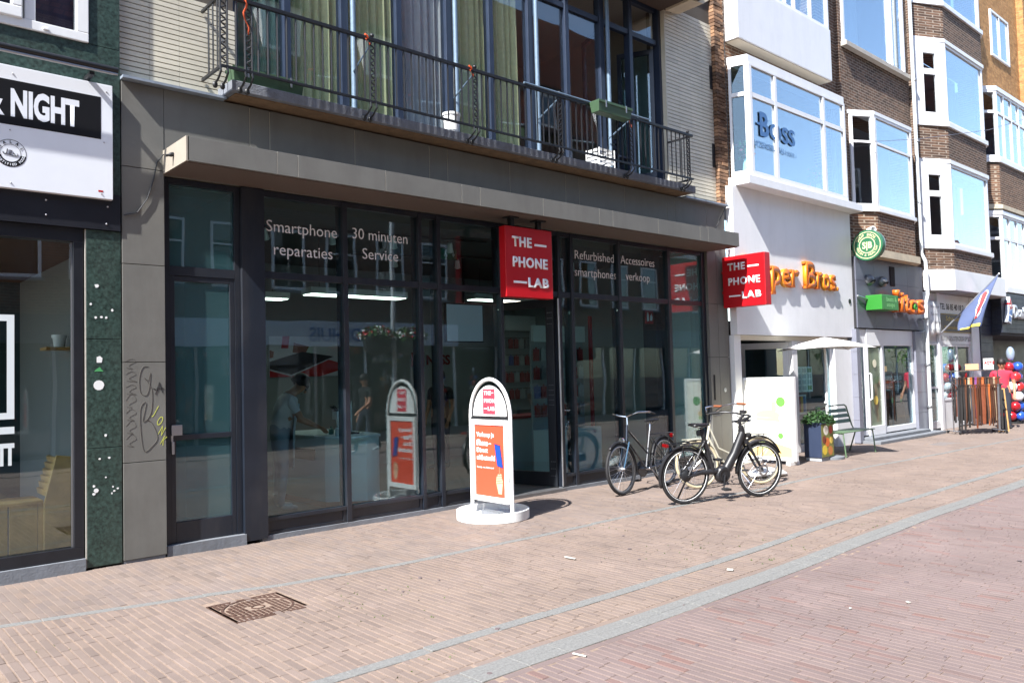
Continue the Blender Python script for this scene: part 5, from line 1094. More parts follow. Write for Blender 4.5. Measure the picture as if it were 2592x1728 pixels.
far_house(42.02, 62, 7.4, 11.0, 'farther house with dark tiled roof and white dormers mirrored in the lower bay', obr, mat('dull fascia', C(60, 60, 66), .6))
fl = thing('shop_name', 'blue shop lettering on the white fascia across the street', 'sign', (11, -4.4, 2.7)); text('MODEHUIS', .5, (13.2, -4.44, 2.75), (-1, 0, 0), Z, mat('sign blue', C(40, 90, 160), .4), fl, bold=.02)
# lamp post with flower baskets, mirrored in the shop glass
lp = thing('street_lamp', 'pale steel street lamp with two flower baskets mirrored in the shop glass', 'street lamp', (9.85, 1.1, 0))
MB().path([(0, 0, 0), (0, 0, 1.0), (0, 0, 6.2)], [.075, .06, .045], 16).build('pole', mat('galvanised steel', C(190, 192, 196), .4, .3), lp, local=True, smooth=True)
MB().lathe([(.1, 6.2), (.22, 6.35), (.2, 6.5), (.03, 6.58)], n=20).build('lantern', alu_m, lp, local=True, smooth=True)
redf = mat('red petals', C(200, 40, 44), .7); whf = mat('white petals', C(226, 226, 226), .7); lf_m = mat('basket foliage', C(66, 104, 48), .7, var=.3, scale=14)
for s_ in (-1, 1):
    b_ = MB().lathe([(.12, 2.15), (.26, 2.25), (.34, 2.55), (.33, 2.55), (.24, 2.3)], (s_*.42, 0, 0), n=20).build('flower_basket', mat('dark basket', C(52, 54, 58), .6), lp, local=True, smooth=True)
    MB().path([(0, 0, 2.45), (s_*.42, 0, 2.45)], .015, 6).build('bracket', black_m, lp, local=True)
    f = [MB(), MB(), MB()]
    for k in range(420):
        a = random.uniform(0, 6.28); rr = .42*math.sqrt(random.random()); c = Vector((s_*.42+rr*math.cos(a), rr*math.sin(a), 2.55+.16*(1-(rr/.42)**2)+random.uniform(-.08, .06))); q = random.uniform(.025, .045)
        e1 = Vector((random.gauss(0, 1), random.gauss(0, 1), random.gauss(0, 1))).normalized()*q; e2 = e1.cross(Vector((random.gauss(0, 1), 1, random.gauss(0, 1)))).normalized()*q
        f[0 if random.random() < .55 else (1 if random.random() < .5 else 2)].quad(c-e1, c+e2, c+e1, c-e2)
    for m_, nm, mm in zip(f, ('foliage', 'red_flowers', 'white_flowers'), (lf_m, redf, whf)): m_.build(nm, mm, b_, local=True, kind='stuff')
# street tree farther along the opposite side, mirrored in the grey shop window
tr = thing('street_tree', 'leafy green street tree mirrored in the grey shop window', 'tree', (46, -2.6, 0))
trk = MB().path([(0, 0, 0), (.05, 0, 1.2), (0, .05, 2.4), (.1, 0, 4.2)], [.14, .11, .09, .04], 10)
cr = MB()
for k in range(26):
    a = random.uniform(0, 6.28); h = random.uniform(1.8, 5.2); r_ = random.uniform(.4, 1.6)*(1-.12*abs(h-3.2)); c = Vector((r_*math.cos(a), r_*math.sin(a), h)); trk.path([(0, .03, min(h-.3, 3.6)), tuple(c*.6+Vector((0, 0, h*.4))), tuple(c)], [.035, .02, .008], 5)
    for j in range(90):
        p = c+Vector((random.gauss(0, .32), random.gauss(0, .32), random.gauss(0, .24))); q = random.uniform(.05, .09)
        e1 = Vector((random.gauss(0, 1), random.gauss(0, 1), random.gauss(0, .6))).normalized()*q; e2 = e1.cross(Vector((random.gauss(0, 1), random.gauss(0, 1), 1))).normalized()*q*.6; cr.quad(p-e1, p+e2, p+e1, p-e2)
trk.build('trunk', mat('bark', C(92, 76, 62), .9, var=.3), tr, local=True); cr.build('crown', mat('tree leaves', C(84, 116, 44), .7, var=.35, scale=1.5), tr, local=True, kind='stuff')
# ------------------------------------------------------------------ street furniture
sun_white = mat('gloss white enamel', C(228, 228, 226), .4, var=.04, scale=6, grime=.22)
ab = thing('a_board', 'white arched pavement sign with orange phone poster on round base', 'sign', (5.8, 6.89, 0))
MB().lathe([(.41, .0), (.41, .10), (.40, .105), (.39, .10), (.385, .03), (.0, .03)], (5.82, 6.90, .001), n=56, cap=False).build('base', sun_white, ab, smooth=True)
yc, hw = 6.89, .345
B(5.76, yc-.15, .034, 5.86, yc+.15, .075).build('ballast', conc_m, ab)
fr = [(5.8, yc+hw, .04), (5.8, yc+hw, 1.13)]+[(5.8, yc+a, 1.13+b) for a, b in arc(20, 0, 180, hw, .42)[1:-1]]+[(5.8, yc-hw, 1.13), (5.8, yc-hw, .04)]
MB().path(fr, .022, 10).build('frame', sun_white, ab, smooth=True)
MB().extr([(a, b) for a, b in arc(24, 0, 180, .285, .345)], (5.79, yc, 1.135), (0, -1, 0), Z, (.02, 0, 0)).build('header', sun_white, ab, bevel=.003)
MB().path([(5.8, yc+hw, 1.11), (5.8, yc-hw, 1.11)], .014, 8).build('crossbar', black_m, ab)
pf_ = MB().box(5.77, yc+.255, .18, 5.83, yc+.315, 1.095).box(5.77, yc-.315, .18, 5.83, yc-.255, 1.095).box(5.77, yc-.2548, 1.035, 5.83, yc+.2548, 1.095).box(5.77, yc-.2548, .18, 5.83, yc+.2548, .24)
pf_.build('snap_frame', sun_white, ab, bevel=.006)
for z_ in (.42, .9):
    for s_ in (-1, 1): B(5.785, yc+s_*.316, z_, 5.815, yc+s_*.345, z_+.05).build('bracket', alu_m, ab)
po = B(5.783, yc-.254, .241, 5.817, yc+.254, 1.034).build('poster', mat('poster orange red', C(222, 78, 52), .55), ab)
U_, ox = (0, -1, 0), 5.782
def ptxt(st, y0, y1, z0, z1, bold=.03, m=None):
    o = text(st, 1, (0, 0, 0), m=m or lett_m, ext=0, bold=bold); xs = [v.co.x for v in o.data.vertices]; zs = [v.co.z for v in o.data.vertices]
    kx = (y0-y1)/(max(xs)-min(xs)); kz = (z1-z0)/(max(zs)-min(zs)); mm = Matrix(((0, 0, 0, ox-.0008), (-kx, 0, 0, y0+kx*min(xs)), (0, 0, kz, z0-kz*min(zs)), (0, 0, 0, 1)))
    o.data.transform(mm); o.parent = ab; o.matrix_parent_inverse = Matrix.Translation(-ab.location); o.data.flip_normals(); return o
ptxt('Verkoop je', yc+.225, yc-.08, .885, .955); ptxt('iPhone \u2013', yc+.225, yc-.03, .80, .87); ptxt('Direct', yc+.225, yc+.03, .725, .78); ptxt('uitbetaald', yc+.225, yc-.09, .64, .70); ptxt('Loop nu binnen!', yc+.225, yc-.07, .545, .57, .02)
ph = MB().extr([(-.045, -.12), (.045, -.12), (.045, .12), (-.045, .12)], (5.781, yc-.155, .70), (0, -math.cos(.17), -math.sin(.17)), (0, math.sin(.17), math.cos(.17)), (-.0015, 0, 0)).build('phone_picture', mat('phone picture blue', C(34, 70, 150), .3), ab)
MB().extr([(-.052, -.127), (.052, -.127), (.052, .127), (-.052, .127)], (5.7825, yc-.155, .70), (0, -math.cos(.17), -math.sin(.17)), (0, math.sin(.17), math.cos(.17)), (-.001, 0, 0)).build('phone_edge', mat('phone picture edge', C(60, 26, 70), .4), ab)
skp = mat('printed hand', C(222, 172, 140), .6)
MB().extr([(-.02, -.12), (.035, -.12), (.05, -.03), (.055, .03), (.04, .06), (.035, .1), (.02, .105), (.0, .09), (-.02, .10), (-.035, .075), (-.05, .06), (-.055, .0)], (5.782, yc-.16, .40), U_, Z, (-.001, 0, 0)).build('hand_picture', skp, ab)
for k in range(4): MB().extr([(-.045, 0), (.045, .012), (.05, .02), (-.045, .010)], (5.7808, yc-.16, .39+.026*k), U_, Z, (-.0004, 0, 0)).build('hand_shading', mat('printed hand shadow', C(176, 116, 90), .6), ab)
MB().path([(5.7805, yc-.16, .50), (5.7805, yc-.165, .575)], .002, 4).build('string_picture', skp, ab)
def ab_logo():
    MB().extr([(-.105, -.1425), (.105, -.1425), (.105, .1425), (-.105, .1425)], (5.789, yc, 1.30), U_, Z, (-.001, 0, 0)).build('logo', mat('faded logo red', C(206, 60, 76), .5), ab)
    for st, x_, z_ in (('THE', -.085, .075), ('PHONE', -.085, -.012), ('LAB', -.02, -.1)): text(st, .062, (5.7872, yc-x_, 1.30+z_), U_, Z, lett_m, ab, ext=.0003, bold=.025, space=1.15)
    for x_, z_ in ((.055, .097), (-.06, -.08)): MB().extr([(-.028, -.004), (.028, -.004), (.028, .004), (-.028, .004)], (5.7875, yc-x_, 1.30+z_), U_, Z, (-.0005, 0, 0)).build('dash', lett_m, ab)
ab_logo()
ab.location = (6.0, 7.12, 0); ab.scale = (1.03, 1.03, 1.03)
# soup menu board in the doorway, turned toward the phone shop
mb = thing('menu_board', 'tall white food poster stand in front of the soup shop door', 'sign', (12.55, 7.4, 0))
y0, y1 = 6.90, 7.90
MB().box(12.51, y0, .06, 12.59, y0+.05, 1.48).box(12.51, y1-.05, .06, 12.59, y1, 1.48).box(12.51, y0+.0502, 1.43, 12.59, y1-.0502, 1.48).box(12.51, y0+.0502, .06, 12.59, y1-.0502, .11).build('frame', sun_white, mb, bevel=.006)
B(12.522, y0+.0505, .1105, 12.578, y1-.0505, 1.4295).build('poster', mat('cream food poster', C(238, 236, 222), .5), mb)
MB().box(12.40, y0+.05, .0, 12.70, y0+.13, .059).build('foot', sun_white, mb); B(12.40, y1-.13, 0, 12.70, y1-.05, .059).build('foot', sun_white, mb)
def mp(q, c, nm, z, y, k=1): MB().extr(q, (12.5215-.0006*k, y, z), U_, Z, (-.0005, 0, 0)).build(nm, c, mb)
circ = lambda r: [(r*math.cos(a*.35), r*math.sin(a*.35)) for a in range(18)]
mp(circ(.085), MATS['menu green'], 'price_spot', 1.06, 7.16); mp(circ(.05), MATS['menu green'], 'price_spot', .48, 7.18)
bun = mat('printed bun', C(222, 190, 140), .6); let_ = mat('printed lettuce', C(186, 206, 140), .6)
mp([(-.2, -.03), (.22, -.05), (.24, .02), (.12, .09), (-.1, .08), (-.22, .03)], bun, 'food_picture', .83, 7.42, 2); mp([(-.22, -.04), (.24, -.06), (.22, .0), (-.2, .01)], let_, 'food_picture', .78, 7.42, 3); mp([(-.05, 0), (.05, 0), (.045, .16), (-.045, .16)], bun, 'food_picture', .90, 7.29)
mp([(-.42, 0), (.42, 0), (.42, .16), (.1, .24), (-.42, .2)], mat('printed table', C(226, 196, 130), .6), 'food_picture', .12, 7.40); mp([(-.08, 0), (.08, 0), (.07, .2), (-.07, .2)], mat('printed bottle', C(176, 190, 130), .6), 'food_picture', .25, 7.5, 2)
for st, z_, h in (('100% KOUD', 1.30, .055), ('Geperst', .66, .03)): text(st, h*1.4, (12.5205, 7.78, z_), U_, Z, mat('pale print', C(190, 190, 170), .6), mb, ext=.0004)
bag = thing('weight_foot', 'white plastic water ballast foot lying on the pavement behind the bicycles', 'base', (10.95, 6.55, 0))
o = MB(); 
for i, (x_, w_, h_) in enumerate(((-.38, .03, .03), (-.3, .11, .10), (-.1, .16, .15), (.1, .17, .15), (.3, .13, .10), (.39, .03, .03))):
    o.v += [(x_, -w_, 0), (x_, -w_*.9, h_*.7), (x_, -w_*.3, h_), (x_, w_*.3, h_*.95), (x_, w_*.9, h_*.65), (x_, w_, 0)]
o.f = [(6*i+j, 6*i+(j+1) % 6, 6*i+6+(j+1) % 6, 6*i+6+j) for i in range(5) for j in range(6)]+[(5, 4, 3, 2, 1, 0), (30, 31, 32, 33, 34, 35)]; o.mi = [0]*len(o.f)
ob = o.build('body', sun_white, bag, local=True, smooth=True); ob.modifiers.new('s', 'SUBSURF').levels = 2; ob.modifiers['s'].render_levels = 2; bag.rotation_euler = (0, 0, R(-22))
# planter with plant
pl = thing('planter', 'tall dark blue planter printed with vegetables, with bushy plant', 'planter', (13.48, 6.99, 0))
nvp = mat('dark blue laminate', C(44, 54, 76), .45, var=.05); B(13.25, 6.83, .06, 13.70, 7.15, .64).build('box', nvp, pl, bevel=.006); B(13.27, 6.85, 0, 13.68, 7.13, .059).build('plinth', mat('grey plinth', C(160, 166, 172), .6), pl); B(13.24, 6.82, .6405, 13.71, 7.16, .665).build('rim', nvp, pl, bevel=.004)
pr = B(13.262, 6.8275, .07, 13.688, 6.8295, .635).build('printed_panel', mat('printed panel green', C(120, 120, 60), .6), pl)
for i, (dx, dz, r_, c_) in enumerate(((.1, .12, .085, C(214, 186, 60)), (.3, .1, .08, C(190, 120, 60)), (.2, .25, .08, C(206, 106, 44)), (.34, .28, .06, C(226, 196, 90)), (.09, .3, .07, C(120, 60, 40)), (.16, .46, .085, C(226, 220, 206)), (.33, .46, .07, C(170, 60, 40)))): MB().lathe([(r_, 0), (r_, .0012)], (13.262+dx, 6.8272, .07+dz), (0, -1, 0), 18).build('vegetable_print', mat('veg %d' % i, c_, .6), pr)
lv = MB()
for k in range(900):
    a = random.uniform(0, 6.28); rr = .27*math.sqrt(random.random()); h = .66+random.uniform(0, .22)*(1-(rr/.3)**2)+random.uniform(-.04, .05); c = Vector((13.47+rr*1.15*math.cos(a), 6.99+rr*math.sin(a), h)); q = random.uniform(.018, .036)
    e1 = Vector((random.gauss(0, 1), random.gauss(0, 1), random.gauss(0, .8))).normalized()*q; e2 = e1.cross(Vector((random.gauss(0, 1), random.gauss(0, 1), 1))).normalized()*q*.5; lv.quad(c-e1, c+e2, c+e1, c-e2)
lv.build('foliage', mat('planter leaves', C(42, 74, 32), .6, var=.5, scale=9), pl, kind='stuff')
# green bench
gb = mat('sage green steel', C(84, 108, 78), .45, var=.05)
bn_ = thing('bench', 'sage green slatted metal bench in front of the soup shop', 'bench', (14.7, 7.1, 0))
bx0, bx1 = 14.05, 15.3
for i in range(5): B(bx0, 6.80+.088*i, .43, bx1, 6.875+.088*i, .445).build('seat_slat', gb, bn_, bevel=.004)
for i, z_ in enumerate((.56, .66, .76)): MB().obox(((bx0+bx1)/2-.02, 7.27+.03*i, z_+.03), ((bx1-bx0)/2-.04, 0, 0), (0, .006, -.002), (0, .012, .033)).build('back_slat', gb, bn_, bevel=.003)
for x_ in (bx0+.03, bx1-.03):
    MB().path([(x_, 6.80, 0), (x_, 6.84, .42), (x_, 7.2, .425), (x_, 7.24, .5), (x_, 7.34, .86)], .014, 8).build('leg', gb, bn_, smooth=True); MB().path([(x_, 7.30, 0), (x_, 7.16, .42)], .014, 8).build('leg', gb, bn_, smooth=True)
MB().path([(bx0+.03, 7.34, .86), (bx0+.08, 7.355, .89), (bx1-.08, 7.355, .89), (bx1-.03, 7.34, .86)], .014, 8).build('top_rail', gb, bn_, smooth=True)
# parasol
um = thing('parasol', 'square white parasol on a pole beside the green bench', 'parasol', (13.78, 6.97, 0))
d_ = .93; cu_ = [(d_, 0), (0, -d_), (-d_, 0), (0, d_)]
o = MB(); ap_ = (0, 0, 2.17); vs = [ap_]; N_ = 8
ring = []
for k in range(4):
    a, b = cu_[k], cu_[(k+1) % 4]
    for i in range(N_): t_ = i/N_; ring.append((a[0]+(b[0]-a[0])*t_, a[1]+(b[1]-a[1])*t_, 1.95+.035*math.sin(math.pi*t_)))
vs += ring+[(x*.5, y*.5, 2.055+.02) for x, y, z in ring]
L4 = len(ring); o.add(vs, [(0, 1+L4+i, 1+L4+(i+1) % L4) for i in range(L4)]+[(1+L4+i, 1+i, 1+(i+1) % L4, 1+L4+(i+1) % L4) for i in range(L4)]+[])
ob = o.build('canopy', mat('white canvas', C(226, 224, 220), .8), um, local=True, smooth=True); ob.modifiers.new('s', 'SOLIDIFY').thickness = .004
for x_, y_ in cu_: MB().path([(0, 0, 2.13), (x_*.98, y_*.98, 1.945)], .008, 6).build('rib', alu_m, um, local=True)
MB().path([(0, 0, .9), (0, 0, 2.15)], .018, 10).path([(0, 0, 0.03), (0, 0, 1.15)], .025, 10).build('pole', sun_white, um, local=True, smooth=True); MB().lathe([(.26, 0), (.26, .04), (.06, .07), (.05, .2)], n=28).build('foot', conc_m, um, local=True)
MB().ball((-.05, 0, 1.0), .025, 8).build('knob', sun_white, um, local=True)
# flag on a slanted pole
fg = thing('flag', 'dark blue flag with red squiggle and yellow hem on a slanted pole', 'flag', (21.2, 7.6, 2.4))
A0 = Vector((21.2, 7.72, 2.36)); A1 = Vector((23.0, 6.88, 3.9)); MB().path([tuple(A0), tuple(A0+(A1-A0)*1.0)], .02, 8).build('pole', alu_m, fg); MB().ball(tuple(A1), .03, 8).build('finial', alu_m, fg)
def P_(s_, t_):                        # s along the pole, t downwards
    top = A0+(A1-A0)*(.36+.64*s_); bl = Vector((20.75, 7.12, 2.42)); br = Vector((21.55, 6.93, 2.52)); e = bl+(br-bl)*min(1, s_*1.0)
    q = top+(e-top)*t_; q.y += .06*math.sin(7*s_+3*t_)*t_; q.x += .04*math.sin(9*s_-2*t_)*t_; return q
n_ = 16
def cloth(s0, s1, t0, t1, m_, nm, dy=0):
    o = MB(); o.add([P_(s0+(s1-s0)*i/n_, t0+(t1-t0)*j/n_)+Vector((-dy, -dy, 0)) for j in range(n_+1) for i in range(n_+1)], [(j*(n_+1)+i, j*(n_+1)+i+1, (j+1)*(n_+1)+i+1, (j+1)*(n_+1)+i) for j in range(n_) for i in range(n_)]); ob = o.build(nm, m_, fg, smooth=True); return ob
nf = mat('navy flag cloth', C(74, 86, 118), .8, var=.06); cloth(0, 1, 0, 1, nf, 'cloth').modifiers.new('s', 'SOLIDIFY').thickness = .003
cloth(0.05, .95, .93, .985, mat('yellow hem', C(230, 214, 80), .8), 'hem', .012)
def rib_(w_, m_, nm, dy):
    o = MB(); q = [(.62+.2*math.sin(k*.55)*.12+.10*(k/14), .12+.68*k/14) for k in range(15)]; vs = []
    for k, (s_, t_) in enumerate(q): ww = w_*(1+.12*math.sin(k*1.1))*min(1, .4+k*.2, .4+(14-k)*.2); vs += [P_(s_-ww, t_)+Vector((-dy, -dy, 0)), P_(s_+ww, t_)+Vector((-dy, -dy, 0))]
    o.add(vs, [(2*k, 2*k+1, 2*k+3, 2*k+2) for k in range(14)]); o.build(nm, m_, fg)
rib_(.17, lett_m, 'emblem_edge', .010); rib_(.12, mat('flag red', C(214, 60, 60), .7), 'emblem', .014)
# belt rack
br = thing('belt_rack', 'chrome rack densely hung with brown, black and tan leather belts', 'rack', (20.5, 6.75, 0)); br.rotation_euler = (0, 0, math.atan2(-.7, .85))
for x_ in (-.55, .55):
    MB().path([(x_, 0, .04), (x_, 0, 1.46)], .016, 8).build('post', chrome_m, br, local=True); MB().path([(x_, -.24, .06), (x_, .24, .06)], .016, 8).build('foot', chrome_m, br, local=True)
    for y_ in (-.24, .24): MB().lathe([(.035, -.012), (.035, .012)], (x_, y_, .035), (1, 0, 0), 12).build('castor', rubber_m, br, local=True)
for z_, y_ in ((1.46, 0), (1.28, -.12), (1.12, -.2), (1.28, .12)): MB().path([(-.58, y_, z_), (.58, y_, z_)], .012, 8).build('rail', chrome_m, br, local=True)
for x_ in (-.55, .55): MB().path([(x_, -.2, 1.12), (x_, 0, 1.2), (x_, .12, 1.28)], .01, 6).path([(x_, -.12, 1.28), (x_, 0, 1.34)], .01, 6).build('arm', chrome_m, br, local=True)
bc = [('brown', C(112, 58, 34)), ('black', C(30, 28, 28)), ('tan', C(170, 92, 44)), ('beige', C(176, 156, 130)), ('purple', C(120, 70, 130)), ('dark brown', C(78, 50, 36)), ('grey', C(80, 80, 84))]
bcm = [mat('leather %s' % n_, c_, .55, var=.12, scale=12) for n_, c_ in bc]
k = 0
br_w = br.location; ca, sa = math.cos(br.rotation_euler.z), math.sin(br.rotation_euler.z)
for row, (y_, z_) in enumerate(((-.2, 1.10), (-.12, 1.26), (.12, 1.26))):
    for i in range(19):
        x_ = -.52+1.04*(i+.3*row)/19
        if row == 0 and i < 3: mi = 1
        else: mi = random.choice((0, 0, 1, 1, 2, 5, 3, 4 if i == 8 else 0, 5, 6))
        l_ = random.uniform(.85, 1.02); w_ = .022; tw = random.uniform(-.5, .5)
        o = MB(); dx_ = random.gauss(0, .002); pts = [(x_+dx_*j, y_-.022+.004*math.sin(j), z_-l_*j/8) for j in range(9)]; vs = []
        for q in pts: vs += [(q[0]-w_*math.cos(tw), q[1]-w_*math.sin(tw), q[2]), (q[0]+w_*math.cos(tw), q[1]+w_*math.sin(tw), q[2])]
        o.add(vs, [(2*j, 2*j+1, 2*j+3, 2*j+2) for j in range(8)]); o.box(x_-.022, y_-.03, z_, x_+.022, y_-.012, z_+.04)
        ob = o.build('belt', bcm[mi]); ob.modifiers.new('s', 'SOLIDIFY').thickness = .004; ob.matrix_world = Matrix.Translation(br_w) @ Matrix.Rotation(br.rotation_euler.z, 4, 'Z')
        tag(ob, '%s leather belt, %s from the left on the %s rail of the chrome rack' % (bc[mi][0], ORD[i], ('front', 'middle', 'rear')[row]), 'belt', 'belts on the rack'); k += 1
for x_, ry, w_, h_, c_, lb in ((.35, .2, .24, .26, white_m, 'white card sign standing on top of the belt rack'), (-.05, -.25, .32, .14, mat('tan card', C(206, 170, 130), .7), 'tan leather offcut lying on top of the belt rack')):
    t = thing('card', lb, 'card', tuple(br_w+Vector((x_*ca, x_*sa, 1.473)))); MB().obox((0, 0, h_/2), (w_/2*ca, w_/2*sa, 0), (.004, .004, 0), (0, 0, h_/2)).build('card', c_, t, local=True)
    if w_ < .3: text('ACTIE', .09, (-.11*ca-.01, -.11*sa-.012, .13), (ca, sa, 0), Z, red_m, t, ext=.001, bold=.02, local=True)
cbd = thing('chalkboard', 'narrow black chalkboard with tan edge leaning beside the belt rack', 'sign', (21.25, 6.42, 0)); cbd.rotation_euler = (R(-6), 0, math.atan2(-.7, .85))
MB().box(-.13, -.015, 0, -.10, .015, 1.02).box(.10, -.015, 0, .13, .015, 1.02).box(-.0998, -.015, 0, .0998, .015, .03).box(-.0998, -.015, .99, .0998, .015, 1.02).build('frame', mat('tan wood', C(196, 150, 96), .6), cbd, local=True); B(-.0997, -.008, .0305, .0997, .008, .9895).build('board', mat('chalk black', C(34, 36, 40), .8), cbd, local=True)
MB().lathe([(.06, 0), (.06, .002)], (0, -.0085, .4), (0, -1, 0), 16).build('drawing', red_m, cbd, local=True); MB().lathe([(.04, 0), (.04, .002)], (0, -.0085, .82), (0, -1, 0), 16).build('drawing', gd, cbd, local=True)
# balloon columns
bmat = [mat('balloon blue', C(40, 80, 176), .25, coat=.6), mat('balloon dark red', C(150, 26, 36), .25, coat=.6), mat('balloon white', C(220, 226, 232), .25, coat=.6), mat('balloon red', C(196, 44, 44), .25, coat=.6)]
bme = []
for m_ in bmat:
    o = MB().lathe([(.001, -.165), (.018, -.16), (.012, -.148), (.06, -.125), (.105, -.07), (.13, 0), (.122, .06), (.085, .108), (.04, .128), (.001, .132)], n=18, cap=False).build('balloon', m_, smooth=True); bme.append(o.data); bpy.data.objects.remove(o)
def bcol(x_, y_, label, n=6, z1=1.55):
    t = thing('balloon_column', label, 'balloons', (x_, y_, 0)); MB().lathe([(.2, 0), (.2, .05), (.05, .07)], n=20).build('foot', rubber_m, t, local=True); MB().path([(0, 0, .06), (0, 0, z1)], .012, 6).build('pole', alu_m, t, local=True)
    for k in range(n):
        for j in range(4):
            a = j*math.pi/2+k*.62; z_ = .2+(z1-.25)*k/(n-1)
            o = link('balloon', bme[(k+j*2+(j == 1)) % 4 if k > 1 else (3, 2, 1, 0)[j]], t, local=True); o.location = (.15*math.cos(a), .15*math.sin(a), z_); o.rotation_euler = (0, R(90), a) 
    MB().ball((0, 0, z1+.3), .19, 16, sz=(.45, .55, 1.0)).build('foil_balloon', mat('foil grey', C(160, 176, 196), .3, .4), t, local=True, smooth=True)
bcol(24.15, 7.05, 'column of red, white and blue balloons left of the pizza shop entrance')
bcol(26.2, 7.0, 'column of red, white and blue balloons at the right picture edge')
cs3 = thing('counter_stand', 'black promotional counter outside the pizza shop at the right edge', 'counter', (25.6, 6.85, 0)); B(25.2, 6.75, 0, 26.0, 7.0, .55).build('legs', nv, cs3); B(25.1, 6.7, .551, 26.1, 7.1, .95).build('body', mat('chalk black', C(34, 36, 40), .8), cs3); fit_text("Domino's", 25.35, 25.95, .70, .80, 6.698, lett_m, cs3, bold=.02); MB().extr([(-.06, 0), (0, -.06), (.06, 0), (0, .06)], (25.25, 6.699, .76), X, Z, (0, -.003, 0)).build('logo', red_m, cs3)
wr = MB().path([(16.9, 7.66, 6.42), (18.5, 7.0, 6.62), (20.5, 6.2, 7.0), (23.5, 4.6, 8.0)], .006, 5).build('overhead_wire', alu_m); tag(wr, 'thin overhead wire crossing the brick fronts at upper right', 'wire')
# ------------------------------------------------------------------ bicycles
tyre_c = mat('cream tyre', C(176, 164, 136), .7, var=.05); spoke_m = mat('steel spoke', (.6, .6, .62), .3, 1)
def wheel(t, c, r, tm, rim_m, hub_r=.03, refl=False, name='wheel'):
    n = 40; c = Vector(c)
    w = MB().path([(c.x+(r-.021)*math.cos(2*math.pi*i/n), 0, c.z+(r-.021)*math.sin(2*math.pi*i/n)) for i in range(n)], .021, 8, closed=True).build(name, tm, t, local=True, smooth=True)
    q = [(r-.058, -.012), (r-.044, -.014), (r-.038, -.010), (r-.038, .010), (r-.044, .014), (r-.058, .012)]
    MB().lathe(q, c, (0, 1, 0), 40, cap=False).build('rim', rim_m, w, local=True, smooth=True)
    if refl: MB().path([(c.x+(r-.045)*math.cos(2*math.pi*i/n), -.0165, c.z+(r-.045)*math.sin(2*math.pi*i/n)) for i in range(n)], .0035, 5, closed=True).build('reflective_stripe', white_m, w, local=True)
    s_ = MB()
    for i in range(28):
        a = 2*math.pi*i/28; b = a+(.5 if i % 4 < 2 else -.5); y_ = .028 if i % 2 else -.028
        s_.path([(c.x+hub_r*math.cos(b), y_, c.z+hub_r*math.sin(b)), (c.x+(r-.055)*math.cos(a), 0, c.z+(r-.055)*math.sin(a))], .0013, 4)
    s_.build('spokes', spoke_m, w, local=True, kind='stuff')
    MB().lathe([(.012, -.06), (hub_r*.8, -.04), (hub_r, -.03), (hub_r*.9, .03), (hub_r*.8, .04), (.012, .06)], c, (0, 1, 0), 16).build('hub', black_m if hub_r > .05 else alu_m, w, local=True, smooth=True)
    return w
def fender(t, c, r, a0, a1, m_, name='fender'):
    o = MB(); n = 22; c = Vector(c); vs = []
    for i in range(n+1):
        a = R(a0+(a1-a0)*i/n)
        for y_, dr in ((-.028, -.012), (-.02, .004), (0, .009), (.02, .004), (.028, -.012)): vs.append((c.x+(r+dr)*math.cos(a), y_, c.z+(r+dr)*math.sin(a)))
    o.add(vs, [(5*i+j, 5*i+j+1, 5*i+6+j, 5*i+5+j) for i in range(n) for j in range(4)]); ob = o.build(name, m_, t, local=True, smooth=True); ob.modifiers.new('s', 'SOLIDIFY').thickness = .002
def saddle(t, x, z, m_):
    o = MB(); st = [(-.14, .085, .03, .0), (-.11, .10, .05, .005), (-.04, .085, .045, 0), (.04, .05, .04, 0), (.11, .028, .036, .002), (.145, .016, .02, 0)]
    for x_, w_, h_, dz in st: o.v += [(x+x_, -w_, z+dz-.02), (x+x_, -w_*.85, z+dz+h_*.6-.01), (x+x_, 0, z+dz+h_*.55), (x+x_, w_*.85, z+dz+h_*.6-.01), (x+x_, w_, z+dz-.02), (x+x_, 0, z+dz-.012)]
    o.f = [(6*i+j, 6*i+(j+1) % 6, 6*i+6+(j+1) % 6, 6*i+6+j) for i in range(5) for j in range(6)]+[(5, 4, 3, 2, 1, 0), (30, 31, 32, 33, 34, 35)]; o.mi = [0]*len(o.f)
    ob = o.build('saddle', m_, t, local=True, smooth=True); q = ob.modifiers.new('s', 'SUBSURF'); q.levels = 1; q.render_levels = 1
    MB().path([(x-.08, -.03, z-.02), (x+.0, -.02, z-.045), (x+.08, -.015, z-.015)], .005, 6).path([(x-.08, .03, z-.02), (x, .02, z-.045), (x+.08, .015, z-.015)], .005, 6).build('saddle_rails', alu_m, ob, local=True)
def crank(t, x, z, m_, r=.17, ring=.085, side=-1, a=-60):
    cr_ = MB().lathe([(.02, -.06), (.02, .06)], (x, 0, z), (0, 1, 0), 12).lathe([(ring*.75, -.003), (ring, -.003), (ring, .003), (ring*.75, .003)], (x, side*.055, z), (0, 1, 0), 28, cap=False).build('crank', m_, t, local=True)
    for sd in (-1, 1):
        aa = R(a if sd < 0 else a+180); px, pz = x+r*math.cos(aa), z+r*math.sin(aa)
        MB().path([(x, sd*.065, z), (px, sd*.075, pz)], .01, 6).build('crank_arm', m_, cr_, local=True); B(px-.045, sd*.085, pz-.012, px+.045, sd*.17, pz+.012).build('pedal', rubber_m, cr_, local=True)
def bike(name, label, front, rear, lean, build):
    f, r_ = Vector((*front, 0)), Vector((*rear, 0)); d = f-r_; t = thing(name, label, 'bicycle', tuple((f+r_)/2), group='bicycles parked on the pavement')
    t.rotation_euler = (R(lean), 0, math.atan2(d.y, d.x)); build(t, d.length); return t
mblk = mat('matt black bike paint', C(34, 34, 37), .42, var=.06)
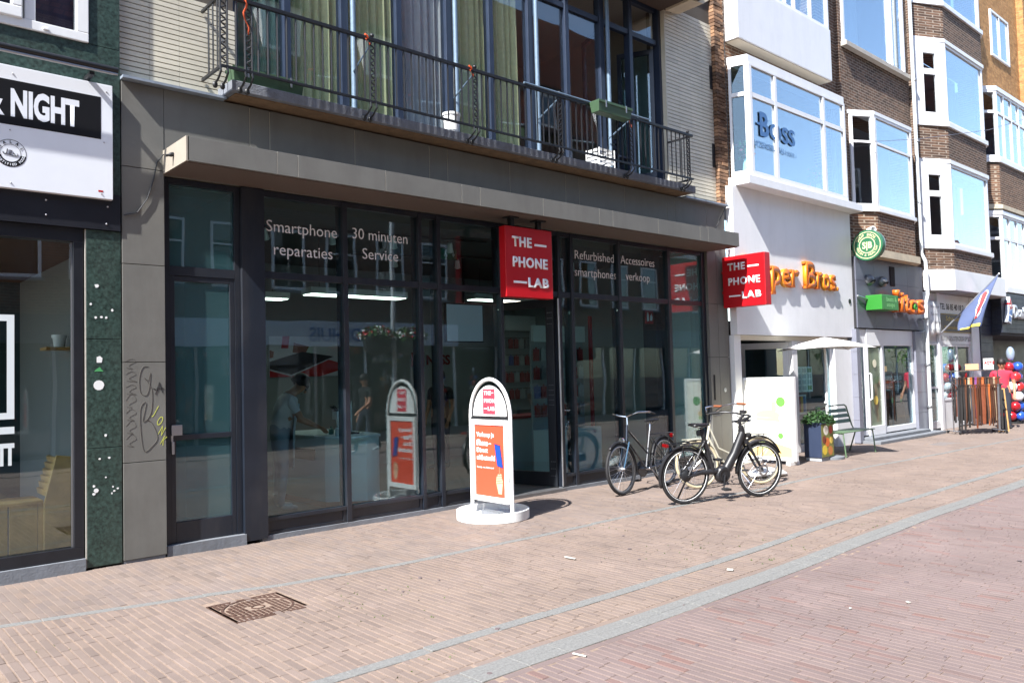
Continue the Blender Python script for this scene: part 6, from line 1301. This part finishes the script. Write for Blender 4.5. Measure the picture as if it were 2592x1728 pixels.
def ebike(t, wb):
    r = .352; h = wb/2
    wheel(t, (h, 0, r), r, rubber_m, black_m, .035, True); wheel(t, (-h, 0, r), r, rubber_m, black_m, .075, True)
    fender(t, (h, 0, r), r+.02, 30, 185, mblk); fender(t, (-h, 0, r), r+.02, 10, 200, mblk)
    fr = MB(); hb, ht = (h-.24, 0, .70), (h-.31, 0, .92)
    fr.path([ht, hb], .034, 12); fr.path([(h-.285, 0, .84), (h-.40, 0, .58), (h-.52, 0, .40), (h-.57, 0, .37)], [.045, .058, .058, .05], 14)
    fr.path([(h-.50, 0, .40), (-.1, 0, .375), (-.32, 0, .375), (-h+.06, .06, .355), (-h, .07, .352)], [.045, .04, .034, .018, .015], 12); fr.path([(-.32, 0, .375), (-h+.06, -.06, .355), (-h, -.07, .352)], [.03, .018, .015], 10)
    fr.path([(-.16, 0, .36), (-.30, 0, .80)], [.036, .028], 12); fr.path([(-h, .07, .36), (-.42, .05, .58), (-.30, .02, .76)], .014, 8); fr.path([(-h, -.07, .36), (-.42, -.05, .58), (-.30, -.02, .76)], .014, 8)
    fr.build('frame', mblk, t, local=True, smooth=True)
    MB().path([(-.30, 0, .78), (-.345, 0, .93)], .014, 8).build('seat_post', black_m, t, local=True); MB().lathe([(.024, 0), (.03, .02), (.03, .1), (.02, .12)], (-.30, 0, .80), (-.3, 0, .95), 12).build('suspension_boot', rubber_m, t, local=True)
    saddle(t, -.36, .965, mat('black saddle vinyl', C(26, 26, 28), .4))
    MB().lathe([(.09, -.05), (.105, -.03), (.105, .03), (.09, .05)], (-.02, 0, .33), (0, 1, 0), 20).build('motor', mblk, t, local=True); crank(t, -.02, .33, mblk, .165, .08, -1, -100)
    fk = MB()
    for y_ in (-.055, .055): fk.path([(h-.23, y_, .70), (h-.16, y_, .58), (h-.03, y_, .39), (h, y_, r)], [.02, .019, .016, .012], 8)
    fk.path([(h-.24, -.06, .71), (h-.24, .06, .71)], .024, 8).build('fork', mblk, t, local=True, smooth=True)
    MB().lathe([(.05, -.022), (.075, -.02), (.075, -.016)], (h, -.05, r), (0, 1, 0), 24, cap=False).build('brake_disc', alu_m, t, local=True)
    st = MB().path([(h-.31, 0, .90), (h-.33, 0, 1.0), (h-.27, 0, 1.06)], .02, 8).build('stem', mblk, t, local=True)
    hbq = MB().path([(h-.46, -.31, 1.06), (h-.36, -.26, 1.075), (h-.28, -.12, 1.07), (h-.27, 0, 1.06), (h-.28, .12, 1.07), (h-.36, .26, 1.075), (h-.46, .31, 1.06)], .012, 8).build('handlebar', mblk, t, local=True, smooth=True)
    for s_ in (-1, 1): MB().path([(h-.42, s_*.29, 1.066), (h-.54, s_*.34, 1.05)], .018, 8).build('grip', rubber_m, hbq, local=True); MB().path([(h-.36, s_*.27, 1.06), (h-.40, s_*.31, 1.03), (h-.47, s_*.34, 1.02)], .006, 6).build('brake_lever', alu_m, hbq, local=True)
    B(h-.30, -.04, 1.08, h-.24, .04, 1.12).build('display', rubber_m, hbq, local=True, bevel=.006); MB().lathe([(.03, 0), (.035, .05), (.03, .06)], (h-.22, 0, .80), (1, 0, 0), 14).build('headlight', rubber_m, t, local=True)
    rk = MB()
    for y_ in (-.07, .07): rk.path([(-h-.28, y_*.7, .745), (-.35, y_, .76)], .008, 6).path([(-h, y_, .37), (-h-.1, y_, .74)], .008, 6)
    for x_ in (-h-.26, -h-.1, -h+.06): rk.path([(x_, -.06, .748), (x_, .06, .748)], .007, 6)
    rk.build('rear_rack', black_m, t, local=True); B(-h-.31, -.05, .715, -h-.27, .05, .755).build('tail_light', mat('red lens', C(110, 8, 12), .25), t, local=True, bevel=.006)
    MB().path([(-h+.1, .08, .34), (-h+.02, .2, .01)], .012, 8).build('kickstand', mblk, t, local=True)
    cb = MB(); cb.path([(h-.30, -.1, 1.05), (h-.18, -.06, .92), (h-.2, -.03, .78)], .004, 5).path([(h-.30, .1, 1.05), (h-.16, .05, .94), (h-.2, .02, .78)], .004, 5).build('cables', rubber_m, t, local=True)
def blackbike(t, wb):
    r = .345; h = wb/2; wheel(t, (h, 0, r), r, rubber_m, alu_m); wheel(t, (-h, 0, r), r, rubber_m, alu_m); fender(t, (h, 0, r), r+.018, 50, 190, mblk); fender(t, (-h, 0, r), r+.018, 0, 170, mblk)
    db = mat('dark blue black enamel', C(24, 30, 40), .25, coat=.5); fr = MB(); fr.path([(h-.20, 0, .70), (h-.25, 0, .92)], .018, 8); fr.path([(h-.21, 0, .72), (-.05, 0, .29)], .014, 8); fr.path([(h-.24, 0, .86), (-.12, 0, .50)], .014, 8)
    fr.path([(-.05, 0, .29), (-.24, 0, .80)], .015, 8)
    for y_ in (-.05, .05): fr.path([(-.05, y_*.6, .29), (-h, y_, r)], .009, 6).path([(-.23, y_*.4, .72), (-h, y_, r)], .007, 6)
    fr.build('frame', db, t, local=True, smooth=True)
    fk = MB(); 
    for y_ in (-.045, .045): fk.path([(h-.20, y_*.9, .69), (h-.10, y_, .52), (h-.03, y_, .39), (h, y_, r)], .010, 7)
    fk.build('fork', mat('blue steel fork', C(74, 104, 128), .3, .4), t, local=True, smooth=True)
    hb = MB().path([(h-.26, 0, .92), (h-.27, 0, 1.03)], .011, 8).path([(h-.52, -.27, 1.04), (h-.40, -.28, 1.07), (h-.24, -.2, 1.08), (h-.22, -.08, 1.05), (h-.26, 0, 1.03), (h-.22, .08, 1.05), (h-.24, .2, 1.08), (h-.40, .28, 1.07), (h-.52, .27, 1.04)], .011, 8).build('handlebar', chrome_m, t, local=True, smooth=True)
    for s_ in (-1, 1): MB().path([(h-.42, s_*.28, 1.065), (h-.55, s_*.268, 1.035)], .016, 8).build('grip', rubber_m, hb, local=True)
    MB().path([(-.24, 0, .78), (-.27, 0, .90)], .012, 8).build('seat_post', chrome_m, t, local=True); saddle(t, -.29, .945, mat('black saddle vinyl', C(26, 26, 28), .4)); crank(t, -.05, .29, chrome_m, .165, .08, -1, -70)
    MB().lathe([(.001, -.07), (.115, -.07), (.115, -.05), (.001, -.05)], (-.05, 0, .29), (0, 1, 0), 26, cap=False).build('chain_case', db, t, local=True); MB().obox((-.33, -.06, .315), (.26, 0, .012), (0, .008, 0), (0, 0, .05)).build('chain_guard', db, t, local=True)
    rk = MB(); 
    for y_ in (-.06, .06): rk.path([(-h-.24, y_, .74), (-.28, y_, .75)], .007, 6).path([(-h, y_, r), (-h-.08, y_, .74)], .006, 6)
    for x_ in (-h-.2, -h-.05, -h+.1): rk.path([(x_, -.06, .745), (x_, .06, .745)], .006, 6)
    rk.build('rear_rack', black_m, t, local=True); MB().lathe([(.03, 0), (.025, .03)], (-h-.25, 0, .70), (-1, 0, 0), 12).build('tail_light', mat('red lens', C(110, 8, 12), .25), t, local=True); MB().lathe([(.02, 0), (.04, .04), (.04, .06)], (h-.13, 0, .72), (1, 0, 0), 14).build('headlight', chrome_m, t, local=True)
    MB().path([(-.1, .06, .28), (-.18, .22, .01)], .010, 6).build('kickstand', chrome_m, t, local=True)
def creambike(t, wb):
    r = .335; h = wb/2; wh = mat('ivory enamel', C(176, 172, 156), .3, coat=.3); wheel(t, (h, 0, r), r, tyre_c, alu_m, .04); wheel(t, (-h, 0, r), r, tyre_c, alu_m, .045); fender(t, (h, 0, r), r+.016, 40, 190, wh); fender(t, (-h, 0, r), r+.016, 0, 160, mblk)
    fr = MB(); fr.path([(h-.19, 0, .66), (h-.25, 0, .88)], .019, 8); fr.path([(h-.21, 0, .70), (h-.34, 0, .42), (h-.48, 0, .30), (-.02, 0, .27)], .017, 8); fr.path([(h-.24, 0, .84), (h-.36, 0, .54), (-.1, 0, .42)], .013, 8); fr.path([(-.02, 0, .27), (-.2, 0, .76)], .016, 8)
    for y_ in (-.05, .05): fr.path([(-.02, y_*.6, .27), (-h, y_, r)], .009, 6).path([(-.19, y_*.4, .70), (-h, y_, r)], .007, 6)
    fr.build('frame', wh, t, local=True, smooth=True); fk = MB()
    for y_ in (-.05, .05): fk.path([(h-.19, y_*.9, .65), (h-.1, y_, .5), (h-.03, y_, .38), (h, y_, r)], .011, 7)
    fk.build('fork', wh, t, local=True, smooth=True)
    hb = MB().path([(h-.26, 0, .88), (h-.29, 0, 1.02)], .011, 8).path([(h-.62, -.30, 1.13), (h-.48, -.30, 1.14), (h-.34, -.24, 1.12), (h-.27, -.1, 1.03), (h-.29, 0, 1.02), (h-.27, .1, 1.03), (h-.34, .24, 1.12), (h-.48, .30, 1.14), (h-.62, .30, 1.13)], .011, 8).build('handlebar', chrome_m, t, local=True, smooth=True)
    for s_ in (-1, 1): MB().path([(h-.52, s_*.30, 1.138), (h-.66, s_*.30, 1.128)], .017, 8).build('grip', mat('brown grip', C(150, 88, 56), .6), hb, local=True)
    MB().path([(-.2, 0, .74), (-.23, 0, .86)], .012, 8).build('seat_post', chrome_m, t, local=True); saddle(t, -.25, .90, mat('black saddle vinyl', C(26, 26, 28), .4)); crank(t, -.02, .27, chrome_m, .16, .08, -1, 20)
    rk = MB(); 
    for y_ in (-.06, .06): rk.path([(-h-.2, y_, .70), (-.24, y_, .71)], .007, 6).path([(-h, y_, r), (-h-.06, y_, .70)], .006, 6)
    rk.build('rear_rack', black_m, t, local=True); fk2 = MB()
    for y_ in (-.08, .08): fk2.path([(h-.12, y_, .68), (h+.16, y_, .68)], .007, 6)
    for x_ in (h-.08, h+.04, h+.15): fk2.path([(x_, -.08, .68), (x_, .08, .68)], .007, 6)
    fk2.path([(h, -.08, .68), (h, -.06, r)], .006, 6).build('front_rack', wh, t, local=True); MB().lathe([(.02, 0), (.045, .04), (.045, .07)], (h-.12, 0, .76), (1, 0, 0), 14).build('headlight', black_m, t, local=True); MB().path([(-.1, .05, .26), (-.2, .2, .01)], .010, 6).build('kickstand', chrome_m, t, local=True)
bike('bicycle', 'dark city bicycle with swept chrome handlebar nearest the shop door', (8.23, 7.04), (9.35, 7.17), 5, blackbike)
bike('bicycle', 'matt black electric bicycle with thick slanting frame tube, nearest the camera', (9.23, 5.62), (8.16, 6.0), 4, ebike)
bike('bicycle', 'ivory bicycle with cream tyres and brown grips behind the black electric one', (9.33, 6.62), (10.25, 6.20), 5, creambike)
# ------------------------------------------------------------------ people
skin_m = mat('skin', C(176, 126, 98), .55); hair_m = mat('dark hair', C(26, 20, 18), .6)
def person(label, loc, rz, shirt, trousers, shoes, joints, apron=None, hair=hair_m, sleeve='short', scale=1):
    """joints: named points in metres, facing +x. One continuous skinned body; hair and apron are children."""
    J = joints; V = []; E = []; Rr = []; tagv = []
    def v(p, r, k): V.append(p); Rr.append(r); tagv.append(k); return len(V)-1
    def chain(prev, seq):
        for p, r, k in seq:
            i = v(p, r, k)
            if prev is not None: E.append((prev, i))
            prev = i
        return prev
    pel = v(J['pelvis'], (.135, .165), 't'); P0, C0, N0, H0 = (Vector(J[k]) for k in ('pelvis', 'chest', 'neck', 'head'))
    wa_ = chain(pel, [(tuple(P0.lerp(C0, .45)), (.115, .15), 's')]); che = chain(wa_, [(tuple(C0), (.125, .175), 's')])
    nk = chain(che, [(tuple(C0.lerp(N0, .8)), (.09, .12), 's'), (tuple(N0), (.055, .058), 'k')]); d = (H0-N0).normalized(); fwd = Vector((d.z, 0, -d.x)) if True else None
    hd = chain(nk, [(tuple(N0.lerp(H0, .5)+fwd*.015), (.07, .062), 'k'), (tuple(H0+fwd*.01), (.098, .078), 'k'), (tuple(H0+d*.085), (.085, .072), 'k'), (tuple(H0+d*.125), (.04, .04), 'k')])
    for s_ in (1, -1):
        sh, el, wr_ = (Vector(J[k+('l' if s_ > 0 else 'r')]) for k in ('sh', 'el', 'wr'))
        kk = 's'; slv = 's' if sleeve == 'long' else 'k'
        a = chain(che, [(tuple(sh), (.066, .066), 's'), (tuple(sh.lerp(el, .5)), (.052, .052), 's'), (tuple(sh.lerp(el, .72)), (.045, .045), slv), (tuple(el), (.041, .041), slv), (tuple(el.lerp(wr_, .45)), (.037, .037), slv), (tuple(wr_), (.026, .026), 'k')])
        hdn = (wr_-el).normalized(); side = hdn.cross(Vector((0, 0, 1))); side = side.normalized() if side.length > .05 else Vector((0, 1, 0)); palm = wr_+hdn*.075
        pm2 = chain(a, [(tuple(palm), (.03, .018), 'k')])
        for f_, (o_, l_) in enumerate(((-.026, .07), (-.009, .085), (.009, .08), (.026, .062))): chain(pm2, [(tuple(palm+side*o_+hdn*.03), (.0095, .0095), 'k'), (tuple(palm+side*o_*1.2+hdn*(.03+l_*.55)-Vector((0, 0, .012))), (.009, .009), 'k'), (tuple(palm+side*o_*1.2+hdn*(.03+l_)-Vector((0, 0, .034))), (.008, .008), 'k')])
        chain(a, [(tuple(wr_+hdn*.04-side*s_*.03), (.012, .012), 'k'), (tuple(wr_+hdn*.085-side*s_*.052), (.01, .01), 'k')])
        hp, kn, an = (Vector(J[k+('l' if s_ > 0 else 'r')]) for k in ('hp', 'kn', 'an'))
        chain(pel, [(tuple(hp), (.10, .10), 't'), (tuple(hp.lerp(kn, .5)), (.085, .085), 't'), (tuple(kn), (.065, .065), 't'), (tuple(kn.lerp(an, .4)), (.06, .06), 't'), (tuple(an), (.045, .045), 't'), (tuple(an+Vector((.03, 0, -.045))), (.045, .04), 'f'), (tuple(an+Vector((.15, s_*.02, -.055))), (.032, .042), 'f'), (tuple(an+Vector((.2, s_*.025, -.06))), (.025, .035), 'f')])
    me = bpy.data.meshes.new('person'); me.from_pydata(V, E, []); ob = bpy.data.objects.new('tmp', me); COL.objects.link(ob)
    sk = ob.modifiers.new('k', 'SKIN'); sk.use_smooth_shade = True; ob.modifiers.new('s', 'SUBSURF').levels = 2
    for i, q in enumerate(me.skin_vertices[0].data): q.radius = Rr[i] if isinstance(Rr[i], tuple) else (Rr[i], Rr[i]); q.use_root = (i == 0)
    dg = bpy.context.evaluated_depsgraph_get(); m2 = bpy.data.meshes.new_from_object(ob.evaluated_get(dg)); bpy.data.objects.remove(ob)
    for m_ in (skin_m, shirt, trousers, shoes): m2.materials.append(m_)
    ix = {'k': 0, 's': 1, 't': 2, 'f': 3}; VA = np.array(V)
    cen = np.array([tuple(p.center) for p in m2.polygons]); A_ = VA[[e[0] for e in E]]; B_ = VA[[e[1] for e in E]]; AB = B_-A_
    tt = np.clip(((cen[:, None]-A_)*AB).sum(2)/((AB*AB).sum(1)+1e-9), 0, 1); dd = (((A_+tt[..., None]*AB)-cen[:, None])**2).sum(2); kx = dd.argmin(1)
    m2.polygons.foreach_set('material_index', [ix[tagv[E[k][0]] if tt[i, k] < .5 else tagv[E[k][1]]] for i, k in enumerate(kx)]); m2.polygons.foreach_set('use_smooth', [True]*len(cen))
    t = thing('person', label, 'person', loc); t.rotation_euler = (0, 0, rz); t.scale = (scale,)*3
    body = link('body', m2, t, local=True)
    hc = H0+d*.05-fwd*.012
    hm = MB(); n = 16
    for i in range(7):
        a = math.pi*.5*i/6*1.12
        for j in range(n): b = 2*math.pi*j/n; q = Vector((math.sin(a)*math.cos(b)*.107, math.sin(a)*math.sin(b)*.088, math.cos(a)*.10)); hm.v.append(tuple(hc+fwd*(q.x-.008)+Vector((0, 1, 0))*q.y+d*(q.z-(.05 if (i == 6 and math.cos(b) < .2) else 0))))
    hm.f = [(i*n+j, (i+1)*n+j, (i+1)*n+(j+1) % n, i*n+(j+1) % n) for i in range(6) for j in range(n)]; hm.mi = [0]*len(hm.f); hb_ = hm.build('hair', hair, t, local=True, smooth=True); hb_.modifiers.new('s', 'SOLIDIFY').thickness = -.012
    fc = MB(); fc.ball(tuple(H0+fwd*.105-d*.0), .014, 8, sz=(1.3, .8, 1.4)).ball(tuple(H0+Vector((0, .078, 0))), .02, 8, sz=(.8, .4, 1.5)).ball(tuple(H0+Vector((0, -.078, 0))), .02, 8, sz=(.8, .4, 1.5)); fc.build('face_features', skin_m, t, local=True, smooth=True)
    ey = MB(); 
    for s_ in (-1, 1): ey.ball(tuple(H0+fwd*.094+d*.022+Vector((0, s_*.03, 0))), .009, 8); ey.box(*(H0+fwd*.096+d*.04+Vector((0, s_*.03-.016, -.003))), *(H0+fwd*.1+d*.04+Vector((0, s_*.03+.016, .004))))
    mo = H0+fwd*.092-d*.05; ey.obox(mo, (.004, 0, 0), (0, .022, 0), (0, 0, .004)); ey.build('eyes_and_mouth', hair_m, t, local=True)
    if apron:
        o = MB(); rows = [(1.28, .10, .155), (1.1, .15, .15), (.95, .2, .16), (.75, .21, .16), (.5, .22, .15)]; k = 9
        vs = [(ax+.0 + (.02 if abs(2*j/(k-1)-1) < .5 else -.035*(abs(2*j/(k-1)-1))), w_*(2*j/(k-1)-1), z_) for z_, w_, ax in rows for j in range(k)]
        lean = lambda z_: J['pelvis'][0]+(J['chest'][0]-J['pelvis'][0])*max(0, min(1.2, (z_-J['pelvis'][2])/(J['chest'][2]-J['pelvis'][2])))
        o.add([(x_+lean(z_)-.01, y_+J['pelvis'][1], z_) for x_, y_, z_ in vs], [(r_*k+j, r_*k+j+1, (r_+1)*k+j+1, (r_+1)*k+j) for r_ in range(len(rows)-1) for j in range(k-1)]); ob = o.build('apron', apron, t, local=True, smooth=True); ob.modifiers.new('s', 'SOLIDIFY').thickness = .004
    return t
def seg_t(c, a, b): ab_ = b-a; return max(0., min(1., float((c-a)@ab_/(ab_@ab_+1e-9))))
def seg_d(c, a, b): t_ = seg_t(c, a, b); q = a+(b-a)*t_-c; return float(q@q)
work = dict(pelvis=(0, 0, .93), chest=(.07, 0, 1.24), neck=(.15, 0, 1.41), head=(.25, 0, 1.50), shl=(.09, .19, 1.33), shr=(.09, -.19, 1.33), ell=(.24, .22, 1.10), elr=(.22, -.23, 1.09), wrl=(.44, .12, 1.0), wrr=(.43, -.12, 1.0), hpl=(0, .10, .86), hpr=(0, -.10, .86), knl=(.02, .11, .48), knr=(.02, -.11, .48), anl=(-.02, .12, .09), anr=(-.02, -.12, .09))
stand = dict(pelvis=(0, 0, .93), chest=(.0, 0, 1.27), neck=(.01, 0, 1.47), head=(.04, 0, 1.58), shl=(0, .20, 1.38), shr=(0, -.20, 1.38), ell=(-.02, .25, 1.10), elr=(-.02, -.25, 1.10), wrl=(.10, .24, .90), wrr=(.12, -.22, .92), hpl=(0, .10, .86), hpr=(0, -.10, .86), knl=(.02, .10, .48), knr=(.03, -.10, .48), anl=(-.03, .11, .09), anr=(.0, -.11, .09))
person('man in white shirt and pale apron bending over the repair counter', (4.50, 9.42, .04), R(-14), mat('white tee shirt', C(206, 208, 212), .9), mat('light jeans', C(150, 164, 176), .9), mat('white trainers', C(200, 200, 200), .7), work, apron=mat('pale blue apron', C(166, 190, 204), .9), scale=1.02)
person('person in dark shirt inside the phone shop, in place of a mirrored passer-by', (8.4, 11.3, .036), R(200), mat('charcoal shirt', C(48, 46, 48), .9), mat('dark jeans', C(40, 44, 56), .9), mat('black shoes', C(26, 26, 28), .6), stand)  # figure added indoors for a passer-by reflected in the glass
person('person in red polo shirt and dark trousers behind the belt rack', (22.3, 6.72, 0), R(200), mat('bright red polo', C(206, 44, 66), .85), mat('dark jeans', C(40, 44, 56), .9), mat('black shoes', C(26, 26, 28), .6), stand)
walkp = dict(stand); walkp.update(knl=(.16, .10, .50), anl=(.22, .11, .10), knr=(-.02, -.10, .48), anr=(-.28, -.11, .16), ell=(-.12, .25, 1.10), wrl=(-.02, .26, .88), elr=(.10, -.25, 1.10), wrr=(.28, -.22, .98))
person('pedestrian in black vest and shorts walking by, mirrored in the left shop window', (9.3, .8, 0), R(175), mat('black vest', C(28, 28, 30), .9), mat('dark jeans', C(40, 44, 56), .9), mat('white trainers', C(200, 200, 200), .7), walkp)
